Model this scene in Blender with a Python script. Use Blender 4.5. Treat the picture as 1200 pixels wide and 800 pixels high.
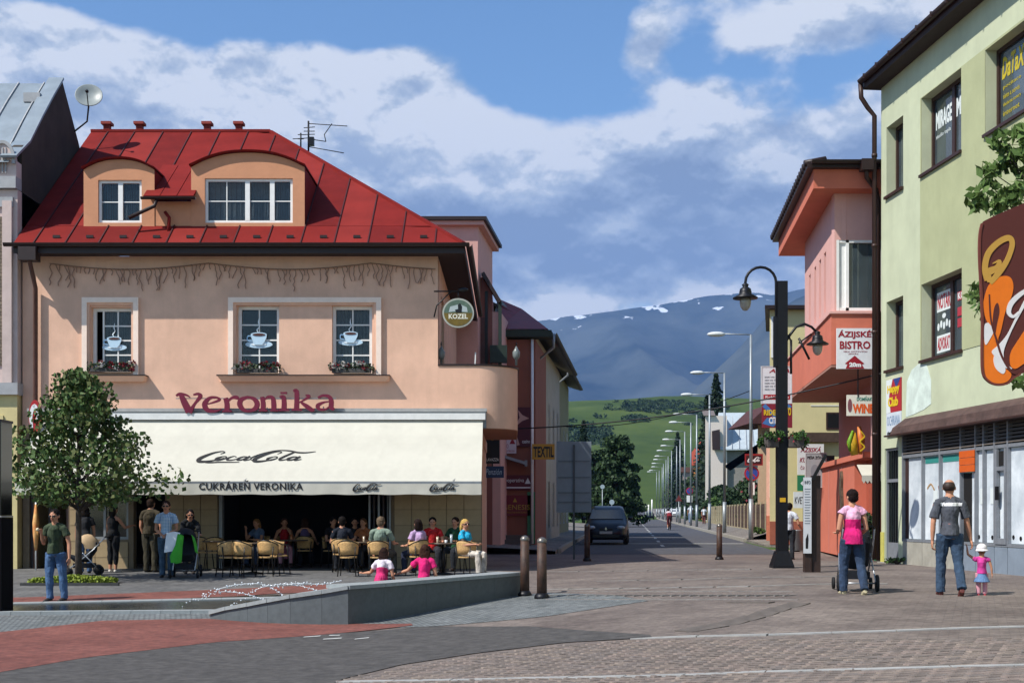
import bpy, bmesh, math, random
from mathutils import Vector, Matrix, noise
for _o in list(bpy.data.objects): bpy.data.objects.remove(_o)
SC = bpy.context.scene
COL = SC.collection
R = math.radians
F = 1500.0; CZ = 1.45
# ------------------------------------------------------------ camera
cd = bpy.data.cameras.new('camera'); cam = bpy.data.objects.new('camera', cd); COL.objects.link(cam)
cam.location = (0, 0, CZ); cam.rotation_euler = (R(90), 0, 0)
cd.sensor_width = 36; cd.lens = 45; cd.shift_y = 200/1200; cd.clip_start = 0.2; cd.clip_end = 60000
SC.camera = cam
SC.view_settings.view_transform = 'Standard'; SC.view_settings.look = 'None'
SC.view_settings.exposure = 0.34; SC.view_settings.gamma = 1
# ------------------------------------------------------------ light
SUN_EL = 50.0; SUN_A = 58.0
sv = Vector((-math.cos(R(SUN_EL))*math.sin(R(SUN_A)), -math.cos(R(SUN_EL))*math.cos(R(SUN_A)), math.sin(R(SUN_EL))))
sl = bpy.data.lights.new('sun', 'SUN'); sl.energy = 5.0; sl.angle = R(0.5); sl.color = (1, .955, .88)
so = bpy.data.objects.new('sun', sl); COL.objects.link(so); so.location = (-30, -20, 60)
so.rotation_euler = sv.to_track_quat('Z', 'Y').to_euler()
W = bpy.data.worlds.new('World'); SC.world = W; W.use_nodes = True
def build_world():
    nt = W.node_tree; N = nt.nodes; L = nt.links; N.clear()
    def nd(t, **k):
        n = N.new(t)
        for a, b in k.items(): setattr(n, a, b)
        return n
    def M(op, a, b=None, c=None, clamp=False):
        n = N.new('ShaderNodeMath'); n.operation = op; n.use_clamp = clamp
        for i, v in enumerate((a, b, c)):
            if v is None: continue
            if isinstance(v, (int, float)): n.inputs[i].default_value = v
            else: L.new(v, n.inputs[i])
        return n.outputs[0]
    sky = nd('ShaderNodeTexSky', sky_type='NISHITA', sun_disc=False)
    sky.sun_elevation = R(SUN_EL); sky.sun_rotation = math.atan2(sv.x, sv.y); sky.air_density = 1.2; sky.dust_density = .25; sky.ozone_density = 2.2; sky.altitude = 500
    tc = nd('ShaderNodeTexCoord'); sp = nd('ShaderNodeSeparateXYZ'); L.new(tc.outputs['Generated'], sp.inputs[0])
    az = M('ARCTAN2', sp.outputs[0], sp.outputs[1]); el = M('ARCSINE', sp.outputs[2])
    def fbm(sx, sz, scale, det, rough, dist=0, off=0.0, dz=0.0):
        cb = nd('ShaderNodeCombineXYZ'); L.new(M('MULTIPLY', az, sx), cb.inputs[0])
        L.new(M('MULTIPLY', M('ADD', el, dz), sz), cb.inputs[1]); cb.inputs[2].default_value = off
        n = nd('ShaderNodeTexNoise'); n.inputs['Scale'].default_value = scale; n.inputs['Detail'].default_value = det
        n.inputs['Roughness'].default_value = rough; n.inputs['Distortion'].default_value = dist
        L.new(cb.outputs[0], n.inputs['Vector']); return n.outputs['Fac']
    def blob(px, py, rx, ry, w):
        a = math.atan((px-600)/F); e = math.atan((600-py)/F*math.cos(a))
        dx = M('DIVIDE', M('SUBTRACT', az, a), rx/F); dy = M('DIVIDE', M('SUBTRACT', el, e), ry/F)
        r2 = M('ADD', M('MULTIPLY', dx, dx), M('MULTIPLY', dy, dy))
        return M('MULTIPLY', M('DIVIDE', 1.0, M('ADD', 1.0, M('MULTIPLY', r2, r2))), w)
    BL = CLOUD_BLOBS
    acc = None; BIAS = -.30
    for b in BL:
        o = blob(*b); acc = o if acc is None else M('ADD', acc, o)
    n1 = fbm(1, 1.45, 10, 12, .53, .1, 3.1); n2 = fbm(1, 1.45, 10, 12, .53, .1, 3.1, 0.02)
    n3 = fbm(1, 1.5, 34, 6, .6, .2, 5.5); n4 = fbm(1, 1.5, 34, 6, .6, .2, 5.5, .004)
    soft = fbm(1, 1.6, 4.2, 4, .5, 0, 8.0)
    dens = M('ADD', M('ADD', M('MULTIPLY', M('SUBTRACT', n1, .5), 3.6), BIAS), acc)
    dens = M('ADD', dens, M('MULTIPLY', M('SUBTRACT', n3, .5), .5))
    dens = M('ADD', dens, M('MULTIPLY', M('SUBTRACT', soft, .5), 1.1))
    cov = M('MULTIPLY', M('SUBTRACT', dens, -.16), 1.45, clamp=True)
    cs = nd('ShaderNodeMapRange'); cs.interpolation_type = 'SMOOTHSTEP'; L.new(cov, cs.inputs[0])
    # lit side of the puffs: density falls off upwards
    grad = M('MULTIPLY', M('SUBTRACT', n1, n2), 4.2)
    thick = M('MULTIPLY', dens, -.20)
    lit = M('ADD', M('ADD', M('ADD', grad, M('MULTIPLY', M('SUBTRACT', n3, n4), 1.4)), thick), .74, clamp=True)
    gl = None
    for b in CLOUD_LIGHT:
        o = blob(*b); gl = o if gl is None else M('ADD', gl, o)
    lit = M('ADD', lit, gl, clamp=True)
    cr = nd('ShaderNodeValToRGB'); e = cr.color_ramp.elements
    e[0].position = 0; e[0].color = (.25, .32, .45, 1); e[1].position = 1; e[1].color = (.80, .83, .87, 1)
    m = cr.color_ramp.elements.new(.45); m.color = (.39, .47, .60, 1)
    m = cr.color_ramp.elements.new(.75); m.color = (.55, .62, .71, 1)
    L.new(lit, cr.inputs[0])
    b1 = nd('ShaderNodeBackground'); b1.inputs[1].default_value = SKY_STRENGTH
    tint = nd('ShaderNodeMix', data_type='RGBA', blend_type='MULTIPLY'); tint.inputs[0].default_value = 1
    tint.inputs[7].default_value = (.84, 1.0, 1.12, 1); L.new(sky.outputs[0], tint.inputs[6]); L.new(tint.outputs[2], b1.inputs[0])
    b2 = nd('ShaderNodeBackground'); b2.inputs[1].default_value = CLOUD_STRENGTH; L.new(cr.outputs[0], b2.inputs[0])
    mx = nd('ShaderNodeMixShader'); L.new(M('MULTIPLY', cs.outputs[0], .96), mx.inputs[0]); L.new(b1.outputs[0], mx.inputs[1]); L.new(b2.outputs[0], mx.inputs[2])
    out = nd('ShaderNodeOutputWorld'); L.new(mx.outputs[0], out.inputs[0])
SKY_STRENGTH = .11; CLOUD_STRENGTH = .86
CLOUD_BLOBS = [(560, 210, 900, 190, .32), (30, 90, 300, 70, .55), (250, 110, 260, 60, .5), (430, 100, 170, 52, .55), (560, 200, 330, 60, .55), (900, 245, 330, 85, .95), (250, 260, 500, 90, .6), (875, 18, 80, 36, .95), (748, 42, 30, 36, 1.15), (1010, 15, 80, 40, .45),
   (1020, 150, 60, 60, .4), (820, 106, 80, 14, .62), (700, 300, 500, 80, .6), (0, 30, 90, 30, .4),
   (640, 62, 80, 62, -1.25), (420, 8, 330, 40, -1.15), (200, 4, 160, 22, -.7), (930, 92, 100, 26, -.75), (720, 112, 90, 22, -.6), (812, 50, 26, 40, -.5), (690, 20, 60, 40, -.7)]
CLOUD_LIGHT = [(230, 190, 330, 110, .10), (560, 190, 160, 60, .2), (560, 165, 260, 45, .15), (870, 18, 90, 30, .35), (200, 80, 300, 40, .30), (430, 75, 150, 20, .2), (940, 135, 70, 10, .35), (700, 145, 180, 22, .30), (740, 362, 240, 16, .40), (890, 270, 60, 30, .25), (748, 40, 30, 30, .2),
   (640, 268, 190, 50, -.30), (860, 205, 170, 40, -.12), (700, 325, 160, 24, -.22), (400, 170, 200, 40, .1)]
build_world()
# ------------------------------------------------------------ small helpers
def sm(a, b, x):
    t = max(0., min(1., (x-a)/(b-a))); return t*t*(3-2*t)
def kerb_r(y): return 10.5+.093*(y-58)
def kerb_l(y): return kerb_r(y)-7.5
def G(x, y):
    z = .2*sm(0, 6, x)*(1-sm(30, 42, y))
    z += -.27*(1-sm(17, 32, y))*(1-sm(-3, 3, x))
    z += .1*sm(38, 50, y)
    z += 2.1*sm(245, 330, y)
    return z
def P(px, py, Y): return Vector(((px-600)/F*Y, Y, CZ+(600-py)/F*Y))
def gh(px, py, ymax=300):
    lo = 6.; s = .25
    f = lambda Y: CZ-(py-600)/F*Y-G((px-600)/F*Y, Y)
    y = lo
    while y < ymax and f(y) > 0: y += s
    a, b = y-s, y
    for _ in range(25):
        m = (a+b)/2
        if f(m) > 0: a = m
        else: b = m
    return Vector(((px-600)/F*a, a, G((px-600)/F*a, a)))
def fr(o, right=(1, 0, 0)):
    r = Vector(right).normalized(); u = Vector((0, 0, 1)); n = r.cross(u)
    m = Matrix((r, u, n)).transposed().to_4x4(); m.translation = Vector(o); return m
def fuv(m, px, py, w=0.):
    """photo pixel -> (u, v) on the vertical plane of frame m"""
    o = m.translation+m.col[2].xyz*w; r = m.col[0].xyz
    k = (px-600)/F; u = (k*o.y-o.x)/(r.x-k*r.y); Y = o.y+u*r.y
    return u, CZ+(600-py)/F*Y-o.z
I4 = Matrix.Identity(4)
class MB:
    def __init__(s, m=None): s.v = []; s.f = []; s.mi = []; s.m = m or I4; s.cur = 0; s.sm = False; s.smf = []
    def add(s, vs, fs):
        b = len(s.v); s.v += [tuple(s.m @ Vector(v)) for v in vs]
        for f in fs: s.f.append([b+i for i in f]); s.mi.append(s.cur); s.smf.append(s.sm)
        return s
    def box(s, a, b, c, d, e, f):
        if a > b: a, b = b, a
        if c > d: c, d = d, c
        if e > f: e, f = f, e
        return s.add([(x, y, z) for z in (e, f) for y in (c, d) for x in (a, b)], [(0, 2, 3, 1), (4, 5, 7, 6), (0, 1, 5, 4), (2, 6, 7, 3), (0, 4, 6, 2), (1, 3, 7, 5)])
    def hexa(s, p): # 8 points: bottom 4 ccw, top 4
        return s.add(p, [(0, 3, 2, 1), (4, 5, 6, 7), (0, 1, 5, 4), (1, 2, 6, 5), (2, 3, 7, 6), (3, 0, 4, 7)])
    def prism(s, pts, w0, w1, ax=2):
        n = len(pts)
        def q(p, w): return (p[0], p[1], w) if ax == 2 else ((p[0], w, p[1]) if ax == 1 else (w, p[0], p[1]))
        vs = [q(p, w0) for p in pts]+[q(p, w1) for p in pts]
        return s.add(vs, [list(range(n))[::-1], list(range(n, 2*n))]+[(i, (i+1) % n, n+(i+1) % n, n+i) for i in range(n)])
    def tube(s, pts, rad, n=8, cap=True):
        pts = [Vector(p) for p in pts]
        if not isinstance(rad, (list, tuple)): rad = [rad]*len(pts)
        vs = []; prev = None
        for i, p in enumerate(pts):
            t = (pts[min(i+1, len(pts)-1)]-pts[max(i-1, 0)])
            t = t.normalized() if t.length > 1e-9 else Vector((0, 0, 1))
            if prev is None:
                a = Vector((0, 0, 1)) if abs(t.z) < .9 else Vector((1, 0, 0)); u = t.cross(a).normalized()
            else: u = (prev-t*prev.dot(t)).normalized()
            prev = u; w = t.cross(u)
            r = rad[i]; ra, rb = r if isinstance(r, (tuple, list)) else (r, r)
            vs += [p+u*(math.cos(2*math.pi*k/n)*ra)+w*(math.sin(2*math.pi*k/n)*rb) for k in range(n)]
        fs = [(i*n+k, i*n+(k+1) % n, (i+1)*n+(k+1) % n, (i+1)*n+k) for i in range(len(pts)-1) for k in range(n)]
        if cap: fs += [list(range(n))[::-1], [(len(pts)-1)*n+k for k in range(n)]]
        o = s.sm; s.sm = True; s.add(vs, fs); s.sm = o; return s
    def lathe(s, prof, c=(0, 0, 0), n=16):
        vs = [(c[0]+math.cos(2*math.pi*k/n)*r, c[1]+math.sin(2*math.pi*k/n)*r, c[2]+z) for r, z in prof for k in range(n)]
        fs = [(i*n+k, i*n+(k+1) % n, (i+1)*n+(k+1) % n, (i+1)*n+k) for i in range(len(prof)-1) for k in range(n)]
        fs += [list(range(n))[::-1], [(len(prof)-1)*n+k for k in range(n)]]
        o = s.sm; s.sm = True; s.add(vs, fs); s.sm = o; return s
    def ell(s, c, r, n=10, h=6, rot=None):
        rr = r if isinstance(r, (tuple, list)) else (r, r, r); vs = []
        c = Vector(c)
        for j in range(h+1):
            a = math.pi*j/h
            for k in range(n):
                b = 2*math.pi*k/n; q = Vector((rr[0]*math.sin(a)*math.cos(b), rr[1]*math.sin(a)*math.sin(b), -rr[2]*math.cos(a)))
                if j in (0, h) and k: continue
                if rot is not None: q = rot @ q
                vs.append(c+q)
        def ix(j, k): return 0 if j == 0 else (1+(h-1)*n if j == h else 1+(j-1)*n+k % n)
        fs = []
        for j in range(h):
            for k in range(n):
                f = [ix(j, k), ix(j, k+1), ix(j+1, k+1), ix(j+1, k)]; g = []
                for q in f:
                    if q not in g: g.append(q)
                fs.append(g)
        o = s.sm; s.sm = True; s.add(vs, fs); s.sm = o; return s
    def quad(s, *p): return s.add(p, [range(len(p))])
    def bar(s, p, q, w, h):
        p = Vector(p); q = Vector(q); t = (q-p).normalized(); a = Vector((0, 0, 1)) if abs(t.z) < .95 else Vector((0, 1, 0))
        u = t.cross(a).normalized()*w/2; v = u.cross(t).normalized()*h/2
        return s.hexa([p-u-v, p+u-v, p+u+v, p-u+v, q-u-v, q+u-v, q+u+v, q-u+v])
    def mesh(s, name):
        me = bpy.data.meshes.new(name); me.from_pydata(s.v, [], s.f); me.update(); return me
    def build(s, name, mat, parent=None, kind=None, label=None):
        if not s.v: return None
        lo = Vector([min(v[i] for v in s.v) for i in range(3)]); hi = Vector([max(v[i] for v in s.v) for i in range(3)])
        c = (lo+hi)/2
        if parent is None: c.z = lo.z
        me = bpy.data.meshes.new(name); me.from_pydata([(v[0]-c.x, v[1]-c.y, v[2]-c.z) for v in s.v], [], s.f)
        mats = mat if isinstance(mat, (list, tuple)) else [mat]
        for m in mats: me.materials.append(m)
        me.polygons.foreach_set('material_index', s.mi); me.polygons.foreach_set('use_smooth', s.smf); me.update()
        return link(name, me, c, parent, kind, label)
WL = {}
def link(name, me, c, parent=None, kind=None, label=None):
    o = bpy.data.objects.new(name, me); COL.objects.link(o)
    WL[o.name] = Vector(c); o.location = Vector(c)
    if parent is not None: o.parent = parent; o.location = Vector(c)-WL[parent.name]
    if kind: o['kind'] = kind
    if label: o['label'] = label
    return o
def tag(o, label, cat, group=None):
    o['label'] = label; o['category'] = cat
    if group: o['group'] = group
    return o
def thing(name, loc, label, cat, group=None):
    o = bpy.data.objects.new(name, None); COL.objects.link(o); o.location = Vector(loc); o.empty_display_size = .2
    WL[o.name] = Vector(loc); return tag(o, label, cat, group)
KIDS = {}
def copy_tree(o, parent=None):
    c = o.copy(); COL.objects.link(c)
    if parent is not None: c.parent = parent; c.matrix_parent_inverse = o.matrix_parent_inverse.copy()
    for ch in [x for x in COL.objects if x.parent == o]: copy_tree(ch, c)
    return c
def place(o, loc, rz=0, sc=1, label=None, group=None):
    o.location = Vector(loc); o.rotation_euler = (0, 0, rz); o.scale = (sc, sc, sc)
    if label: o['label'] = label
    if group: o['group'] = group
    return o
def cat_rom(pts, k=6):
    out = []; n = len(pts)
    for i in range(n-1):
        p0, p1, p2, p3 = pts[max(i-1, 0)], pts[i], pts[i+1], pts[min(i+2, n-1)]
        for j in range(k):
            t = j/k
            out.append(tuple(.5*((2*b)+(-a+c)*t+(2*a-5*b+4*c-d)*t*t+(-a+3*b-3*c+d)*t**3) for a, b, c, d in zip(p0, p1, p2, p3)))
    out.append(tuple(pts[-1])); return out
def wall(mb, u0, u1, v0, v1, w0, w1, holes=(), top=True):
    """slab between w0 (back) and w1 (front) with rectangular openings"""
    us = sorted(set([u0, u1]+[h[i] for h in holes for i in (0, 1) if u0 < h[i] < u1]))
    vs = sorted(set([v0, v1]+[h[i] for h in holes for i in (2, 3) if v0 < h[i] < v1]))
    for a, b in zip(us, us[1:]):
        for c, d in zip(vs, vs[1:]):
            mu, mv = (a+b)/2, (c+d)/2
            if any(h[0] < mu < h[1] and h[2] < mv < h[3] for h in holes): continue
            mb.quad((a, c, w1), (b, c, w1), (b, d, w1), (a, d, w1)); mb.quad((b, c, w0), (a, c, w0), (a, d, w0), (b, d, w0))
    for a, b, c, d in holes:
        a, b, c, d = max(a, u0), min(b, u1), max(c, v0), min(d, v1)
        mb.quad((a, c, w0), (a, c, w1), (a, d, w1), (a, d, w0)); mb.quad((b, c, w1), (b, c, w0), (b, d, w0), (b, d, w1))
        mb.quad((a, c, w1), (a, c, w0), (b, c, w0), (b, c, w1)); mb.quad((a, d, w0), (a, d, w1), (b, d, w1), (b, d, w0))
    mb.quad((u0, v0, w0), (u0, v0, w1), (u0, v1, w1), (u0, v1, w0)); mb.quad((u1, v0, w1), (u1, v0, w0), (u1, v1, w0), (u1, v1, w1))
    mb.quad((u0, v1, w1), (u1, v1, w1), (u1, v1, w0), (u0, v1, w0)); mb.quad((u0, v0, w0), (u1, v0, w0), (u1, v0, w1), (u0, v0, w1))
    return mb
# ------------------------------------------------------------ materials
def lin(h):
    if not isinstance(h, str): return tuple(h)+(1,) if len(h) == 3 else h
    h = h.lstrip('#'); o = []
    for i in (0, 2, 4):
        c = int(h[i:i+2], 16)/255; o.append(c/12.92 if c < .04045 else ((c+.055)/1.055)**2.4)
    return tuple(o)+(1,)
MT = {}
def mat(name, col, rough=.8, var=.12, scale=6., metal=0., bump=0., col2=None, alpha=1., spec=.4, dirt=0., streak=0., bscale=None, emit=0, world=False, trans=0):
    if name in MT: return MT[name]
    m = bpy.data.materials.new(name); m.use_nodes = True; MT[name] = m
    nt = m.node_tree; N = nt.nodes; L = nt.links; bs = N['Principled BSDF']
    c = lin(col); bs.inputs['Roughness'].default_value = rough; bs.inputs['Metallic'].default_value = metal; bs.inputs['Specular IOR Level'].default_value = spec
    bs.inputs['Alpha'].default_value = alpha; bs.inputs['Base Color'].default_value = c
    if trans: bs.inputs['Transmission Weight'].default_value = trans; bs.inputs['IOR'].default_value = 1.1
    if emit: bs.inputs['Emission Color'].default_value = c; bs.inputs['Emission Strength'].default_value = emit
    m.diffuse_color = c
    if var or col2 or bump or dirt or streak:
        g = N.new('ShaderNodeNewGeometry') if world else N.new('ShaderNodeTexCoord'); vec = g.outputs['Position' if world else 'Object']
        n = N.new('ShaderNodeTexNoise'); n.inputs['Scale'].default_value = scale; n.inputs['Detail'].default_value = 6; n.inputs['Roughness'].default_value = .65
        L.new(vec, n.inputs['Vector'])
        d = lin(col2) if col2 else tuple(x*(1-var*1.6) for x in c[:3])+(1,)
        l = tuple(min(1, x*(1+var*.7)) for x in c[:3])+(1,)
        r = N.new('ShaderNodeValToRGB'); r.color_ramp.elements[0].position = .32; r.color_ramp.elements[1].position = .68
        r.color_ramp.elements[0].color = d; r.color_ramp.elements[1].color = l; L.new(n.outputs['Fac'], r.inputs[0]); last = r.outputs[0]
        if dirt or streak:
            mp = N.new('ShaderNodeMapping'); mp.inputs['Scale'].default_value = (1, 1, .12 if streak else 1); L.new(vec, mp.inputs[0])
            n3 = N.new('ShaderNodeTexNoise'); n3.inputs['Scale'].default_value = 2.2; n3.inputs['Detail'].default_value = 8; n3.inputs['Roughness'].default_value = .7; L.new(mp.outputs[0], n3.inputs['Vector'])
            r3 = N.new('ShaderNodeMapRange'); r3.inputs[1].default_value = .45; r3.inputs[2].default_value = .8; r3.inputs[4].default_value = (dirt or streak); L.new(n3.outputs['Fac'], r3.inputs[0])
            mx = N.new('ShaderNodeMix'); mx.data_type = 'RGBA'; L.new(r3.outputs[0], mx.inputs[0]); L.new(last, mx.inputs[6]); mx.inputs[7].default_value = tuple(x*.45 for x in c[:3])+(1,); last = mx.outputs[2]
        L.new(last, bs.inputs['Base Color'])
        if bump:
            n2 = N.new('ShaderNodeTexNoise'); n2.inputs['Scale'].default_value = bscale or scale*8; n2.inputs['Detail'].default_value = 4; L.new(vec, n2.inputs['Vector'])
            b = N.new('ShaderNodeBump'); b.inputs['Strength'].default_value = bump; b.inputs['Distance'].default_value = .01; L.new(n2.outputs['Fac'], b.inputs['Height']); L.new(b.outputs[0], bs.inputs['Normal'])
    return m
def brickmat(name, c1, c2, cm, bw, bh, mortar=.008, vertical=False, rough=.85, noisec=None, rot=0., nscale=.6, bump=.5, c3=None):
    m = bpy.data.materials.new(name); m.use_nodes = True; MT[name] = m
    nt = m.node_tree; N = nt.nodes; L = nt.links; bs = N['Principled BSDF']; bs.inputs['Roughness'].default_value = rough
    g = N.new('ShaderNodeNewGeometry'); mp = N.new('ShaderNodeMapping'); L.new(g.outputs['Position'], mp.inputs[0])
    if vertical: mp.inputs['Rotation'].default_value = (R(-90), 0, 0)
    mp2 = N.new('ShaderNodeMapping'); L.new(mp.outputs[0], mp2.inputs[0]); mp2.inputs['Rotation'].default_value = (0, 0, rot)
    b = N.new('ShaderNodeTexBrick'); L.new(mp2.outputs[0], b.inputs['Vector']); b.inputs['Scale'].default_value = 1
    b.inputs['Brick Width'].default_value = bw; b.inputs['Row Height'].default_value = bh; b.inputs['Mortar Size'].default_value = mortar; b.inputs['Bias'].default_value = 0
    b.inputs['Color1'].default_value = lin(c1); b.inputs['Color2'].default_value = lin(c2); b.inputs['Mortar'].default_value = lin(cm)
    n = N.new('ShaderNodeTexNoise'); n.inputs['Scale'].default_value = nscale; n.inputs['Detail'].default_value = 8; n.inputs['Roughness'].default_value = .75; L.new(g.outputs['Position'], n.inputs['Vector'])
    r = N.new('ShaderNodeMapRange'); r.inputs[1].default_value = .35; r.inputs[2].default_value = .7; L.new(n.outputs['Fac'], r.inputs[0])
    mx = N.new('ShaderNodeMix'); mx.data_type = 'RGBA'; mx.blend_type = 'MULTIPLY'; L.new(r.outputs[0], mx.inputs[0]); L.new(b.outputs['Color'], mx.inputs[6]); mx.inputs[7].default_value = lin(c3 or '#b8b0b0')
    n4 = N.new('ShaderNodeTexNoise'); n4.inputs['Scale'].default_value = 9; n4.inputs['Detail'].default_value = 6; L.new(g.outputs['Position'], n4.inputs['Vector'])
    mx2 = N.new('ShaderNodeMix'); mx2.data_type = 'RGBA'; mx2.blend_type = 'MULTIPLY'; mx2.inputs[0].default_value = .75; L.new(mx.outputs[2], mx2.inputs[6])
    r4 = N.new('ShaderNodeMapRange'); r4.inputs[1].default_value = .3; r4.inputs[2].default_value = .7; r4.inputs[3].default_value = .55; r4.inputs[4].default_value = 1.25; L.new(n4.outputs['Fac'], r4.inputs[0])
    L.new(r4.outputs[0], mx2.inputs[7]); L.new(mx2.outputs[2], bs.inputs['Base Color'])
    bp = N.new('ShaderNodeBump'); bp.inputs['Strength'].default_value = bump; bp.inputs['Distance'].default_value = .01; bp.invert = True; L.new(b.outputs['Fac'], bp.inputs['Height']); L.new(bp.outputs[0], bs.inputs['Normal'])
    return m
# ------------------------------------------------------------ lettering and drawn marks
TMP = bpy.data.scenes.new('scratch')
def evalmesh(o):
    TMP.collection.objects.link(o); vl = TMP.view_layers[0]; vl.update()
    dg = vl.depsgraph; me = bpy.data.meshes.new_from_object(o.evaluated_get(dg)); bpy.data.objects.remove(o); return me
def text(s, m, u0, u1, v0, v1, matl, parent, w=.004, bold=0., shear=0., name='lettering', depth=.003, gap=1.0, label=None):
    cu = bpy.data.curves.new('lettering', 'FONT'); cu.body = s; cu.offset = bold; cu.shear = shear; cu.extrude = .02; cu.resolution_u = 2; cu.space_character = gap
    cu.align_x = 'CENTER'
    me = evalmesh(bpy.data.objects.new('tmp', cu)); bpy.data.curves.remove(cu)
    if not me.vertices: return None
    vs = [v.co.copy() for v in me.vertices]; x0 = min(v.x for v in vs); x1 = max(v.x for v in vs); y0 = min(v.y for v in vs); y1 = max(v.y for v in vs)
    mb = MB(m); sx = (u1-u0)/(x1-x0); sy = (v1-v0)/(y1-y0)
    mb.add([(u0+(v.x-x0)*sx, v0+(v.y-y0)*sy, w+(depth if v.z > 0 else 0)) for v in vs], [list(p.vertices) for p in me.polygons])
    bpy.data.meshes.remove(me)
    return mb.build(name, matl, parent, label=label)
RC = [0]
def ribbon(mb, pts, w0, w1, k=5):
    """variable-width stroke; pts = (x, y, width)"""
    RC[0] = (RC[0]+1) % 9; w1 += RC[0]*3e-4
    c = cat_rom(pts, k); n = len(c); L_, R_ = [], []
    for i, (x, y, w) in enumerate(c):
        a = c[max(i-1, 0)]; b = c[min(i+1, n-1)]; dx, dy = b[0]-a[0], b[1]-a[1]; l = math.hypot(dx, dy) or 1
        nx, ny = -dy/l*w/2, dx/l*w/2; L_.append((x+nx, y+ny)); R_.append((x-nx, y-ny))
    for i in range(n-1):
        q = [R_[i], R_[i+1], L_[i+1], L_[i]]
        mb.hexa([(p[0], p[1], w0) for p in q]+[(p[0], p[1], w1+i*2e-5) for p in q])
    return mb
def ellipse(cx, cy, rx, ry, n=24, a0=0, a1=360): return [(cx+rx*math.cos(R(a0+(a1-a0)*i/n)), cy+ry*math.sin(R(a0+(a1-a0)*i/n))) for i in range(n)]
def sub(m, u, v, su, sv=None, w=0.):
    return m @ Matrix.Translation((u, v, w)) @ Matrix.Diagonal((su, sv or su, 1, 1))
# ============================================================ SETTING
random.seed(4)
m_paver = brickmat('paver_setts', '#766b63', '#82766d', '#695f59', .2, .1, .005, rot=.35, nscale=.45, c3='#a59c9e')
m_asphalt = mat('road_asphalt', '#4b4b50', .9, .22, 3.0, bump=.5, bscale=90, world=True, dirt=.3)
m_smooth = mat('grey_path_asphalt', '#4d4a48', .92, .3, 7, bump=.5, bscale=90, world=True, dirt=.4)
m_red = brickmat('red_block_paving', '#7a453b', '#864f44', '#684338', .2, .1, .005, nscale=.9, c3='#c8b4ac')
m_plaza = brickmat('grey_slab_paving', '#636260', '#706f6d', '#545352', .5, .5, .008, nscale=.5, c3='#c0c0c4')
m_sett = brickmat('granite_setts', '#747878', '#8a8d8c', '#4c4f50', .09, .09, .009, rot=.2, nscale=1.5, c3='#b0b6b6')
m_kerb = mat('kerb_stone', '#9a958a', .85, .2, 5, bump=.4, dirt=.3)
m_white_stone = mat('white_stone', '#9d9c99', .8, .14, 4, bump=.4, dirt=.25, world=True)
m_paint = mat('road_paint', '#b4b4b0', .8, .2, 7, dirt=.4, world=True)
m_pave = brickmat('pavement_slabs', '#7b756e', '#858079', '#5e5a55', .4, .4, .01, nscale=.5)
def grassmat(name, a, b, c, sc=.02, det=9):
    m = bpy.data.materials.new(name); m.use_nodes = True; nt = m.node_tree; N = nt.nodes; L = nt.links; bs = N['Principled BSDF']; bs.inputs['Roughness'].default_value = .95; bs.inputs['Specular IOR Level'].default_value = .1
    g = N.new('ShaderNodeNewGeometry'); n = N.new('ShaderNodeTexNoise'); n.inputs['Scale'].default_value = sc; n.inputs['Detail'].default_value = det; n.inputs['Roughness'].default_value = .62
    mp = N.new('ShaderNodeMapping'); mp.inputs['Scale'].default_value = (1, .45, 2.2); L.new(g.outputs['Position'], mp.inputs[0]); L.new(mp.outputs[0], n.inputs['Vector'])
    r = N.new('ShaderNodeValToRGB'); e = r.color_ramp.elements; e[0].position = .36; e[0].color = lin(a); e[1].position = .64; e[1].color = lin(c); q = e.new(.5); q.color = lin(b)
    L.new(n.outputs['Fac'], r.inputs[0]); L.new(r.outputs[0], bs.inputs['Base Color']); return m
m_hill = grassmat('hill_grass', (.036, .062, .014), (.054, .084, .018), (.078, .108, .026))
m_field = grassmat('verge_grass', (.03, .06, .014), (.05, .09, .02), (.08, .12, .03), .8)
# ground: one sheet, fine near, coarse to the horizon
def axis(a, b, fine0, fine1, st, grow):
    o = []; x = fine0
    while x <= fine1: o.append(x); x += st
    s = st; x = fine1
    while x < b: s *= grow; x += s; o.append(min(x, b))
    s = st; x = fine0
    while x > a: s *= grow; x -= s; o.insert(0, max(x, a))
    return o
gx = axis(-12000, 12000, -16, 16, .5, 1.25); gy = axis(-200, 9300, 6, 60, .5, 1.12)
def sheet(name, xs, ys, zf, m, kind='structure'):
    mb = MB(); mb.sm = True; n = len(xs)
    mb.add([(x, y, zf(x, y)) for y in ys for x in xs], [(j*n+i, j*n+i+1, (j+1)*n+i+1, (j+1)*n+i) for j in range(len(ys)-1) for i in range(n-1)])
    return mb.build(name, m, kind=kind)
ground = sheet('ground', gx, gy, G, m_paver)
ground.data.materials.append(m_field)
for p_ in ground.data.polygons:
    c_ = p_.center+ground.location
    if c_.y > 47 or c_.x > 40 or c_.x < -40: p_.material_index = 1
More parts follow.
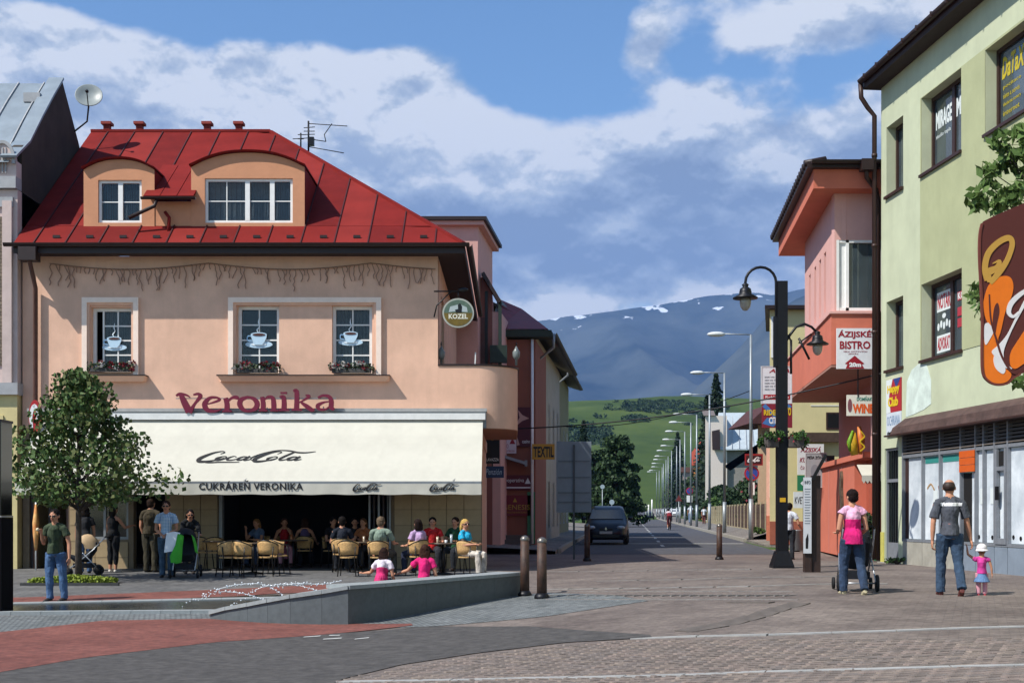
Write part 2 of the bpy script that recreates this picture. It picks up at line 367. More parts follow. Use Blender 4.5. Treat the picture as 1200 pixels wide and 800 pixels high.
def drape(name, rows, m, off, nu=40, nv=10, parent=None, kind='structure', skirt=0):
    """rows: list of polylines given as world (x,y) points from far to near, lofted and laid on the ground"""
    def along(pl, t):
        d = [0]
        for a, b in zip(pl, pl[1:]): d.append(d[-1]+math.hypot(b[0]-a[0], b[1]-a[1]))
        q = t*d[-1]
        for i in range(len(pl)-1):
            if q <= d[i+1]+1e-9:
                k = (q-d[i])/max(1e-9, d[i+1]-d[i]); return (pl[i][0]+(pl[i+1][0]-pl[i][0])*k, pl[i][1]+(pl[i+1][1]-pl[i][1])*k)
        return pl[-1]
    vs = []; tot = []
    for r in range(len(rows)-1):
        for j in range(nv+(1 if r == len(rows)-2 else 0)):
            t = j/nv; tot.append([(lambda a, b: (a[0]*(1-t)+b[0]*t, a[1]*(1-t)+b[1]*t))(along(rows[r], i/nu), along(rows[r+1], i/nu)) for i in range(nu+1)])
    mb = MB(); n = nu+1
    for row in tot: vs += [(x, y, G(x, y)+off) for x, y in row]
    fs = [(j*n+i, (j+1)*n+i, (j+1)*n+i+1, j*n+i+1) for j in range(len(tot)-1) for i in range(nu)]
    mb.add(vs, fs)
    if skirt:
        for e in ([i for i in range(n)], [(len(tot)-1)*n+i for i in range(n)], [j*n for j in range(len(tot))], [j*n+nu for j in range(len(tot))]):
            for a, b in zip(e, e[1:]):
                p, q = vs[a], vs[b]; mb.add([p, q, (q[0], q[1], q[2]-skirt), (p[0], p[1], p[2]-skirt)], [(0, 1, 2, 3)])
    return mb.build(name, m, parent, kind=kind)
def pxl(*pts): return [tuple(gh(*p)[:2]) for p in pts]
# grey slab plaza on the left in front of the cafe
plaza = drape('plaza', [[(-20, 33), (-14, 33), (-6, 33), (-.9, 33)], pxl((-160, 704), (30, 703), (230, 694), (420, 686), (600, 672))], m_plaza, .004, 40, 14)
drape('red_paving', [pxl((-160, 702), (30, 700), (230, 692), (400, 684), (560, 677)), pxl((-160, 708), (30, 707), (200, 704), (330, 695), (600, 690))], m_red, .010, 40, 6)
drape('sett_paving', [pxl((-160, 727), (0, 722), (130, 719), (245, 716)), pxl((-160, 757), (0, 742), (130, 728), (245, 726.5))], m_sett, .008, 30, 6)
drape('sett_strip', [pxl((245, 722), (400, 722), (520, 705), (640, 694), (720, 697)), pxl((245, 731), (400, 737), (520, 733), (640, 722), (760, 704))], m_sett, .006, 40, 8)
drape('red_path', [pxl((-160, 762), (0, 741), (120, 727.5), (250, 725), (400, 731), (482, 731)), pxl((-160, 836), (0, 788), (100, 771), (250, 753), (400, 742), (484, 733))], m_red, .012, 50, 10)
drape('grey_path', [pxl((-160, 836), (0, 788), (100, 771), (250, 753), (400, 742), (500, 734), (620, 734), (762, 744)), pxl((-160, 1100), (0, 1060), (200, 900), (400, 796), (470, 779), (560, 765), (660, 753), (764, 747))], m_smooth, .009, 60, 16)
# street
def fence_x(y): return 11.6+.105*(y-57)
ys = [43+i*3 for i in range(30)]+[133+i*8 for i in range(26)]
def strip(name, fx0, fx1, m, off0, off1=None, y0=0, y1=1e9, skirt=0, nx=1, parent=None, kind='structure'):
    yy = [y for y in ys if y0 <= y <= y1]; mb = MB()
    for a, b in zip(yy, yy[1:]):
        for i in range(nx):
            def pt(y, k): x = fx0(y)+(fx1(y)-fx0(y))*k; return (x, y, G(x, y)+off0+((off1 if off1 is not None else off0)-off0)*k)
            mb.quad(pt(a, i/nx), pt(a, (i+1)/nx), pt(b, (i+1)/nx), pt(b, i/nx))
            if skirt:
                for k in ([0] if i == 0 else [])+([1] if i == nx-1 else []):
                    p, q = pt(a, k), pt(b, k); mb.quad(p, q, (q[0], q[1], q[2]-skirt), (p[0], p[1], p[2]-skirt))
    return mb.build(name, m, parent, kind)
strip('road', kerb_l, kerb_r, m_asphalt, .006, y0=43)
strip('left_pavement', lambda y: kerb_l(y)-7, lambda y: kerb_l(y)-.15, m_pave, .5, .12, skirt=.5, nx=4, y1=130)
strip('verge_left', lambda y: kerb_l(y)-60, lambda y: kerb_l(y)-.15, m_field, .16, .1, skirt=.3, nx=4, y0=129)
strip('right_pavement', lambda y: kerb_r(y)+.15, lambda y: fence_x(y)-.05, m_pave, .15, .42, skirt=.5, nx=3, y0=58)
strip('garden_ground', lambda y: fence_x(y)-.05, lambda y: kerb_r(y)+70, m_field, .43, .5, skirt=.5, nx=3, y0=58)
mb = MB()
for i in range(8):
    y = 42+i*2; y2 = y+2
    def xa(v): return kerb_r(max(v, 50))+.15+(.9*max(0, 50-v)**1.15*.35)
    mb.hexa([(xa(y), y, G(9, y)-.1), (15, y, G(9, y)-.1), (15, y2, G(9, y2)-.1), (xa(y2), y2, G(9, y2)-.1), (xa(y), y, G(9, y)+.02+.013*i), (15, y, G(9, y)+.02+.013*i), (15, y2, G(9, y2)+.033+.013*i), (xa(y2), y2, G(9, y2)+.033+.013*i)])
mb.build('corner_pavement', m_pave, kind='structure')
# kerb stones: one object each along the near part, then a long strip
kb = MB().box(-.07, .07, -.48, .48, -.1, .16); k0 = None
kid = 0
for side in (0, 1):
    y = 44 if side == 0 else 58
    while y < (88 if side == 0 else 118):
        f = kerb_l if side == 0 else kerb_r; x = f(y+.5)
        if k0 is None: k0 = kb.build('kerb_stone', m_kerb, ground); o = k0
        else: o = k0.copy(); COL.objects.link(o)
        o.location = Vector((x+(-.07 if side == 0 else .07), y+.5, G(x, y+.5)+.03-.0*kid))-WL['ground']; o.rotation_euler = (0, 0, -math.atan(.093)); y += 1.0; kid += 1
m = MB()
for f, s, y0, y1 in ((kerb_l, -1, 88, 300), (kerb_r, 1, 118, 300)):
    y = y0
    while y < y1: m.bar((f(y)+s*.07, y, G(f(y), y)+.03), (f(y+4)+s*.07, y+4, G(f(y+4), y+4)+.03), .14, .26); y += 4
m.build('kerb_line', m_kerb, ground, kind='stuff')
# dashes and stop line
m = MB(); y = 50.
dash = None
while y < 190:
    x = (kerb_l(y)+kerb_r(y))/2-.1; x2 = (kerb_l(y+3)+kerb_r(y+3))/2-.1
    mb = MB().add([(x-.07, y, G(x, y)+.012), (x+.07, y, G(x, y)+.012), (x2+.07, y+3, G(x2, y+3)+.012), (x2-.07, y+3, G(x2, y+3)+.012)], [(0, 1, 2, 3)])
    mb.build('lane_dash', m_paint, ground); y += 7.5
mb = MB().add([(kerb_l(55)+.2, 54.6, G(5, 55)+.012), (kerb_r(55)-.3, 54.6, G(5, 55)+.012), (kerb_r(55)-.3, 55.2, G(5, 55)+.012), (kerb_l(55)+.2, 55.2, G(5, 55)+.012)], [(0, 1, 2, 3)]); mb.build('stop_line', m_paint, ground)
# small painted mark on the grey path
mp_ = MB()
for a, b in (((355, 747.5), (375, 746)), ((378, 750), (400, 748.5)), ((385, 745.5), (398, 745.2)), ((415, 750), (432, 748))):
    p = gh(*a); q = gh(*b); mp_.add([(p.x, p.y, p.z+.014), (q.x, q.y-.02, q.z+.014), (q.x, q.y+.10, q.z+.014), (p.x, p.y+.12, p.z+.014)], [(0, 1, 2, 3)])
mp_.build('painted_mark', m_paint, ground)
# white stone bands laid across the setts: every stone is a piece
stone_meshes = {}
def band(pts, wd, ln=.55, off=.012, nm='band_stone', m=None):
    W3 = [gh(*p) for p in pts]
    for a, b in zip(W3, W3[1:]):
        L_ = (b-a).length; n = max(1, int(L_/ln)); d = (b-a)/n; an = math.atan2(d.y, d.x)
        for i in range(n):
            c = a+d*(i+.5); k = (round(d.length, 1), wd, nm)
            if k not in stone_meshes:
                o = MB().box(-d.length/2+.006, d.length/2-.006, -wd/2, wd/2, -.05, 0).build(nm, m or m_white_stone, ground); stone_meshes[k] = o
            else: o = stone_meshes[k].copy(); COL.objects.link(o)
            o.location = Vector((c.x, c.y, G(c.x, c.y)+off-.025+random.uniform(-.002, .002)))-WL['ground']
            o.rotation_euler = (0, -math.atan2(G(c.x+.3, c.y)-G(c.x-.3, c.y), .6), an+random.uniform(-.006, .006))
band([(395, 798.5), (600, 795), (800, 791), (1000, 785), (1230, 779)], .10)
band([(740, 748), (900, 744), (1050, 739), (1230, 734)], .11)
band([(640, 690), (760, 689), (880, 687), (1040, 684)], .13, nm='pale_band_stone', m=mat('pale_stone', '#8a8682', .8, .2, 4, bump=.4, dirt=.3, world=True))
m_ws2 = mat('worn_stone', '#7f7a76', .8, .2, 4, bump=.4, dirt=.4, world=True)
band([(700, 680.5), (800, 679), (940, 676), (1000, 675)], .12, .7, nm='worn_band_stone', m=m_ws2)
band([(640, 669.5), (760, 668.5), (880, 667)], .10, .9, nm='worn_band_stone', m=m_ws2)
m_dark_stone = mat('dark_stone', '#5f5751', .8, .2, 5, bump=.4)
band([(800, 740), (845, 733), (885, 723), (915, 713), (938, 707)], .30, .5, .0125, 'gully_stone', m_dark_stone)
band([(855, 705.6), (905, 706)], .2, .4, .0125, 'gully_stone', m_dark_stone)
# herringbone rows of white setts beside the band
hb = MB()
for i in range(26):
    x0 = 644+i*11
    for j, (dx, dy) in enumerate(((0, 693), (5, 697.5), (1, 702.5))):
        p = gh(x0+dx+j*2, dy); a = .9 if j % 2 == 0 else -.9
        m2 = Matrix.Translation((p.x, p.y, p.z+.008)) @ Matrix.Rotation(a, 4, 'Z'); h = MB(m2).box(-.018, .018, -.16, .16, -.02, .004); hb.add(h.v, h.f)
hb.build('herringbone_setts', MT['worn_stone'], ground, kind='stuff')
# loose-laid setts of the near square: relief as real geometry
pv_mats = [mat('sett_%d' % i, c, .85, .25, 14, bump=.6, bscale=60) for i, c in enumerate(('#7a6e66', '#71665f', '#83766c', '#6f655e', '#80726a', '#766c66'))]
single = {}; near = []; an = .35; ca, sa = math.cos(an), math.sin(an)
def gz_line(px, py): return gh(px, py)
lowpath = pxl((340, 812), (400, 796), (470, 779), (560, 765), (660, 753), (764, 747))
def on_path(x, y):
    py = 600+(CZ-G(x, y))*F/y; px = 600+x/y*F
    if px < 340: return True
    tab = [(340, 812), (400, 797), (470, 780), (560, 766), (660, 754), (764, 747), (2000, 744)]
    for (a, b), (c, d) in zip(tab, tab[1:]):
        if a <= px <= c: return py < b+(d-b)*(px-a)/(c-a)+1.5
    return True
cells = []
for i in range(-75, 75):
    for j in range(-30, 330):
        u = i*.2+(j % 2)*.1; v = 6+j*.1; x = u*ca-v*sa+3; y = u*sa+v*ca
        if not (9.9 < y < 17.5): continue
        px = 600+x/y*F; py = 600+(CZ-G(x, y))*F/y
        if -20 < px < 1230 and py < 830 and not on_path(x, y): cells.append((y, x))
cells.sort()
joined = [MB() for _ in pv_mats]
for idx, (y, x) in enumerate(cells):
    k = random.randrange(len(pv_mats)); z = G(x, y)+random.uniform(-.003, .004); sx, sy = random.uniform(-.012, .012), random.uniform(-.012, .012)
    if idx < 290:
        if k not in single:
            b = MB().add([(-.095, -.045, -.01), (.095, -.045, -.01), (.095, .045, -.01), (-.095, .045, -.01), (-.088, -.038, .006), (.088, -.038, .006), (.088, .038, .006), (-.088, .038, .006)], [(4, 5, 6, 7), (0, 1, 5, 4), (1, 2, 6, 5), (2, 3, 7, 6), (3, 0, 4, 7), (0, 3, 2, 1)])
            o = b.build('sett', pv_mats[k], ground); single[k] = o
        else: o = single[k].copy(); COL.objects.link(o)
        o.location = Vector((x, y, z))-WL['ground']; o.rotation_euler = (sx, sy-.03, an+random.uniform(-.03, .03))
    else:
        a = an+random.uniform(-.03, .03); m2 = Matrix.Translation((x, y, z)) @ Matrix.Rotation(a, 4, 'Z')
        joined[k].m = m2; joined[k].add([(-.095, -.045, -.01), (.095, -.045, -.01), (.095, .045, -.01), (-.095, .045, -.01), (-.088, -.038, .006+sx*.1), (.088, -.038, .006), (.088, .038, .006+sy*.1), (-.088, .038, .006)], [(4, 5, 6, 7), (0, 1, 5, 4), (1, 2, 6, 5), (2, 3, 7, 6), (3, 0, 4, 7)])
jj = MB()
for k, b in enumerate(joined):
    jj.cur = k; jj.add(b.v, b.f)
jj.build('setts', pv_mats, ground, kind='stuff')
# ------------------------------------------------------------ hill, mountains
def hz(x, y):
    # green hill: crest at about 900 m
    t = (y-345)/(930-345); t = max(0, min(1, t)); px = 600+x/y*F
    crest = 84+ -6*sm(760, 900, px)+3*math.sin(x/160.)
    base = 1.9-3.5*(1-sm(300, 345, y))
    s = t**1.35
    z = base+(crest-2)*s+ (noise.noise(Vector((x/70, y/110, 0)))*5+noise.noise(Vector((x/24, y/40, 2)))*1.3)*s
    if y > 930: z -= (y-930)*.12
    return z
hill = sheet('hill', [(-900+i*14) for i in range(150)], [318+i*7 for i in range(100)]+[1030, 1100, 1300], hz, m_hill)
def mountmat():
    m = bpy.data.materials.new('mountain_slope'); m.use_nodes = True; nt = m.node_tree; N = nt.nodes; L = nt.links; bs = N['Principled BSDF']; bs.inputs['Roughness'].default_value = 1; bs.inputs['Specular IOR Level'].default_value = 0
    g = N.new('ShaderNodeNewGeometry'); n = N.new('ShaderNodeTexNoise'); n.inputs['Scale'].default_value = .0016; n.inputs['Detail'].default_value = 9; n.inputs['Roughness'].default_value = .62; L.new(g.outputs['Position'], n.inputs['Vector'])
    sp = N.new('ShaderNodeSeparateXYZ'); L.new(g.outputs['Position'], sp.inputs[0])
    r = N.new('ShaderNodeValToRGB'); e = r.color_ramp.elements; e[0].position = .3; e[0].color = (.006, .014, .012, 1); e[1].position = .62; e[1].color = (.075, .085, .075, 1); L.new(n.outputs['Fac'], r.inputs[0])
    # snow lying in gullies near the crest
    n2 = N.new('ShaderNodeTexNoise'); n2.inputs['Scale'].default_value = .0065; n2.inputs['Detail'].default_value = 5; mp = N.new('ShaderNodeMapping'); mp.inputs['Scale'].default_value = (1.0, .4, 1.6); L.new(g.outputs['Position'], mp.inputs[0]); L.new(mp.outputs[0], n2.inputs['Vector'])
    hm = N.new('ShaderNodeMapRange'); hm.inputs[1].default_value = 900; hm.inputs[2].default_value = 1250; tx = N.new('ShaderNodeMath'); tx.operation = 'MULTIPLY_ADD'; L.new(sp.outputs[0], tx.inputs[0]); tx.inputs[1].default_value = -.12; L.new(sp.outputs[2], tx.inputs[2]); L.new(tx.outputs[0], hm.inputs[0])
    ad = N.new('ShaderNodeMath'); ad.operation = 'MULTIPLY_ADD'; L.new(hm.outputs[0], ad.inputs[0]); ad.inputs[1].default_value = .22; L.new(n2.outputs['Fac'], ad.inputs[2])
    st = N.new('ShaderNodeMapRange'); st.inputs[1].default_value = .765; st.inputs[2].default_value = .785; L.new(ad.outputs[0], st.inputs[0])
    mx = N.new('ShaderNodeMix'); mx.data_type = 'RGBA'; L.new(st.outputs[0], mx.inputs[0]); L.new(r.outputs[0], mx.inputs[6]); mx.inputs[7].default_value = (.6, .64, .7, 1); L.new(mx.outputs[2], bs.inputs['Base Color']); return m
m_mount = mountmat()
def interp(tab, x):
    if x <= tab[0][0]: return tab[0][1]
    for (a, b), (c, d) in zip(tab, tab[1:]):
        if x <= c: return b+(d-b)*(x-a)/(c-a)
    return tab[-1][1]
def mount(name, tab, Yc, Y0, xs):
    def z(x, y):
        px = 600+x/Yc*F; top = (600-interp(tab, px))/F*Yc; t = max(0, min(1.12, (y-Y0)/(Yc-Y0)))
        rid = 1-abs(noise.noise(Vector((x/900, y/1600, 1.3)))*2)
        s = min(1, t)**1.15; zz = -20+(top+20)*s
        zz += (rid-.6)*620*t*(1-min(1, t))*1.8+(abs(noise.noise(Vector((x/330, y/700, 5))))-.25)*-330*t*(1.03-min(1, t))+noise.noise(Vector((x/90, 0, 5)))*6*t
        if t > 1: zz -= (t-1)*Yc*.3
        return max(-15, zz)
    return sheet(name, xs, [Y0+(Yc-Y0)*i/60*1.0 for i in range(61)]+[Yc*1.06, Yc*1.12], z, m_mount)
mount('mountain', [(-600, 470), (0, 430), (500, 392), (663, 371), (700, 367), (720, 364), (750, 360), (800, 352), (830, 346), (860, 344), (885, 342), (905, 346), (945, 338), (1100, 300), (1700, 380)], 8200, 4800, [-4500+i*80 for i in range(150)])
mount('foothill', [(-900, 640), (600, 620), (700, 560), (760, 505), (800, 468), (831, 440), (870, 404), (900, 369), (945, 345), (1100, 300), (1700, 400)], 5400, 3000, [-3000+i*60 for i in range(150)])
# air
hz_m = bpy.data.materials.new('haze_air'); hz_m.use_nodes = True; _n = hz_m.node_tree; _n.nodes.clear()
_o = _n.nodes.new('ShaderNodeOutputMaterial'); _v = _n.nodes.new('ShaderNodeVolumePrincipled'); _v.inputs['Color'].default_value = (.25, .48, 1.0, 1); _v.inputs['Density'].default_value = 7.2e-5; _v.inputs['Anisotropy'].default_value = 0
_n.links.new(_v.outputs[0], _o.inputs['Volume'])
MB().box(-13000, 13500, -300, 9500, -17, 1900).build('haze', hz_m, kind='stuff')
# ============================================================ builders: people
SKIN = mat('skin', '#b98468', .6, .06, 12)
def jitter(me, f):
    n = len(me.vertices); nr = [0.]*(3*n); co = [0.]*(3*n); me.vertices.foreach_get('normal', nr); me.vertices.foreach_get('co', co)
    for i in range(n):
        k = f(Vector(co[3*i:3*i+3]))
        for j in (0, 1, 2): co[3*i+j] += nr[3*i+j]*k
    me.vertices.foreach_set('co', co); me.update()
def remesh(mb, vox, smooth=2, fold=0):
    me = mb.mesh('tmp'); o = bpy.data.objects.new('tmp', me)
    md = o.modifiers.new('r', 'REMESH'); md.mode = 'VOXEL'; md.voxel_size = vox; md.use_smooth_shade = True
    if smooth: s = o.modifiers.new('s', 'SMOOTH'); s.iterations = smooth; s.factor = .6
    r = evalmesh(o); bpy.data.meshes.remove(me)
    if fold:
        jitter(r, lambda c: noise.noise(Vector((c.x*14, c.y*14, c.z*7)))*fold+noise.noise(Vector((c.x*34, c.y*30, c.z*22)))*fold*.45)
    return r
def put(me, name, m, parent):
    me.materials.clear(); me.materials.append(m)
    c = Vector(me.vertices[0].co) if not len(me.vertices) else sum((v.co for v in list(me.vertices)[::97]), Vector())/len(list(me.vertices)[::97])
    me.transform(Matrix.Translation(-c)); return link(name, me, c, parent)
def mirror(v, s): return Vector((v[0]*s, v[1], v[2]))
def person(loc, rz, H, label, group=None, female=False, seat=None, lean=0., arms=None, legs=None, shirt='#888888', shirt2=None, sleeve=.5, pants='#33415c', pantlen=1., skirt=None,
           hair='#2a1c14', hairlen=0, bald=False, shoes='#2c2420', glasses=False, head_yaw=0., head_pitch=0., vox=.011, child=False, hat=None, tank=False, fat=1.0, pattern=None, long_sleeve=False, belt=None, skin=None, shirt_len=0.):
    """faces local -Y; seat = seat height above the ground or None when standing"""
    t = thing('person', (0, 0, 0), label, 'person', group); sk = skin or SKIN
    hs = H/7.5 if not child else H/5.2
    w = (.110 if not female else .098)*H*fat; hw = (.052 if not female else .055)*H*fat
    if child: w = .12*H; hw = .055*H
    TH, SH, FT = (.245*H, .235*H, .045*H) if not child else (.2*H, .17*H, .04*H)
    legs = legs or [((0, 0, -1), (0, .03, -1))]*2; arms = arms or [((.12, 0, -1), (.02, -.12, -1))]*2
    L = []
    for i, s in enumerate((-1, 1)):
        a, b = Vector(legs[i][0]).normalized(), Vector(legs[i][1]).normalized(); L.append((a, b))
    if seat is None: pz = max(-(a*TH+b*SH).z for a, b in L)+FT
    else: pz = seat+.055*H
    pel = Vector((0, 0, pz)); up = Vector((0, -math.sin(lean), math.cos(lean))); fw = Vector((0, -math.cos(lean), -math.sin(lean)))
    tl = (.285 if not child else .27)*H
    neck = pel+up*tl; chest = pel+up*tl*.68+fw*-.005*H; waist = pel+up*tl*.32
    headc = neck+Vector((0, -math.sin(lean*.5), math.cos(lean*.5)))*(hs*.72)+fw*.015*H
    hips = [pel+Vector((s*hw, 0, -.01*H)) for s in (-1, 1)]
    sh = [neck+Vector((s*w, 0, 0))-up*.035*H for s in (-1, 1)]
    UA, FA, HA = .17*H, .145*H, .1*H
    if child: UA, FA, HA = .15*H, .12*H, .09*H
    A = []
    for i, s in enumerate((-1, 1)):
        a = mirror(Vector(arms[i][0]).normalized(), s); b = mirror(Vector(arms[i][1]).normalized(), s)
        el = sh[i]+a*UA; wr = el+b*FA; A.append((sh[i], el, wr, b, a))
    K = [hips[i]+L[i][0]*TH for i in (0, 1)]; AN = [K[i]+L[i][1]*SH for i in (0, 1)]
    HR = Matrix.Rotation(head_yaw, 3, 'Z') @ Matrix.Rotation(head_pitch, 3, 'X')
    def hp(x, y, z): return headc+HR @ Vector((x, y, z))*hs
    bm = MB()
    f = .85 if female else 1
    def torso(m, g):
        m.tube([pel-up*.05*H, pel, waist, chest, neck-up*.04*H, neck-up*.012*H], [(hw*1.45+g, .052*H*fat+g), (hw*1.75+g, .062*H*fat+g), (w*.72*f+g, .053*H*fat+g), (w*.86+g, .066*H*fat+g), (w*.80+g, .052*H+g), (w*.36+g*.7, .034*H+g*.6)], 14)
        for i in (0, 1): m.ell(sh[i]-Vector(((-1, 1)[i]*.018*H, 0, .008*H)), (.027*H+g, .027*H+g, .027*H+g), 10, 6); m.tube([neck+up*.022*H, neck.lerp(sh[i], .5)+up*.004*H, sh[i]-up*.002*H], [.026*H+g*.5, .024*H+g*.6, .022*H+g*.6], 8)
        if female:
            for s in (-1, 1): m.ell(chest+fw*.042*H+Vector((s*.04*H, 0, 0)), .033*H+g, 8, 6)
    def leg(m, i, g, t1=1.):
        n = 1. if t1 >= 1 else t1
        pts = [hips[i], hips[i]+L[i][0]*TH*.5, K[i], K[i]+L[i][1]*SH*.35]; rr = [.052*H*fat, .046*H*fat, .034*H, .034*H]
        e = K[i]+L[i][1]*SH*(.35+.65*n)
        if t1 > .05: pts.append(e); rr.append(.022*H if not g or t1 < .9 else .029*H)
        m.tube(pts, [x+g for x in rr], 10)
    torso(bm, 0)
    for i in (0, 1):
        leg(bm, i, 0); a = A[i]
        bm.tube([a[0], a[0].lerp(a[1], .5), a[1], a[1].lerp(a[2], .4), a[2]], [.026*H, .026*H, .022*H, .022*H, .0145*H], 8)
        # hand: palm, four fingers bent differently, thumb from the side
        b = a[3]; s = (-1, 1)[i]; side = b.cross(Vector((0, 1, .2))).normalized(); nrm = b.cross(side).normalized(); pal = a[2]+b*HA*.45
        bm.tube([a[2], a[2]+b*HA*.25, pal], [(.012*H, .012*H), (.022*H, .012*H), (.023*H, .009*H)], 8)
        sd = Vector((b.y, -b.x, 0)).normalized() if abs(b.z) < .9 else Vector((0, 1, 0)); sd = (sd-b*sd.dot(b)).normalized(); nn = b.cross(sd).normalized()*-s
        for q in range(4):
            o = pal+sd*((q-1.5)*.0125*H)-b*.006*H; ln = (.9, 1, .95, .78)[q]*HA*.5; cu = .25+.12*q
            bm.tube([o, o+b*ln*.5, o+b*ln*.8+nn*ln*cu*.6, o+b*ln*.92+nn*ln*cu*1.2], [.0055*H, .0052*H, .005*H, .004*H], 6)
        bm.tube([a[2]+b*HA*.18-sd*.016*H*s, a[2]+b*HA*.38-sd*.034*H*s+nn*.006*H, a[2]+b*HA*.58-sd*.034*H*s+nn*.014*H], [.007*H, .006*H, .0045*H], 6)
    bm.tube([neck-up*.03*H, headc-Vector((0, 0, hs*.25))], [.036*H if not child else .045*H, .031*H if not child else .045*H], 10)
    bm.ell(hp(0, .02, .06), (hs*.36, hs*.43, hs*.44), 16, 12, HR); bm.ell(hp(0, -.10, -.2), (hs*.27, hs*.29, hs*.28), 12, 8, HR); bm.ell(hp(0, -.24, -.37), (hs*.12, hs*.1, hs*.09), 8, 6, HR)
    bm.tube([hp(0, -.38, .06), hp(0, -.49, -.12), hp(0, -.40, -.15)], [hs*.045, hs*.07, hs*.06], 8)
    for s in (-1, 1): bm.ell(hp(s*.37, .03, -.05), (hs*.05, hs*.09, hs*.13), 8, 6, HR); bm.ell(hp(s*.15, -.33, .1), (hs*.12, hs*.06, hs*.04), 8, 4, HR)
    put(remesh(bm, vox*.8), 'body', sk, t)
    # face
    fc = MB()
    for s in (-1, 1): fc.ell(hp(s*.155, -.395, .0), (hs*.06, hs*.03, hs*.035), 8, 5, HR)
    fc.build('eyes', mat('eye_dark', '#1b1512', .3, 0), t)
    MB().tube([hp(-.13, -.385, -.25), hp(0, -.425, -.255), hp(.13, -.385, -.25)], [hs*.02, hs*.035, hs*.02], 6).build('mouth', mat('lips', '#8c4a42', .5, 0), t)
    # trousers or skirt
    pm = MB()
    if skirt:
        pm.tube([pel+up*.03*H, pel-Vector((0, 0, .06*H)), pel-Vector((0, 0, skirt*H))], [(hw*1.6+.01, .055*H+.01), (hw*2.1+.015, .075*H+.012), (hw*2.7+.03, .11*H+.03)], 18)
        put(remesh(pm, vox, 1), 'skirt', mat('cloth_'+pants, pants, .9, .2, 20, bump=.4), t)
        if pattern != 'bare':
            lg = MB()
            for i in (0, 1): leg(lg, i, .008)
            put(remesh(lg, vox, 1), 'leggings', mat('cloth_leggings', '#c98f9c', .9, .1, 20), t)
    else:
        pm.tube([pel-up*.05*H, pel, pel+up*.055*H], [(hw*1.5+.016, .058*H*fat+.014), (hw*1.78+.014, .064*H*fat+.013), (w*.75*f+.012, .056*H*fat+.012)], 14)
        for i in (0, 1):
            leg(pm, i, .014, pantlen)
            if pantlen >= .95: pm.tube([AN[i]-L[i][1]*SH*.12, AN[i]+L[i][1]*.01*H], [.038*H, .041*H], 10)
        put(remesh(pm, vox, 2, .011), 'trousers', mat('cloth_'+pants, pants, .92, .32, 7, bump=.5, bscale=30), t)
    if belt:
        c = pel+up*.06*H; MB().tube([c, c+up*.02*H], [(w*.75*f+.018, .056*H*fat+.018)]*2, 16).build('belt', mat('cloth_'+belt, belt, .5, .1), t)
    # shirt
    s1 = MB(); g = .013
    lo = -.02*H-shirt_len*H
    s1.tube([pel+up*lo, pel+up*.03*H, waist, chest, neck-up*.04*H, neck-up*.005*H], [(hw*1.8+g+.012+shirt_len*.3, .066*H*fat+g+.008), (hw*1.8+g+.006, .065*H*fat+g), (w*.78*f+g, .058*H*fat+g), (w*.87+g, .067*H*fat+g), (w*.86+g*.6, .052*H+g), (w*.42, .040*H)], 16)
    if female:
        for s in (-1, 1): s1.ell(chest+fw*.042*H+Vector((s*.04*H, 0, 0)), .034*H+g, 8, 6)
    if not tank:
        for i in (0, 1):
            a = A[i]; s1.ell(a[0]-Vector(((-1, 1)[i]*.016*H, 0, .006*H)), .033*H+g*.6, 10, 6); s1.tube([neck+up*.006*H, neck.lerp(a[0], .5)+up*.006*H, a[0]], [.030*H, .031*H, .031*H], 8)
            if long_sleeve: s1.tube([a[0], a[0].lerp(a[1], .5), a[1], a[1].lerp(a[2], .5), a[2]], [.036*H, .034*H, .030*H, .028*H, .023*H], 10)
            else: s1.tube([a[0]-Vector(((-1, 1)[i]*.01*H, 0, 0)), a[0].lerp(a[1], sleeve)], [.036*H, .037*H+.005], 10)
    sm_ = pattern if pattern not in (None, 'bare') else mat('cloth_'+shirt, shirt, .92, .22, 9, bump=.6, bscale=22)
    put(remesh(s1, vox, 2, .011 if not child else .005), 'shirt', sm_, t)
    if shirt2:
        c = pel+up*tl*.62; s2 = MB(); s2.tube([pel+up*lo-up*.005*H, pel+up*.03*H, waist, c], [(hw*1.95+g+.03+shirt_len*.3, .072*H+g+.02), (hw*1.85+g+.018, .069*H+g+.012), (w*.8*f+g+.008, .06*H+g+.006), (w*.86+g+.006, .067*H+g+.004)], 18)
        put(remesh(s2, vox, 1, .010), 'shirt_hem', mat('cloth_'+shirt2, shirt2, .92, .25, 9, bump=.6, bscale=22), t)
    # shoes
    s3 = MB()
    for i in (0, 1):
        a = AN[i]; d = Vector((0, -1, 0)); 
        if seat is None and L[i][1].y > .35: d = Vector((0, -.6, -.8))
        s3.tube([a+Vector((0, .025*H, -.022*H)), a+d*.02*H+Vector((0, 0, -.018*H)), a+d*.07*H+Vector((0, 0, -.026*H)), a+d*.115*H+Vector((0, 0, -.030*H))], [(.020*H, .02*H), (.025*H, .027*H), (.026*H, .02*H), (.018*H, .012*H)], 10)
    put(remesh(s3, vox, 1), 'shoes', mat('cloth_'+shoes, shoes, .6, .15, 9), t)
    # hair
    if not bald:
        hm = MB()
        hm.ell(hp(0, .07, .14), (hs*.41, hs*.44, hs*.42), 16, 10, HR)
        hm.ell(hp(0, .16, -.06), (hs*.38, hs*.33, hs*.38), 14, 8, HR)
        if hairlen:
            for q in range(7):
                a = (q-3)*.2; r = .33
                x = math.sin(a*2.1)*r; y = .16+.16*math.cos(a*2.1)
                hm.tube([hp(x, y-.02, .15), hp(x*1.15, y+.04, -.35), hp(x*1.1, y+.05, -.35-hairlen*.6), hp(x*.8+.05*math.sin(q*3.), y, -.35-hairlen)], [hs*.14, hs*.14, hs*.12, hs*.05], 8)
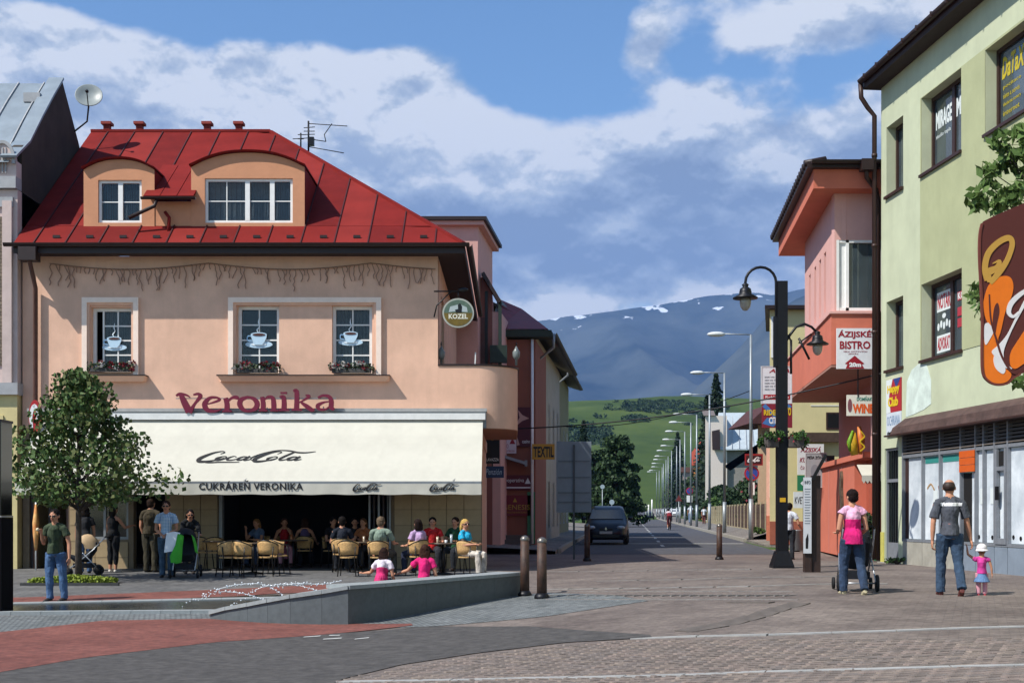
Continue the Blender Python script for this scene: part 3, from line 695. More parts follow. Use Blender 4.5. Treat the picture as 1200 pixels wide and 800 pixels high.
        hm2 = remesh(hm, vox*.9, 1)
        jitter(hm2, lambda c: noise.noise(c*55)*.007+noise.noise(Vector((c.x*120, c.y*120, c.z*25)))*.005)
        put(hm2, 'hair', mat('hair_'+hair, hair, .8, .35, 30, bump=.7, bscale=90, spec=.15), t)
    elif hair:
        hm = MB(); hm.ell(hp(0, .11, .06), (hs*.40, hs*.40, hs*.36), 14, 8, HR); put(remesh(hm, vox, 1), 'hair', mat('hair_'+hair, hair, .6, .3, 30), t)
    if hat:
        hm = MB(); hm.ell(hp(0, .05, .17), (hs*.47, hs*.50, hs*.42), 16, 10, HR); hm.lathe([(hs*.47, 0), (hs*.60, -.02), (hs*.60, -.035), (hs*.45, -.01)], hp(0, .04, .06), 18)
        put(remesh(hm, vox*.8, 1), 'hat', mat('cloth_'+hat, hat, .9, .12, 20), t)
    if glasses:
        g_ = MB()
        for s in (-1, 1): g_.ell(hp(s*.16, -.43, .01), (hs*.135, hs*.03, hs*.09), 10, 6, HR); g_.bar(hp(s*.28, -.38, .03), hp(s*.385, .02, .02), hs*.03, hs*.03)
        g_.bar(hp(-.06, -.45, .03), hp(.06, -.45, .03), hs*.03, hs*.03); g_.build('sunglasses', mat('lens', '#0c0b0b', .15, 0, spec=.8), t)
    place(t, loc, rz); return t
# ============================================================ CAFE BUILDING
random.seed(11)
m_peach = mat('peach_render', '#e2b79d', .92, .09, 1.1, bump=.4, bscale=60, streak=.26)
m_peach_t = mat('peach_trim', '#f3dccb', .8, .05, 5, bump=.1)
m_roofred = mat('red_roof_sheet', '#7a2420', .72, .13, 1.4, bump=.15, dirt=.2, spec=.08)
m_rr_b = mat('red_roof_sheet_faded', '#832c27', .7, .15, 1.1, bump=.15, dirt=.15, spec=.08); m_rr_c = mat('red_roof_sheet_deep', '#6f201d', .7, .15, 1.8, bump=.15, dirt=.25, spec=.08)
m_darkbrown = mat('dark_brown_metal', '#2a1b18', .5, .15, 5)
m_white = mat('white_frame', '#e6e6e2', .5, .05, 5)
m_glass = mat('window_glass', '#1a2126', .06, 0, alpha=.45, spec=.9)
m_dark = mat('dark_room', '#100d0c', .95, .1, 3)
m_curt = mat('net_curtain', '#9aa09c', .9, .25, 8)
m_cream_tile = mat('tan_tile', '#a38d6b', .55, .10, 3, bump=.1)
m_grout = mat('grout', '#7b6c58', .9, .1)
m_canvas = mat('awning_canvas', '#c3c0b3', .9, .07, 1.2, bump=.35, bscale=4, streak=.12)
m_steel = mat('grey_steel', '#8d9092', .45, .08, 5, metal=.4)
m_black = mat('black_paint', '#0e0e10', .45, .1)
m_letter_black = mat('black_print', '#17171a', .7, 0)
m_burg = mat('burgundy_letter', '#6d1430', .5, .05)
FY = 33.0; XL = -12.62; XR = -1.91; XG = -.78
cafe = thing('cafe_building', (-6.6, 34, 0), 'peach two storey cafe building with red sheet metal mansard roof and two round-topped dormers', 'building')
ff = fr((0, FY, 0))
def w_(px, py): return fuv(ff, px, py)
holes = []
WN = [(97, 163, 349, 440), (268, 447, 349, 440)]
op = []
for a, b, c, d in ((107, 156, 360, 436), (278, 327, 358, 437), (389, 436, 358, 437)):
    u0, v1 = w_(a, c); u1, v0 = w_(b, d); op.append((u0, u1, v0, v1))
mb = MB(ff); wall(mb, XL, XR, 3.62, 8.04, -.35, 0, op); mb.build('upper_wall', m_peach, cafe)
# side wall with a door-like dark bay, plus rear
mb = MB(fr((XR, FY, 0), (0, 1, 0))); wall(mb, .001, 11, 5.2, 8.04, -.3, 0, [(1.6, 3.0, 5.25, 7.3)]); mb.build('side_wall', m_peach, cafe)
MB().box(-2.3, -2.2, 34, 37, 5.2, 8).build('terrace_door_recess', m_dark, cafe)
MB().box(XL, XR-.3, 41, 44, 0, 8.2).build('rear_wall', m_peach, cafe)
MB().box(XL+.01, XG, FY+.36, 44, 3.3, 3.6).build('floor_slab', m_peach, cafe)
for (u0, u1, v0, v1), oc in zip(op, (True, False, False)):
    fw = .085; w = -.22
    f = MB(ff)
    f.box(u0, u0+fw, v0, v1, w, w+.07).box(u1-fw, u1, v0, v1, w, w+.07).box(u0+fw, u1-fw, v1-fw, v1, w, w+.07).box(u0+fw, u1-fw, v0, v0+fw, w, w+.07)
    x0 = u0+fw
    win = f.build('window', m_white, cafe)
    if oc: # left casement open onto a dark gap
        x0 += .2; g = MB(ff); g.box(x0-.04, x0, v0+fw, v1-fw, w+.01, w+.06); g.build('sash', m_white, win)
    x1 = u1-fw
    g = MB(ff)
    for i in (1, 2, 3): vv = v0+fw+(v1-v0-2*fw)*i/4; g.box(x0, x1, vv-.017, vv+.017, w+.02, w+.05)
    g.box((x0+x1)/2-.016, (x0+x1)/2+.016, v0+fw, v1-fw, w+.018, w+.052); g.build('glazing_bar', m_white, win)
    for i in range(4):
        for j in range(2):
            a = x0+(x1-x0)*j/2; b = x0+(x1-x0)*(j+1)/2; c = v0+fw+(v1-v0-2*fw)*i/4; d = v0+fw+(v1-v0-2*fw)*(i+1)/4
            MB(ff).box(a+.017, b-.017, c+.018, d-.018, w+.028, w+.038).build('pane', m_glass, win)
# curtains / blinds behind the panes
for k, (i0, tp) in enumerate(((0, 0), (2, 1))):
    u0, u1, v0, v1 = op[i0]; n = 9 if tp else 14; g = MB(ff)
    for q in range(n):
        a = u0+.25*(1-tp)+.1+(u1-u0-.2-.25*(1-tp))*q/n; b = a+(u1-u0-.2)/n*.8; g.hexa([(a, v0, -.42), (b, v0, -.36), (b, v0, -.37), (a, v0, -.43), (a, v1, -.42), (b, v1, -.36), (b, v1, -.37), (a, v1, -.43)])
    g.build('blind' if tp else 'curtain', m_curt, cafe, kind='stuff')
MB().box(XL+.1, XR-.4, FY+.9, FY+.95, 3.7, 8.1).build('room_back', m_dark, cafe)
# moulded surrounds and sills
for (a, b, c, d) in WN:
    u0, v1 = w_(a, c); u1, v0 = w_(b, d); f = MB(ff); t = .13
    f.box(u0, u0+t, v0, v1, 0, .09).box(u1-t, u1, v0, v1, 0, .09).box(u0+t, u1-t, v1-t, v1, 0, .09)
    f.build('window_surround', m_peach_t, cafe)
    f = MB(ff); t2 = .19; f.box(u0+t, u0+t2, v0, v1-t, 0, .05).box(u1-t2, u1-t, v0, v1-t, 0, .05).box(u0+t2, u1-t2, v1-t2, v1-t, 0, .05); f.build('inner_moulding', m_peach, cafe)
    f = MB(ff); f.hexa([(u0-.22, v0-.16, 0), (u1+.2, v0-.16, 0), (u1+.14, v0-.16, .14), (u0-.16, v0-.16, .14), (u0-.24, v0-.03, 0), (u1+.22, v0-.03, 0), (u1+.22, v0-.03, .24), (u0-.24, v0-.03, .24)]); s_ = f.build('window_sill', m_peach, cafe)
    MB(ff).box(u0-.26, u1+.24, v0-.03, v0, 0, .26).build('sill_cap', m_darkbrown, s_)
# flower boxes with petunias
m_leaf_d = mat('dark_leaf', (.035, .06, .02), .7, .3, 20); m_petr = mat('red_petal', '#7d1626', .7, .2, 20); m_petw = mat('white_petal', '#c9c4bd', .7, .1)
def petals(mb, c, r, n):
    for i in range(n):
        p = Vector(c)+Vector([random.uniform(-1, 1)*q for q in r]); a = Vector([random.uniform(-1, 1) for _ in range(3)]).normalized(); b = a.orthogonal().normalized(); e = a.cross(b); s = random.uniform(.02, .042)
        mb.add([p+b*s, p+e*s, p-b*s, p-e*s], [(0, 1, 2, 3)])
for (u0, u1, v0, v1), lb in zip(op, ('flower box with dark red and white petunias on the sill of the leftmost upstairs window', 'flower box with dark red and white petunias under the middle upstairs cup window', 'flower box with dark red and white petunias under the right upstairs cup window')):
    t = thing('flower_box', ((u0+u1)/2, FY-.1, v0), lb, 'flower box', 'window flower boxes')
    MB(ff).box(u0+.02, u1-.02, v0+.002, v0+.10, .02, .17).build('box', mat('box_grey', '#4c4a48', .8), t)
    lm = MB(); rm = MB(); wm = MB(); c = ((u0+u1)/2, FY-.11, v0+.14); r = ((u1-u0)/2+.06, .10, .10)
    petals(lm, c, r, 260)
    for q in range(12):
        cx = random.uniform(u0-.05, u1+.05); petals(rm if random.random() < .68 else wm, (cx, FY-.16, v0+random.uniform(.06, .25)), (.07, .05, .05), 16)
    lm.build('foliage', m_leaf_d, t, kind='stuff'); rm.build('red_flowers', m_petr, t, kind='stuff'); wm.build('white_flowers', m_petw, t, kind='stuff')
# cup decals on the panes
m_cup = mat('cup_print', '#b9d4e6', .5, .05); m_cup2 = mat('cup_print_shade', '#7fa6c8', .5, .05); m_cof = mat('coffee_print', '#4c2a22', .5, 0); m_cw = mat('cup_print_white', '#e3edf2', .5, 0)
for (cx, cy, s), lb in zip(((132, 402, .9), (302, 398, 1.0), (410, 396, .9)), ('blue coffee cup cut-out hanging in the leftmost upstairs window', 'blue coffee cup cut-out hanging in the middle upstairs window', 'blue coffee cup cut-out hanging in the right upstairs window')):
    u, v = w_(cx, cy); q = MB(sub(ff, u, v, .36*s, w=-.17))
    t = thing('coffee_cup_cutout', ff @ Vector((u, v, -.17)), lb, 'decoration', 'coffee cups in the upstairs windows')
    q.prism(ellipse(0, -.28, .98, .26), .0, .02); q.build('saucer', m_cup, t)
    q = MB(sub(ff, u, v, .36*s, w=-.17)); q.prism(ellipse(0, -.27, .55, .12), .021, .03); q.build('saucer_well', m_cw, t)
    q = MB(sub(ff, u, v, .36*s, w=-.17)); pts = [(-.58, .42)]+[(-.58+.16*i/6+.12*(i/6)**2, .42-.72*i/6) for i in range(1, 7)]+[(.24, -.32), (.42, -.1), (.56, .2), (.58, .42)]; q.prism(pts, .031, .05); q.prism(ellipse(0, .42, .58, .16), .031, .05001); q.build('cup', m_cup, t)
    q = MB(sub(ff, u, v, .36*s, w=-.17)); q.prism(ellipse(.02, .41, .46, .1), .052, .06); q.build('coffee', m_cof, t)
    q = MB(sub(ff, u, v, .36*s, w=-.17)); ribbon(q, [(-.55, .3, .08), (-.78, .3, .09), (-.8, .02, .09), (-.5, -.05, .08)], .031, .05); q.build('handle', m_cup2, t)
    q = MB(sub(ff, u, v, .36*s, w=-.17)); ribbon(q, [(.0, .55, .02), (-.12, .75, .08), (.06, 1.0, .05), (-.02, 1.3, .07), (.04, 1.65, .01)], .031, .04); q.build('steam', m_cw, t)
# icicle light string under the eaves
m_wire = mat('wire_brown', '#947463', .8, 0)
t = thing('icicle_lights', (-6.5, FY-.05, 7.9), 'string of brown icicle lights hanging in loops under the dark eaves of the peach cafe', 'light string')
mb = MB(); x = -11.9; ms = MB(); prev = None
while x < -2.1:
    z = 7.86-.16*abs(math.sin((x+12)*.75)); mb.bar((x, FY-.05, z), (x+.14, FY-.05, 7.86-.16*abs(math.sin((x+12.14)*.75))), .022, .022)
    if random.random() < .95:
        l = random.choice((.15, .3, .5, .38)); a = x+.04; zz = z
        while l > 0: b = a+random.uniform(-.05, .05); z2 = zz-.08; ms.bar((a, FY-.045, zz), (b, FY-.045, z2), .02, .02); a, zz = b, z2; l -= .08
    x += .11
mb.build('main_cable', m_wire, t); ms.build('hanging_strands', m_wire, t, kind='stuff')
# terrace parapet at the right end, rounded
def para(z0, z1, off, nm, m, y0=FY, ins=0.):
    mb = MB(); pts = [(XR+.001, y0-off)]
    cx, cy, r = -.9, y0+1.05, 1.05
    pts.append((cx, y0-off))
    for i in range(1, 25): a = R(-90+90*i/24); pts.append((cx+(r+off)*math.cos(a), cy+(r+off)*math.sin(a)))
    pts.append((cx+r+off, y0+5)); th = .2; inn = []
    n = len(pts); vs = []
    for i, (x, y) in enumerate(pts):
        a = pts[max(0, i-1)]; b = pts[min(n-1, i+1)]; dx, dy = b[0]-a[0], b[1]-a[1]; l = math.hypot(dx, dy); nx, ny = -dy/l*th, dx/l*th
        vs += [(x, y, z0), (x, y, z1), (x+nx, y+ny, z0), (x+nx, y+ny, z1)]
    fs = []
    for i in range(n-1): a, b = 4*i, 4*i+4; fs += [(a, b, b+1, a+1), (a+2, a+3, b+3, b+2), (a+1, b+1, b+3, a+3), (a, a+2, b+2, b)]
    fs += [(0, 1, 3, 2), (4*n-4, 4*n-2, 4*n-1, 4*n-3)]
    mb.add(vs, fs); return mb.build(nm, m, cafe), pts
_, ppts = para(3.62, 5.22, 0, 'terrace_parapet', m_peach)
para(5.22, 5.27, .025, 'parapet_cap', m_darkbrown)
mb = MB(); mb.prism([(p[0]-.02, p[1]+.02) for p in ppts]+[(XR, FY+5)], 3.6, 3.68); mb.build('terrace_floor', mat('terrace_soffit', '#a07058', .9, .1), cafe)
# ground floor: tiled piers, dark openings
gf0 = -.12
mb = MB(ff); gh_ = []
def U(px): return w_(px, 600)[0]
openings = [(U(34), U(80), gf0-.1, 3.0), (U(92), U(150), .75, 3.0), (U(156), U(193), gf0-.1, 3.0), (U(257), U(458), gf0-.1, 3.0)]
wall(mb, XL, XG, gf0-.1, 3.58, -.3, -.03, openings); mb.build('ground_floor_wall', m_grout, cafe)
mb = MB(fr((XG-.03, FY+.03, 0), (0, 1, 0))); wall(mb, .27, 8, gf0, 3.58, -.3, 0, []); mb.build('ground_floor_side_wall', m_peach, cafe)
# tiles: 0.41 m squares, each one a piece
tl0 = {}
def tiles(x0, x1, z0, z1):
    n = round((x1-x0)/.41); sx = (x1-x0)/n; k = round((z1-z0)/.41); sz = (z1-z0)/k
    for i in range(n):
        for j in range(k):
            key = (round(sx, 3), round(sz, 3))
            if key not in tl0: o = MB().box(-sx/2+.007, sx/2-.007, -.015, .015, -sz/2+.007, sz/2-.007).build('wall_tile', m_cream_tile, cafe); tl0[key] = o
            else: o = tl0[key].copy(); COL.objects.link(o)
            o.location = Vector((x0+sx*(i+.5), FY+.019, z0+sz*(j+.5)))-WL['cafe_building']
tiles(U(462), XG-.01, gf0, 2.75); tiles(U(195), U(255), gf0, 2.75); tiles(U(81.5), U(91), gf0, 2.75)
tiles(U(92), U(150), gf0, .69)
# interior
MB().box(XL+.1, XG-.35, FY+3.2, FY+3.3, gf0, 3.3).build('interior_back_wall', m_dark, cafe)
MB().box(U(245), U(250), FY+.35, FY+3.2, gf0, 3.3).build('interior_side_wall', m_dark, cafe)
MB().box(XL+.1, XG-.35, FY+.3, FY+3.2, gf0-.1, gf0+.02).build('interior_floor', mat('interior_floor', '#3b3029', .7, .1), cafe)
# folding door leaves stacked at the right of the opening
for i in range(5):
    x = U(432)+i*.12; MB().box(x, x+.045, FY-.02, FY+.55, gf0+.02, 2.9).build('folding_door', m_steel if i % 2 == 0 else m_darkbrown, cafe)
f = MB(ff); a, b = openings[3][0], openings[3][1]; f.box(a, a+.08, gf0, 3, -.2, .02).box(b-.08, b, gf0, 3, -.2, .02); f.build('door_frame', m_steel, cafe)
# shop window behind the maple with display counter
u0, u1, v0, v1 = openings[1]
f = MB(ff); f.box(u0, u0+.07, v0, v1, -.2, -.1).box(u1-.07, u1, v0, v1, -.2, -.1).box(u0+.07, u1-.07, v1-.07, v1, -.2, -.1).box(u0+.07, u1-.07, v0, v0+.07, -.2, -.1).box((u0+u1)/2-.03, (u0+u1)/2+.03, v0+.07, v1-.07, -.19, -.11)
sw = f.build('shop_window', m_steel, cafe)
for a, b in ((u0+.07, (u0+u1)/2-.03), ((u0+u1)/2+.03, u1-.07)): MB(ff).box(a, b, v0+.07, v1-.07, -.16, -.15).build('pane', m_glass, sw)
u0, u1, v0, v1 = openings[0]
f = MB(ff)
for x in (u0, (u0+u1)/2-.04, u1-.08): f.box(x, x+.08, v0+.1, v1, -.2, -.1)
f.box(u0+.08, u1-.08, v1-.08, v1, -.2, -.1); f.build('entrance_door', m_darkbrown, cafe)
# cove under awning + grey fascia
MB(ff).box(U(120), XG+.12, 3.60, 4.02, 0.002, .32).build('awning_fascia', m_steel, cafe)
MB(ff).box(XL+.3, U(121), 3.7, 3.95, 0.002, .22).build('awning_fascia', m_steel, cafe)
MB(ff).box(XL+.25, XG+.14, 4.02, 4.10, 0.002, .36).build('lead_flashing', mat('lead', '#9a9a98', .6, .1), cafe)
# eaves: soffit, gutter, roof
RY = 32.42; EZ = 8.1
zr = 12.84; YR = 38.4; XC = -1.22; XH = -7.25
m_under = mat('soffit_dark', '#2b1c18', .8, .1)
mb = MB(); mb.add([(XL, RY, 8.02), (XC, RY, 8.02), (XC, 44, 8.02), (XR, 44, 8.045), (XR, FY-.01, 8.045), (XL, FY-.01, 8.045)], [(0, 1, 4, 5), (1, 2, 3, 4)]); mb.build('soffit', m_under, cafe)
mb = MB().box(XL, XC, RY-.03, RY, 8.0, 8.20).box(XC, XC+.03, RY, 44, 8.0, 8.20); mb.build('fascia_board', m_darkbrown, cafe)
def gutter(p0, p1, nm, parent, r=.085, m=None):
    p0, p1 = Vector(p0), Vector(p1); d = (p1-p0).normalized(); s = d.cross(Vector((0, 0, 1))); vs = []
    for p in (p0, p1):
        for i in range(9): a = math.pi*i/8; vs.append(p+s*math.cos(a)*r-Vector((0, 0, 1))*math.sin(a)*r)
    mb = MB(); mb.sm = True; mb.add(vs, [(i, i+1, 10+i, 9+i) for i in range(8)]); mb.add([v+Vector((0, 0, .004)) for v in vs], [(i, 9+i, 10+i, i+1) for i in range(8)]); return mb.build(nm, m or m_darkbrown, parent)
gutter((XL-.2, RY-.13, 8.23), (XC+.15, RY-.13, 8.23), 'gutter', cafe); gutter((XC+.13, RY-.1, 8.23), (XC+.13, 44, 8.23), 'gutter', cafe)
A = Vector((XL, RY-.06, 8.21)); B = Vector((XC, RY-.06, 8.21)); Cc = Vector((XH, YR, zr)); D = Vector((XL, YR, zr))
E_ = Vector((XC, 2*YR-RY, 8.21)); Fp = Vector((XL, 2*YR-RY, 8.21))
mb = MB(); mb.add([A, B, Cc, D, E_, Fp], [(0, 1, 2, 3), (1, 4, 2), (4, 5, 3, 2)])
roof = mb.build('roof', m_roofred, cafe)
nrm = (B-A).cross(D-A).normalized(); sl_ = (D-A); slen = sl_.length; sd_ = sl_.normalized()
def hipcut(x):   # slope length available at x
    return slen*min(1, (XC-x)/(XC-XH)) if x > XH else slen
def roofpt(x, s, w=0.): return Vector((x, A.y, A.z))+sd_*s+nrm*w
s0 = 1.0   # slope distance where dormers start
edges = [XL+.0, -12.1, -11.3, -10.45, -9.6, -8.75, -7.9, -7.05, -6.2, -5.35, -4.5, -3.65, -2.8, -1.95, XC+.03]
dz0, dz1 = -11.05, -5.25     # dormer zone in x
def rpanel(a, b, s0, s1, par, nm='roof_panel'):
    pa, pb = hipcut(a), hipcut(b)
    pts = [roofpt(a+.008, s0, .004), roofpt(b-.008, s0, .004), roofpt(b-.008, max(s0+.01, min(s1, pb)), .004), roofpt(a+.008, min(s1, pa), .004)]
    MB().hexa(pts+[p+nrm*.022 for p in pts]).build(nm, random.choice((m_roofred, m_rr_b, m_rr_c)), roof)
sm_m = mat('seam_dark', '#3f1014', .7, .1)
for a, b in zip(edges, edges[1:]):
    rpanel(a, b, 0, 1.02, roof)
    k = random.uniform(-.04, .04)
    for c in (0,):
        pa = min(hipcut(b), slen)
        if pa > .1: p = roofpt(b, .0, .03); q = roofpt(b, pa-.02, .03); MB().bar(p, q, .028, .05).build('standing_seam', sm_m, roof)
    rpanel(a, b, 1.04, 99, roof) if hipcut(a) > 1.1 else None
# snow guards
for x in [-11.9+i*.85 for i in range(13)]:
    p = roofpt(x+.3, .33, .05)
    if hipcut(x+.3) > .5: MB().box(p.x-.09, p.x+.09, p.y-.02, p.y+.02, p.z-.02, p.z+.05).build('snow_guard', m_darkbrown, roof)
mb = MB().bar(D+Vector((0, 0, .03)), Cc+Vector((0, 0, .03)), .16, .08); mb.build('ridge_cap', m_roofred, roof)
MB().bar(Cc+Vector((0, 0, .03)), B+Vector((0, 0, .03)), .13, .08).build('hip_cap', m_roofred, roof)
# hip side panels
nx_ = 9
for i in range(nx_):
    t0 = i/nx_; y0 = RY+(2*YR-2*RY)*t0; y1 = RY+(2*YR-2*RY)*(i+1)/nx_
    def hs_(y): k = 1-abs(y-YR)/(YR-RY); return Vector((XC+(XH-XC)*k, y, 8.21+(zr-8.21)*k+.02))
    MB().bar(Vector((XC, y1, 8.23)), hs_(y1)+Vector((0, 0, .02)), .03, .05).build('standing_seam', sm_m, roof) if i < nx_-1 else None
# chimneys
for px in (127, 165, 244, 281):
    x = (px-600)/F*38.6; t = MB(); t.box(x-.09, x+.09, 38.4, 38.6, 12.6, 13.08); ch = t.build('chimney', mat('brick_red', '#7d2b22', .8, .2), cafe)
    MB().box(x-.15, x+.15, 38.34, 38.66, 13.081, 13.16).build('cap', mat('brick_red_cap', '#8d3a30', .8, .1), ch)
# dormers
DY = RY-.06+sd_.y*s0   # y of the front plane
fd = fr((0, DY, 0))
def dv(px, py): return fuv(fd, px, py)
m_dp = mat('dormer_render', '#c98f6c', .9, .06, 2, bump=.3)
def dormer(x0, x1, xw0, xw1, ytop, ysp, wy0, wy1, nwin, nm):
    """front face with a segmental top, side cheeks and curved roof running back into the slope"""
    u0, zb = dv(x0, 262); u1, _ = dv(x1, 262); _, zt = dv(0, ytop); _, zs = dv(0, ysp)
    a0, z1 = dv(wy0[0], wy0[1]); a1, z0 = dv(wy1[0], wy1[1]); zb -= .1; n = 16
    def top(x): k = (x-u0)/(u1-u0)*2-1; return zs+(zt-zs)*math.sqrt(max(0, 1-(k*.93)**2))*1.0 if abs(k) < 1 else zs
    def top(x):
        k = (x-u0)/(u1-u0)*2-1; return zs+(zt-zs)*(1-abs(k)**2.3)
    mb = MB(fd); xs = sorted(set([u0+(u1-u0)*i/n for i in range(n+1)]+[a0, a1]))
    for p, q in zip(xs, xs[1:]):
        if a0-1e-6 <= p and q <= a1+1e-6:
            mb.quad((p, zb, 0), (q, zb, 0), (q, z0, 0), (p, z0, 0)); mb.quad((p, z1, 0), (q, z1, 0), (q, top(q), 0), (p, top(p), 0))
        else: mb.quad((p, zb, 0), (q, zb, 0), (q, top(q), 0), (p, top(p), 0))
    for p, q, r_ in ((a0, a0, 1), (a1, a1, -1)): mb.quad((p, z0, 0), (p, z0, -.2), (p, z1, -.2), (p, z1, 0)) if r_ > 0 else mb.quad((p, z0, 0), (p, z1, 0), (p, z1, -.2), (p, z0, -.2))
    mb.quad((a0, z1, 0), (a0, z1, -.2), (a1, z1, -.2), (a1, z1, 0)); mb.quad((a0, z0, 0), (a1, z0, 0), (a1, z0, -.2), (a0, z0, -.2))
    CK = []
    def back(z): return DY+max(0, (z-8.21)/sd_.z*sd_.y-(DY-A.y))+.15
    for u, sg in ((u0, -1), (u1, 1)):
        ck = MB(); CK.append(ck); ck.add([Vector(p) for p in ((u, DY, zb), (u, back(zb), zb), (u, back(zs), zs), (u, DY, zs))], [(0, 1, 2, 3)])
    d = mb.build('dormer', m_dp, cafe)
    for ck in CK: ck.build('dormer_cheek', m_roofred, d)
    rf = MB(); N_ = 18; vs = []
    for i in range(N_+1):
        x = u0-.03+(u1-u0+.06)*i/N_; z = top(min(max(x, u0), u1))+.02
        vs += [(x, DY-.1, z-.005), (x, back(z), z+.015), (x, DY-.13, z+.03), (x, back(z+.03), z+.05)]
    fs = []
    for i in range(N_): a, b = 4*i, 4*i+4; fs += [(a, a+1, b+1, b), (a+2, b+2, b+3, a+3), (a, b, b+2, a+2)]
    fs += [(0, 2, 3, 1), (4*N_, 4*N_+1, 4*N_+3, 4*N_+2)]
    rf.add(vs, fs); rf.build('dormer_roof', m_roofred, d)
    f = MB(fd); t = .07
    f.box(a0, a0+t, z0, z1, -.14, -.06).box(a1-t, a1, z0, z1, -.14, -.06).box(a0+t, a1-t, z1-t, z1, -.14, -.06).box(a0+t, a1-t, z0, z0+t, -.14, -.06)
    ms_ = [dv(p, 240)[0] for p in nwin]
    for q in ms_: f.box(q-.06, q+.06, z0+t, z1-t, -.135, -.055)
    f.build('window_frame', m_white, d)
    xx = [a0+t]+sum([[q-.06, q+.06] for q in ms_], [])+[a1-t]
    for i in range(0, len(xx), 2):
        MB(fd).box(xx[i], xx[i+1], z0+t, z1-t, -.115, -.105).build('pane', m_glass, d)
        g = MB(fd).box(xx[i], xx[i+1], (z0+z1)/2-.013, (z0+z1)/2+.013, -.102, -.085)
        if xx[i+1]-xx[i] > .9: g.box((xx[i]+xx[i+1])/2-.013, (xx[i]+xx[i+1])/2+.013, z0+t, z1-t, -.101, -.084)
        g.build('glazing_bar', m_white, d)
        c = MB(fd)
        for q in range(7): a = xx[i]+(xx[i+1]-xx[i])*q/7; b = a+(xx[i+1]-xx[i])/7; c.quad((a, z0, -.3), (b, z0, -.25), (b, z1, -.25), (a, z1, -.3))
        c.build('curtain', mat('dormer_curtain', '#8ea0aa', .9, .15, 8), d)
    return d
dormer(98, 181, 0, 0, 187, 199, (115, 211), (166, 261), [140.5], 'dormer')
d2 = dormer(224, 357, 0, 0, 179, 196, (240, 209), (343, 261), [289.5, 318.5], 'dormer')
# link wall and small lean-to roof between the dormers
a, zb = dv(181, 262); b, zt = dv(224, 236)
MB(fd).box(a, b, zb-.1, zt, -.1, -.02).build('link_wall', m_dp, d2)
p0, p1 = dv(172, 236)[0], dv(231, 236)[0]; zt2 = dv(0, 197)[1]
mb = MB(); n_ = 3
for i in range(n_):
    xa = p0+(p1-p0)*i/n_; xb = p0+(p1-p0)*(i+1)/n_-.02
    q = [(xa, DY-.3, zt+.02), (xb, DY-.3, zt+.02), (xb, DY+1.55, zt2+.45), (xa, DY+1.55, zt2+.45)]; MB().hexa([Vector(p) for p in q]+[Vector(p)+Vector((0, -.02, .05)) for p in q]).build('lean_to_roof', m_roofred, d2)
gutter((p0-.05, DY-.36, zt+.02), (p1+.05, DY-.36, zt+.02), 'lean_to_gutter', d2, .06)
MB().tube([(p0+.35, DY-.33, zt-.03), (p0+.3, DY-.35, zt-.2), (p0-.35, DY-.4, zt-.52)], .05, 8).build('rain_spout', m_darkbrown, d2)
MB().tube([(p0+.5, DY-.1, zt-.3), (p0+.62, DY-.15, zt-.45), (p0+.62, DY-.2, zt-.85)], .045, 8).build('downpipe', m_roofred, d2)
# downpipe at the party wall
mb = MB(); x = (35-600)/F*32.7; mb.tube([(x+.1, RY-.13, 8.15), (x+.1, RY, 7.8), (x+.08, FY-.12, 7.2), (x+.08, FY-.12, 3.2), (x+.08, FY-.12, 0)], .055, 10); mb.build('downpipe', mat('copper_brown', '#55352c', .5, .2), cafe)
MB().box(x-.12, x+.32, RY-.2, RY+.15, 7.8, 8.14).build('gutter_box', m_darkbrown, cafe)
# ---- awning (folds out of a cassette)
aw = thing('awning', (-6.3, FY, 3.9), 'huge cream canvas awning with black lettering across the front of the peach cafe', 'awning')
ax0, ax1, ay, az0, az1 = -12.0, XG+.04, 30.95, 2.17, 3.78
MB(ff).box(ax0-.05, ax1+.06, 3.80, 3.96, .34, .54).build('cassette', mat('cassette_white', '#dcdcd8', .5, .05), aw)
segs = 9
def awz(x, y):
    t = (y-ay)/(FY-.45-ay); k = (x-ax0)/(ax1-ax0)*segs; return az0+(az1-az0)*t-.010*math.sin(math.pi*(k % 1))*math.sin(math.pi*t)*1.0
for i in range(segs):
    mb = MB(); mb.sm = True; nn = 8
    xs = [ax0+(ax1-ax0)*(i+j/nn)/segs for j in range(nn+1)]; yy = [ay+(FY-.45-ay)*j/6 for j in range(7)]
    vs = [(x, y, awz(x, y)) for y in yy for x in xs]; mb.add(vs, [(j*9+q, j*9+q+1, j*9+q+10, j*9+q+9) for j in range(6) for q in range(8)])
    mb.add([(v[0], v[1], v[2]-.008) for v in vs], [(j*9+q, j*9+q+9, j*9+q+10, j*9+q+1) for j in range(6) for q in range(8)])
    mb.build('canvas_panel', m_canvas, aw)
MB().box(ax0, ax1, ay-.035, ay+.03, az0-.04, az0+.03).build('front_bar', m_steel, aw)
mb = MB(); mb.sm = True; N_ = 160; zz = [az0-.03, az0-.12, az0-.21, az0-.29]
vs = [(ax0+(ax1-ax0)*i/N_, ay-.045-.006*(j/3)*(math.sin(i*.9)+.6*math.sin(i*.37+1)), z+(-.008*math.sin(i*.45) if j == 3 else 0)) for j, z in enumerate(zz) for i in range(N_+1)]
mb.add(vs, [(j*(N_+1)+i, (j+1)*(N_+1)+i, (j+1)*(N_+1)+i+1, j*(N_+1)+i+1) for j in range(3) for i in range(N_)]); mb.build('valance', m_canvas, aw)
for x in (ax0+.8, -6.5, ax1-.7):
    mb = MB().bar((x, FY-.3, 3.7), (x+.5, 32, 2.95), .05, .07).bar((x+.5, 32, 2.95), (x+.02, ay+.05, az0+.02), .045, .06); mb.build('folding_arm', m_steel, aw)
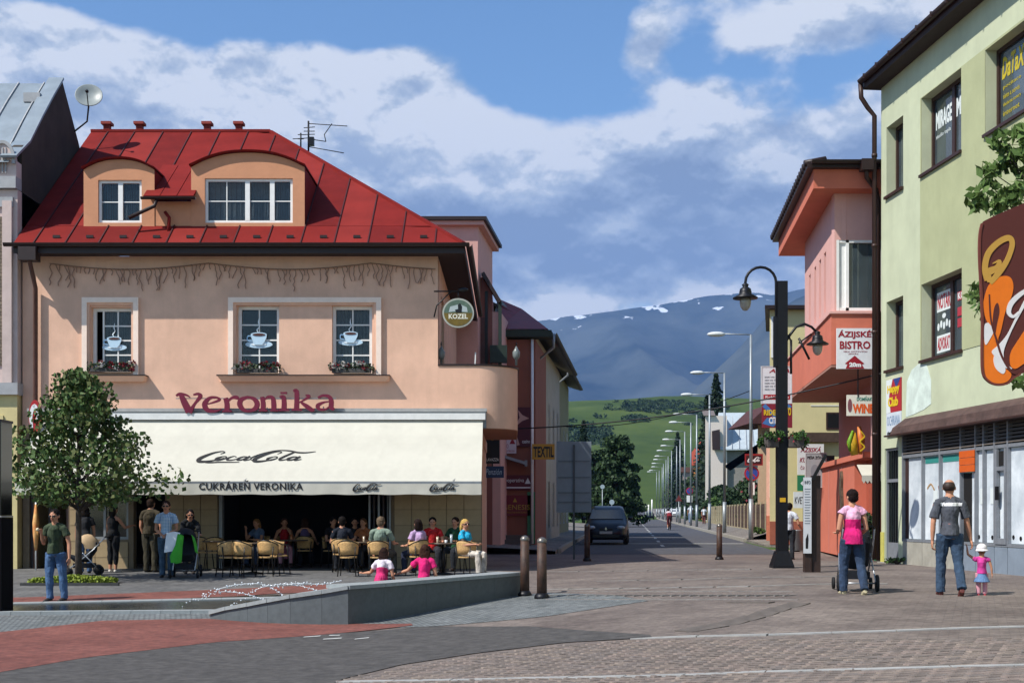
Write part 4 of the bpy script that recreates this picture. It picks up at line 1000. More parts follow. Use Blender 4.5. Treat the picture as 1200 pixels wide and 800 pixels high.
# script wordmark made of brush strokes (u right, v up, about 10 x 3 units)
SCRIPT = [
 [(1.7, 2.1, .05), (1.95, 2.5, .12), (1.6, 2.75, .1), (.9, 2.3, .22), (.25, 1.2, .38), (.25, .45, .42), (.8, .25, .28), (1.6, .55, .14), (2.4, 1.15, .08)],
 [(2.1, 1.5, .1), (1.75, 1.1, .24), (1.75, .7, .24), (2.1, .62, .16), (2.5, 1.0, .14), (2.45, 1.45, .12), (2.1, 1.5, .08)],
 [(3.4, 1.35, .12), (3.1, 1.55, .1), (2.75, 1.1, .24), (2.8, .68, .24), (3.2, .62, .14), (3.7, .95, .08)],
 [(4.35, 1.45, .08), (4.0, 1.45, .12), (3.7, 1.0, .24), (3.75, .66, .22), (4.1, .72, .14), (4.5, 1.35, .12)],
 [(4.6, 1.55, .22), (4.3, .9, .24), (4.4, .6, .18), (4.9, .85, .06)],
 [(.6, .32, .04), (1.2, .02, .12), (2.2, .12, .16), (3.2, .1, .14), (4.1, .12, .05)],
 [(6.9, 2.1, .05), (7.15, 2.5, .12), (6.8, 2.7, .1), (6.1, 2.3, .22), (5.35, 1.2, .36), (5.3, .5, .4), (5.8, .3, .26), (6.6, .6, .14), (7.2, 1.1, .07)],
 [(5.2, .45, .05), (4.85, .9, .1), (4.95, 1.5, .12), (5.6, 2.35, .08), (6.6, 2.95, .1), (7.7, 2.9, .16), (8.6, 2.5, .18), (9.4, 2.45, .12), (10.2, 2.7, .04)],
 [(6.75, 1.4, .1), (6.4, 1.05, .22), (6.45, .68, .22), (6.8, .62, .14), (7.15, 1.0, .14), (7.1, 1.4, .12), (6.75, 1.45, .08)],
 [(8.35, 2.7, .10), (8.1, 2.2, .2), (7.55, 1.1, .26), (7.6, .62, .22), (8.0, .7, .1), (8.3, 1.0, .06)],
 [(8.95, 1.4, .08), (8.6, 1.42, .12), (8.25, 1.0, .24), (8.3, .66, .22), (8.7, .72, .14), (9.1, 1.35, .12)],
 [(9.2, 1.5, .22), (8.9, .9, .24), (9.0, .6, .18), (9.5, .85, .05)]]
def script(m, u0, u1, v0, v1, w, matl, parent, shear=.35, nm='script_lettering'):
    mb = MB(m @ Matrix.Translation((u0, v0, w)) @ Matrix.Diagonal(((u1-u0)/10.2, (v1-v0)/3.05, 1, 1)) @ Matrix(((1, 0, 0, 0), (0, 1, 0, 0), (0, 0, 1, 0), (0, 0, 0, 1))))
    for st in SCRIPT: ribbon(mb, st, 0, .004, 5)
    return mb.build(nm, matl, parent)
ang = math.atan2(az1-az0, FY-.45-ay)
# frame lying on the sloped canvas
sm_f = Matrix.Translation((0, ay, az0)) @ Matrix.Rotation(-R(90)+ang+R(90), 4, 'X'); sm_f = Matrix.Translation((0, ay, az0)) @ Matrix(((1, 0, 0, 0), (0, math.cos(ang), -math.sin(ang), 0), (0, math.sin(ang), math.cos(ang), 0), (0, 0, 0, 1)))
def on_canvas(px, py):
    k = (600-py)/F; t = 0
    # solve Z = az0+(y-ay)*tan = CZ+k*y
    tn = math.tan(ang); y = (az0-ay*tn-CZ)/(k-tn); return (px-600)/F*y, (y-ay)/math.cos(ang)
a = on_canvas(227, 542); b = on_canvas(371, 528)
mb_m = sm_f
m_ink = m_letter_black
def script_sheared(m, u0, u1, v0, v1, w, matl, parent):
    mb = MB(m @ Matrix.Translation((u0, v0, w)))
    for st in SCRIPT: ribbon(mb, [((x*.93+y*.24)/10.2*(u1-u0), y/3.05*(v1-v0), q*1.55*(v1-v0)/3.05) for x, y, q in st], 0, .006, 5)
    return mb.build('script_lettering', matl, parent)
script_sheared(sm_f, a[0], b[0], a[1], b[1]+.02, .004, m_ink, aw)
vf = fr((0, ay-.057, 0))
def vp(px, py): return fuv(vf, px, py)
u0, v0 = vp(233, 573.8); u1, v1 = vp(355, 564.0); text('CUKRÁREŇ VERONIKA', vf, u0, u1, v0, v1+.03, m_ink, aw, 0, bold=.022, gap=1.08)
for x0, x1 in ((413, 447), (503, 537)):
    u0, v0 = vp(x0, 575.5); u1, v1 = vp(x1, 565.5); script_sheared(vf, u0, u1, v0, v1, 0, m_ink, aw)
# ---- sign letters standing on the fascia
LET = {
 'V': [[(0, 1.15, .1), (.28, 1.28, .16), (.75, 1.2, .12), (1.0, 1.05, .05)], [(.35, 1.22, .22), (.6, .7, .34), (.95, .05, .38)], [(.95, .0, .3), (1.35, .6, .13), (1.75, 1.1, .22), (1.6, 1.28, .16), (1.25, 1.22, .08)]],
 'e': [[(.25, .52, .05), (.7, .68, .1), (1.0, .86, .14), (.8, 1.02, .12), (.45, .95, .18), (.2, .55, .28), (.35, .15, .24), (.75, .08, .14), (1.1, .2, .06)]],
 'r': [[(.2, .95, .24), (.3, .5, .27), (.28, .05, .28)], [(.0, .05, .1), (.6, .05, .1)], [(.35, .7, .08), (.6, .95, .14), (.9, .98, .22), (1.0, .85, .1)]],
 'o': [[(.6, 1.0, .14), (.22, .82, .24), (.12, .5, .28), (.3, .15, .22), (.62, .04, .14), (1.0, .2, .24), (1.12, .52, .28), (.95, .85, .22), (.6, 1.0, .12)]],
 'n': [[(.2, .98, .22), (.28, .5, .26), (.26, .05, .26)], [(.0, .05, .1), (.55, .05, .1)], [(.3, .72, .06), (.6, .97, .14), (.9, .9, .22), (.98, .5, .27), (.98, .05, .26)], [(.75, .05, .1), (1.28, .05, .1)]],
 'i': [[(.05, .93, .08), (.25, .95, .22), (.3, .5, .27), (.28, .05, .28)], [(.0, .05, .1), (.58, .05, .1)], [(.1, 1.22, .1), (.45, 1.22, .12)]],
 'k': [[(.1, 1.33, .12), (.28, 1.33, .24), (.3, .7, .26), (.28, .05, .28)], [(.0, .05, .1), (.6, .05, .1)], [(.35, .5, .07), (.7, .72, .1), (1.0, .98, .16), (.8, 1.05, .08)], [(.55, .55, .12), (.85, .3, .24), (1.15, .05, .22), (1.3, .12, .06)]],
 'a': [[(.2, .85, .12), (.5, 1.0, .14), (.85, .92, .2), (.98, .6, .26), (.98, .2, .26), (1.15, .04, .14)], [(.92, .6, .06), (.5, .52, .12), (.18, .3, .22), (.3, .06, .16), (.65, .06, .1), (.9, .3, .06)]]}
lt = thing('name_sign', (-6.5, FY-.45, 4.1), 'burgundy freestanding letters reading Veronika mounted above the cream awning', 'sign')
lf = fr((0, FY-.50, 0)); m_lw = mat('letter_side_white', '#cfc6c4', .5, .05)
starts = [(207, 'V', 29), (236, 'e', 24), (261, 'r', 19), (279, 'o', 24.5), (304, 'n', 22), (327, 'i', 12), (342, 'k', 27), (369, 'a', 23)]
for px, ch, wpx in starts:
    u, v = fuv(lf, px, 483.5+(207-px)*.018); S = wpx/F*(FY-.5)/({'V': 1.8, 'e': 1.1, 'r': 1.02, 'o': 1.2, 'n': 1.25, 'i': .56, 'k': 1.3, 'a': 1.15}[ch]); sv_ = .37
    mb = MB(lf @ Matrix.Translation((u, v, 0)))
    for st in LET[ch]: ribbon(mb, [(x*S, y*sv_, w*.46) for x, y, w in st], 0, .07, 5)
    mb.build('letter', m_burg, lt)
    MB().bar((u+S*.5, FY-.47, 4.0), (u+S*.5, FY-.47, v+.1), .025, .025).build('letter_post', m_steel, lt) if ch in 'rna' else None
MB(lf).box(fuv(lf, 206, 480)[0], fuv(lf, 394, 480)[0], 4.33, 4.35, -.03, -.005).build('mounting_rail', m_steel, lt)
# ---- beer sign hanging at the corner
bs = thing('beer_sign', (-1.35, FY-.2, 6.4), 'oval green and gold beer sign on a black bracket at the cafe corner', 'sign')
bf = fr((0, FY-.25, 0)); cu_, cv_ = fuv(bf, 537, 367); rr = 18.5/F*32.7
MB(bf).prism(ellipse(cu_, cv_, rr, rr*.93, 40), -.06, .06).build('rim', mat('sign_silver', '#a5a79c', .4, .05), bs)
g1 = MB(bf); g1.prism([p for p in ellipse(cu_, cv_, rr*.9, rr*.83, 20, 180, 360)]+[(cu_+rr*.9, cv_)], .061, .066); g1.build('gold_field', mat('sign_gold', '#6d5a1c', .4, .2, 9), bs)
g1 = MB(bf); g1.prism([p for p in ellipse(cu_, cv_, rr*.9, rr*.83, 20, 0, 180)]+[(cu_-rr*.9, cv_)], .061, .066); g1.build('sky_field', mat('sign_green_grey', '#56695a', .4, .2, 9), bs)
g1 = MB(bf); g1.prism([(cu_-rr*.6, cv_+.02), (cu_-rr*.2, cv_+rr*.1), (cu_+rr*.6, cv_+.02), (cu_+rr*.55, cv_+rr*.35), (cu_+rr*.1, cv_+rr*.55), (cu_-rr*.5, cv_+rr*.4)], .067, .069); g1.build('snow_field', mat('sign_pale', '#a9b4b4', .4, .1), bs)
g1 = MB(bf); g1.prism([(cu_-rr*.15, cv_+.01), (cu_+rr*.22, cv_+.01), (cu_+rr*.25, cv_+rr*.4), (cu_+rr*.12, cv_+rr*.62), (cu_-rr*.02, cv_+rr*.5), (cu_, cv_+rr*.25), (cu_-rr*.2, cv_+rr*.2)], .070, .072); g1.build('crest_figure', m_black, bs)
text('KOZEL', bf, cu_-rr*.6, cu_+rr*.62, cv_-rr*.38, cv_-rr*.06, mat('sign_lettering', '#d8d6c4', .5, 0), bs, .067, bold=.03)
mb = MB(bf); mb.tube([(cu_-.62, cv_+.56, 0), (cu_+.1, cv_+.56, 0)], .02, 6).tube([(cu_-.62, cv_-.1, 0), (cu_-.55, cv_+.2, 0), (cu_-.2, cv_+.54, 0)], .018, 6).tube([(cu_, cv_+.56, 0), (cu_, cv_+.38, 0)], .02, 6); mb.build('bracket', m_black, bs)
MB(bf).ell((cu_+.12, cv_+.6, 0), (.14, .06, .07)).build('floodlight', m_black, bs)
# terrace wall lanterns, thin white pole
for px, lb in ((517, 'small wall lantern on the cafe terrace parapet beside the oval beer sign'), (605, 'small lantern at the rounded end of the terrace parapet')):
    x = (px-600)/F*33.3; t = thing('terrace_lantern', (x, 33.3, 5.27), lb, 'lantern', 'terrace lanterns')
    MB().lathe([(.03, 0), (.03, .15), (.06, .17), (.09, .22), (.10, .34), (.05, .42), (.012, .5)], (x, 33.3, 5.27), 10).build('lamp_body', mat('lantern_grey', '#6f7674', .3, .1), t)
    MB().lathe([(.012, .5), (.02, .55), (.004, .62)], (x, 33.3, 5.27), 8).build('finial', m_black, t)
tag(MB().bar((-.97, 33.4, 5.2), (-.95, 33.4, 5.62), .03, .03).build('white_pole', m_white), 'short white pole sticking up behind the terrace parapet', 'pole')
# ============================================================ LEFT NEIGHBOUR
random.seed(21)
m_pinkwhite = mat('pale_pink_render', '#c9b5ae', .9, .08, 2, bump=.3, streak=.2)
m_creamy = mat('cream_yellow_render', '#cfc08c', .9, .08, 2, bump=.3, streak=.2)
m_greyzinc = mat('zinc_sheet', '#8b969e', .45, .12, 1.2, metal=.25, streak=.3)
m_stucco_grey = mat('grey_moulding', '#a3a4a6', .8, .1, 4, streak=.2)
m_gable = mat('weathered_shaded_gable', '#463d35', .95, .2, 1.2, bump=.4, streak=.4)  # weathered streaks over a base colour darkened to stand in for shade
m_brickpanel = brickmat('brick_facing', '#8a7c68', '#7a6d5c', '#5c5348', .22, .09, .012, vertical=True)
LX = -12.66; LY = 32.75
lb = thing('town_house', (-15, 34, 0), 'pale pink and cream town house with grey sheet roof at the left edge', 'building')
lfm = fr((0, LY, 0))
MB().box(-24, LX, LY, 42, -.3, 4.45).build('ground_floor_wall', m_creamy, lb)
MB().box(-24, LX, LY+.02, 42, 4.75, 9.7).build('upper_wall', m_pinkwhite, lb)
MB().box(-24, LX+.06, LY-.14, 42, 4.45, 4.75).build('cornice', m_stucco_grey, lb)
MB().box(-24, LX-.002, LY-.1, LY+.3, 9.72, 10.02).build('entablature', m_stucco_grey, lb)
MB().box(-24, LX-.004, LY-.05, LY+.3, 10.02, 10.42).build('parapet', m_pinkwhite, lb)
MB().box(-24, -12.98-.05, LY-.02, LY+.01, 5.2, 9.0).build('brick_panel', m_brickpanel, lb)
MB().box(-13.02, LX-.12, LY-.07, LY+.01, 4.76, 9.4).build('pilaster', m_pinkwhite, lb)
MB().box(-24, LX-.1, LY-.05, LY+.01, 9.25, 9.5).build('frieze_band', m_stucco_grey, lb)
MB().box(-24, -12.9, LY-.06, LY, -.2, .95).build('plinth', mat('brown_plinth', '#7b6350', .9, .1), lb)
for z in (1.0, 1.75, 2.5, 3.25): MB().box(-24, LX-.35, LY-.035, LY, z, z+.68).build('rusticated_band', m_creamy, lb)
mb = MB(lfm); mb.prism([(-13.0+.27*math.cos(R(a)), 10.42+.45*math.sin(R(a))) for a in range(0, 181, 15)], -.2, .08); sc_ = mb.build('parapet_scroll', m_pinkwhite, lb)
mb = MB(lfm); ribbon(mb, [(-13.0+.29*math.cos(R(a)), 10.42+.47*math.sin(R(a)), .08) for a in range(-10, 200, 15)], .08, .12, 2)
for q in (-.08, 0, .08): mb.box(-13+q-.015, -13+q+.015, 10.1, 10.75, .08, .10)
mb.build('scroll_moulding', m_stucco_grey, sc_)
RZ = 13.5; prof = [(LY-.2, 10.35), (33.5, 11.0), (34.4, 11.95), (35.2, 12.75), (36.0, RZ), (36.6, 12.9), (37.4, 12.1), (38.6, 10.6), (40.0, 9.4)]
mb = MB()
for (y0, z0), (y1, z1) in zip(prof[:4+1], prof[1:5]): mb.quad((-24, y0, z0), (LX-.15, y0, z0), (LX-.15, y1, z1), (-24, y1, z1))
for (y0, z0), (y1, z1) in zip(prof[4:], prof[5:]): mb.quad((-24, y0, z0), (LX-.15, y0, z0), (LX-.15, y1, z1), (-24, y1, z1))
rl = mb.build('roof', m_greyzinc, lb)
x = -13.15
while x > -20:
    mb = MB()
    for (y0, z0), (y1, z1) in zip(prof[:4], prof[1:5]): mb.bar((x, y0, z0+.02), (x, y1, z1+.02), .03, .05)
    mb.build('standing_seam', m_stucco_grey, rl); x -= .72
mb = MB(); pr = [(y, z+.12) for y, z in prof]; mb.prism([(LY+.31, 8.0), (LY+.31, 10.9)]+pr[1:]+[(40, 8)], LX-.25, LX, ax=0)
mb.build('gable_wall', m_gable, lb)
mb = MB()
for (y0, z0), (y1, z1) in zip(pr[:5], pr[1:5]): mb.bar((LX-.15, y0, z0+.02), (LX-.15, y1, z1+.02), .42, .06)
mb.build('verge_flashing', m_greyzinc, rl)
MB().box(-13.4, -12.95, 35.1, 35.45, 12.7, 12.95).build('roof_hatch', m_stucco_grey, rl)
dsh = thing('satellite_dish', (-12.4, 37, 12.7), 'large grey satellite dish on the gable between the grey roof and the red roof', 'satellite dish')
dm = Matrix.Translation((-12.2, 36.9, 13.47)) @ Matrix.Rotation(R(12), 4, 'Z') @ Matrix.Rotation(R(68), 4, 'X')
mb = MB(dm); mb.lathe([(0.001, -.10), (.12, -.09), (.25, -.055), (.37, 0), (.385, 0), (.385, -.02), (.25, -.08), (.001, -.125)], n=28); mb.build('dish', mat('dish_grey', '#8f9694', .4, .08), dsh)
mb = MB(); mb.tube([dm @ Vector((0, -.38, 0)), dm @ Vector((0, -.25, .4))], .015, 6).tube([dm @ Vector((0, -.38, -.03)), dm @ Vector((0, -.1, -.14)), Vector((-12.3, 37.05, 12.75)), Vector((-12.68, 37.05, 12.45))], .025, 6); mb.build('arm', m_black, dsh)
MB().ell(dm @ Vector((0, -.22, .42)), (.05, .07, .05)).build('receiver', m_black, dsh)
# ============================================================ GREEN BUILDING (right)
m_green = mat('pale_green_render', '#bac0a2', .92, .07, 1.1, bump=.4, bscale=70, streak=.2)
m_olive = mat('olive_green_render', '#a7ab84', .92, .07, 1.1, bump=.4, bscale=70, streak=.2)
m_bframe = mat('brown_window_frame', '#38241f', .5, .1)
GO = Vector((9.38, 32.5, 0)); gd = Vector((.0963, -.9954, 0)); gf = fr(GO, gd)
gb = thing('green_building', GO, 'three storey pale green building with brown windows and shuttered shop front on the right', 'building')
def gu(px, py=600): return fuv(gf, px, py)
GW = [(.33, 1.38, 9.36, 11.1), (2.46, 4.57, 9.35, 11.15), (5.69, 8.3, 9.35, 11.12), (.33, 1.38, 5.0, 6.72), (2.46, 4.60, 5.0, 6.78), (6.3, 8.6, 5.0, 6.78)]
mb = MB(gf); DOOR = (.22, 1.08, .2, 3.05)
SHOP = (1.42, 12, .75, 3.3)
wall(mb, 0, 24, -.1, 12.2, -.4, 0, GW+[DOOR, SHOP]); mb.build('street_wall', m_green, gb)
mb = MB(fr(GO, (1, .0967, 0))); mb.box(.003, 14, -.1, 12.2, -.4, -.003); 
mb = MB(); mb.hexa([GO+Vector((.02, 0, -.1)), GO+Vector((12, 1.1, -.1)), GO+Vector((13, -22, -.1)), GO-gd*-24+Vector((.5, 0, -.1)), GO+Vector((.02, 0, 12.1)), GO+Vector((12, 1.1, 12.1)), GO+Vector((13, -22, 12.1)), GO-gd*-24+Vector((.5, 0, 12.1))])
mb = MB(); q = [GO+Vector((.4, .02, 0)), GO+Vector((12, 1.1, 0))]; mb.quad(q[0]+Vector((-.4, 0, -.1)), q[1]+Vector((0, 0, -.1)), q[1]+Vector((0, 0, 12.2)), q[0]+Vector((-.4, 0, 12.2))); mb.build('end_wall', m_green, gb)
# olive band between the window rows (with openings), slightly proud
mb = MB(gf); wall(mb, 2.4, 24, 4.98, 11.17, .002, .012, [(h[0]-.001, h[1]+.001, h[2]-.001, h[3]+.001) for h in GW if h[0] > 2]); mb.build('colour_band', m_olive, gb)
m_gl2 = mat('reflection_tinted_glass', '#4a565a', .05, .2, 1.5, alpha=.75, spec=1.)  # pane colour lightened to carry the bluish grey of reflections
mlt = mat('window_print_white', '#cfd6d4', .6, 0); myl = mat('window_print_yellow', '#b7a52a', .6, 0); mrd = mat('window_print_red', '#a3333e', .6, 0)
m_roomgrey = mat('room_grey', '#3f4646', .95, .2, 2)
for k, (u0, u1, v0, v1) in enumerate(GW):
    w = -.34; t = .09; f = MB(gf)
    f.box(u0, u0+t, v0, v1, w, w+.1).box(u1-t, u1, v0, v1, w, w+.1).box(u0+t, u1-t, v1-t, v1, w, w+.1).box(u0+t, u1-t, v0, v0+t, w, w+.1)
    ms_ = [] if u1-u0 < 1.5 else [(u0+u1)/2+(.1 if k == 1 else 0)]
    for q in ms_: f.box(q-.07, q+.07, v0+t, v1-t, w+.005, w+.095)
    wi = f.build('window', m_bframe, gb); xx = [u0+t]+sum([[q-.07, q+.07] for q in ms_], [])+[u1-t]
    for i in range(0, len(xx), 2): MB(gf).box(xx[i], xx[i+1], v0+t, v1-t, w+.04, w+.05).build('pane', m_gl2, wi)
    MB(gf).box(u0-.03, u1+.03, v0-.06, v0+.004, -.3, .07).build('window_sill', m_bframe, gb)
    MB(gf).box(u0, u1, v0, v1, -1.2, -1.19).build('room_back', m_roomgrey, gb)
    c = MB(gf)
    for q in range(6): a = u0+(u1-u0)*q/6; c.box(a, a+(u1-u0)/6*.82, v0+.1, v1-.1, -.52-.02*(q % 2), -.51-.02*(q % 2))
    if k in (0, 1, 3): c.build('blind', mat('pale_blind', '#7f8f92', .9, .2, 3), gb)
wp = -.285
text('MIRA', gf, .75, 1.3, 10.35, 10.75, mlt, gb, wp, bold=.04)
text('MIRAGE', gf, 2.62, 3.46, 10.35, 10.78, mlt, gb, wp, bold=.04); text('MIRA', gf, 3.70, 4.44, 10.35, 10.78, mlt, gb, wp, bold=.04)
text('studio tepla', gf, 2.62, 3.4, 10.12, 10.24, mlt, gb, wp)
text('DaTaX', gf, 5.85, 6.8, 10.45, 10.9, myl, gb, wp, bold=.03, shear=.2)
for i, s in enumerate(('pocitace', 'siete a servis', 'tlaciarne tonery', 'internet')): text(s, gf, 5.9, 6.65-.06*(i % 2), 10.22-i*.18, 10.32-i*.18, myl, gb, wp)
text('NOTAR', gf, 2.7, 3.38, 6.15, 6.5, mrd, gb, wp, bold=.03); text('ADVOKAT', gf, 2.7, 3.35, 5.2, 5.5, mrd, gb, wp, bold=.03)
for a, b in ((2.66, 3.42), ): 
    MB(gf).box(a, b, 6.1, 6.55, wp-.006, wp-.002).build('paper_notice', mlt, gb); MB(gf).box(a, b, 5.15, 5.55, wp-.006, wp-.002).build('paper_notice', mlt, gb)
mb = MB(gf)
for q in range(5): mb.prism(ellipse(2.75+q*.15, 5.75+.05*(q % 2), .06, .09, 8), wp, wp+.004)
mb.prism(ellipse(3.05, 5.98, .1, .06, 8), wp, wp+.004); mb.build('flower_print', mlt, gb)
for z in (6.2, 5.85, 5.6): MB(gf).box(3.75, 4.42, z, z+.2, wp, wp+.004).build('red_notice', mrd, gb)
text('KOZA', gf, 3.78, 4.4, 6.22, 6.38, mlt, gb, wp+.005, bold=.02)
# eaves, roof edge and gutter
mb = MB(gf); mb.box(-.15, 24, 12.2, 12.26, -.6, .42).build('soffit', mat('soffit_brown', '#3d3230', .8, .1), gb)
ge = MB(gf); ge.box(-.2, 24, 12.26, 12.4, .36, .42).build('fascia_board', m_bframe, gb)
mb = MB(gf); mb.quad((-.25, 12.42, .5), (24, 12.42, .5), (24, 15.5, -5), (-.25, 15.5, -5)); mb.build('roof', mat('roof_grey', '#4d4a4a', .7, .2), gb)
mt_g = gf @ Vector((-.12, 12.42, .5)); mt_h = gf @ Vector((24, 12.42, .5)); gutter(mt_g, mt_h, 'gutter', gb, .09, mat('gutter_brown', '#3a2c2a', .5, .1))
for i in range(14): p = gf @ Vector((.3+i*.8, 12.46, .5)); MB().box(p.x-.1, p.x+.08, p.y-.015, p.y+.015, p.z-.12, p.z+.0).build('gutter_bracket', m_bframe, gb)
q = lambda u, v, w: gf @ Vector((u, v, w))
MB().tube([q(-.13, 12.35, .5), q(-.13, 12.0, .48), q(-.15, 11.75, .3), q(-.16, 11.55, .12), q(-.16, .25, .12)], .06, 10).build('downpipe', m_bframe, gb)
for z in (10.5, 8.2, 6.0, 3.4): p = q(-.16, z, .12); MB().lathe([(.075, 0), (.075, .08)], p, 10).build('pipe_collar', m_bframe, gb)
# shop front: brown canopy, louvres, framed panes
m_lou = mat('louvre_slat', '#6b625b', .6, .15, 6); m_sf = mat('grey_metal_frame', '#80848a', .5, .1, metal=.2); m_fog = mat('whitened_glass', '#ccd2d6', .5, .2, 1.6, col2='#aab3ba'); m_pan = mat('grey_blue_panel', '#7d8894', .6, .1, 2, streak=.3)
cl = MB(gf); cl.hexa([(1.28, 3.34, 0), (12, 3.34, 0), (12, 3.34, .3), (1.28, 3.34, .3), (1.5, 3.72, 0), (12, 3.72, 0), (12, 3.58, .26), (1.36, 3.5, .26)]); cl.build('shop_canopy', mat('canopy_brown', '#54403a', .8, .3, 3, bump=.4, dirt=.4), gb)
MB(gf).box(1.05, 12, 3.29, 3.33, 0, .36).build('canopy_edge', m_bframe, gb)
mull = [1.42, 2.35, 3.15, 4.05, 4.85, 5.32, 6.05, 6.85, 8.6, 10.4, 12]
pxs = [1060, 1083, 1103.5, 1128, 1145.5, 1155, 1168, 1183.5]
mull = [gu(p)[0] for p in pxs]+[8.4, 10.2, 12]
for i, (a, b) in enumerate(zip(mull, mull[1:])):
    for j in range(6): MB(gf).hexa([(a+.03, 2.86+j*.075, .0), (b-.03, 2.86+j*.075, .0), (b-.03, 2.86+j*.075, .07), (a+.03, 2.86+j*.075, .07), (a+.03, 2.915+j*.075, 0), (b-.03, 2.915+j*.075, 0), (b-.03, 2.9+j*.075, .03), (a+.03, 2.9+j*.075, .03)]).build('louvre_slat', m_lou, gb)
MB(gf).box(1.42, 12, 2.84, 3.3, -.06, -.04).build('louvre_back', m_dark, gb)
f = MB(gf)
for u in mull: f.box(u-.025, u+.025, .75, 3.3, -.05, .06)
f.box(1.45, 12, 2.76, 2.83, -.04, .05).box(1.45, 12, .75, .81, -.04, .05); sf = f.build('shop_window', m_sf, gb)
for i, (a, b) in enumerate(zip(mull, mull[1:])):
    if i == 0: MB(gf).box(a+.03, a+.22, .82, 2.75, -.03, -.01).build('brown_panel', m_bframe, sf); MB(gf).box(a+.23, b-.03, .82, 2.75, -.03, -.015).build('pane', m_fog, sf); continue
    if i == 3: MB(gf).box(a+.03, a+.42, .82, 2.3, -.03, -.015).build('dark_pane', m_dark, sf); MB(gf).box(a+.43, b-.03, .82, 2.75, -.03, -.015).build('pane', m_fog, sf); continue
    MB(gf).box(a+.03, b-.03, .82, 2.75, -.03, -.015).build('pane', m_fog, sf)
    if i in (1, 2): MB(gf).box(a+.05, b-.05, 2.58, 2.73, -.012, -.008).build('teal_strip', mat('teal_print', '#2f7f78', .6, 0), sf)
for i, (a, b) in enumerate(zip(mull, mull[1:])):
    MB(gf).box(a+.012, b-.012, .0, .74, -.01, .05).build('plinth_panel', m_pan if i > 2 else mat('stained_plinth', '#a09c90', .8, .15, 2, streak=.4), gb)
a, b = mull[6], mull[7]
dr = MB(gf); dr.box(a+.05, a+.13, .8, 2.75, .0, .07).box(b-.12, b-.04, .8, 2.75, 0, .07).box(a+.13, b-.12, 2.3, 2.38, 0, .07).box(a+.13, b-.12, .8, .92, 0, .07); dd = dr.build('shop_door', m_sf, gb)
MB(gf).box(a+.18, a+.24, 1.7, 1.98, .07, .13).build('handle', m_black, dd); MB(gf).box(a+.13, b-.12, 2.4, 2.7, .0, .02).build('transom_pane', m_dark, dd)
# graffiti / scratch marks low on the panes, notices
for u in (mull[1]+.5, mull[4]+.12, mull[5]+.2): MB(gf).box(u, u+.22, 1.62, 1.95, -.01, -.004).build('paper_notice', mlt, gb)
for i in range(9):
    u = mull[4]+.05+i*.3; MB(gf).prism(ellipse(u, .93+.02*(i % 2), .05, .05, 6), -.012, -.006).build('black_scribble', m_black, gb)
mb = MB(gf); ribbon(mb, [(mull[1]+.15, 2.0, .05), (mull[1]+.35, 2.1, .04), (mull[1]+.55, 1.95, .05)], -.012, -.008); mb.build('tan_scribble', mat('tan_print', '#a3835c', .8), gb)
mb = MB(gf); ribbon(mb, [(mull[2]-.2, 2.05, .03), (mull[2]-.12, 1.8, .05), (mull[2]-.22, 1.6, .03), (mull[2]-.1, 1.5, .04)], -.012, -.008); mb.build('red_scribble', mat('dull_red_print', '#8a5a54', .8), gb)
a, b = mull[3]+.02, mull[4]+.03
for j in range(3): MB(gf).box(a, b, 2.32+j*.155, 2.32+j*.155+.145, .07, .09).build('orange_sign', mat('orange_print', '#c4561a', .6, .05), gb)
MB(gf).box(8.35, 9.2, 2.4, 2.75, .07, .09).build('orange_sign', MT['orange_print'], gb)
# grille door
u0, u1, v0, v1 = DOOR; f = MB(gf); f.box(u0, u0+.06, v0, v1, -.12, -.04).box(u1-.06, u1, v0, v1, -.12, -.04).box(u0+.06, u1-.06, v1-.06, v1, -.12, -.04).box(u0+.06, u1-.06, 2.2, 2.28, -.12, -.04).box(u0+.06, u1-.06, v0, v0+.5, -.1, -.06)
dg_ = f.build('grille_door', m_sf, gb)
for i in range(1, 6): x = u0+(u1-u0)*i/6; MB(gf).box(x-.014, x+.014, v0+.5, v1-.06, -.09, -.06).build('grille_bar', m_black, dg_)
MB(gf).box(u0+.06, u1-.06, v0+.4, v1-.06, -.2, -.19).build('door_glass', m_gl2, dg_); MB(gf).box(u0-.2, u1+.1, -.05, v0, -.3, .12).build('door_step', m_kerb, gb)
MB(gf).box(-.02, .2, -.1, .95, .003, .02).build('yellow_plinth', mat('yellow_plinth', '#b9b25a', .9, .1), gb)
# pale torn poster patch, two posters by the drainpipe
pt = [(1.55, 3.75), (1.62, 4.6), (1.9, 4.85), (2.3, 4.95), (2.75, 4.88), (3.0, 4.5), (3.0, 3.95), (2.6, 3.85), (2.0, 3.78)]
MB(gf).prism(pt, .003, .008).build('patched_plaster', mat('pale_patch', '#c9d6cc', .9, .14, 3, bump=.6), gb)
def gsign(nm, lab, u0, u1, v0, v1, col, w0=.003, w1=.03, cat='sign', shape=None):
    t = thing(nm, gf @ Vector(((u0+u1)/2, v0, w0)), lab, cat); mb = MB(gf)
    mb.prism(shape, w0, w1) if shape else mb.box(u0, u1, v0, v1, w0, w1); mb.build('board', mat('board_'+col, col, .6, .05), t); return t
a, v1_ = gu(1040, 446); b, v0_ = gu(1057, 481)
gs = gsign('poster_sign', 'red white and yellow HAPPY CLUB sign mounted on the green wall beside the brown downpipe', a, b, v0_-.0, v1_, '#a3272f')
MB(gf).prism([(a, v0_), (a, v1_), (a+(b-a)*.45, v1_), (a+(b-a)*.2, (v0_+v1_)/2), (a+(b-a)*.3, v0_)], .031, .034).build('white_field', mlt, gs)
MB(gf).prism([(a+(b-a)*.5, v1_), (b, v1_), (a+(b-a)*.7, v1_-.25)], .031, .0345).build('blue_field', mat('blue_print', '#2b3f7c', .6), gs)
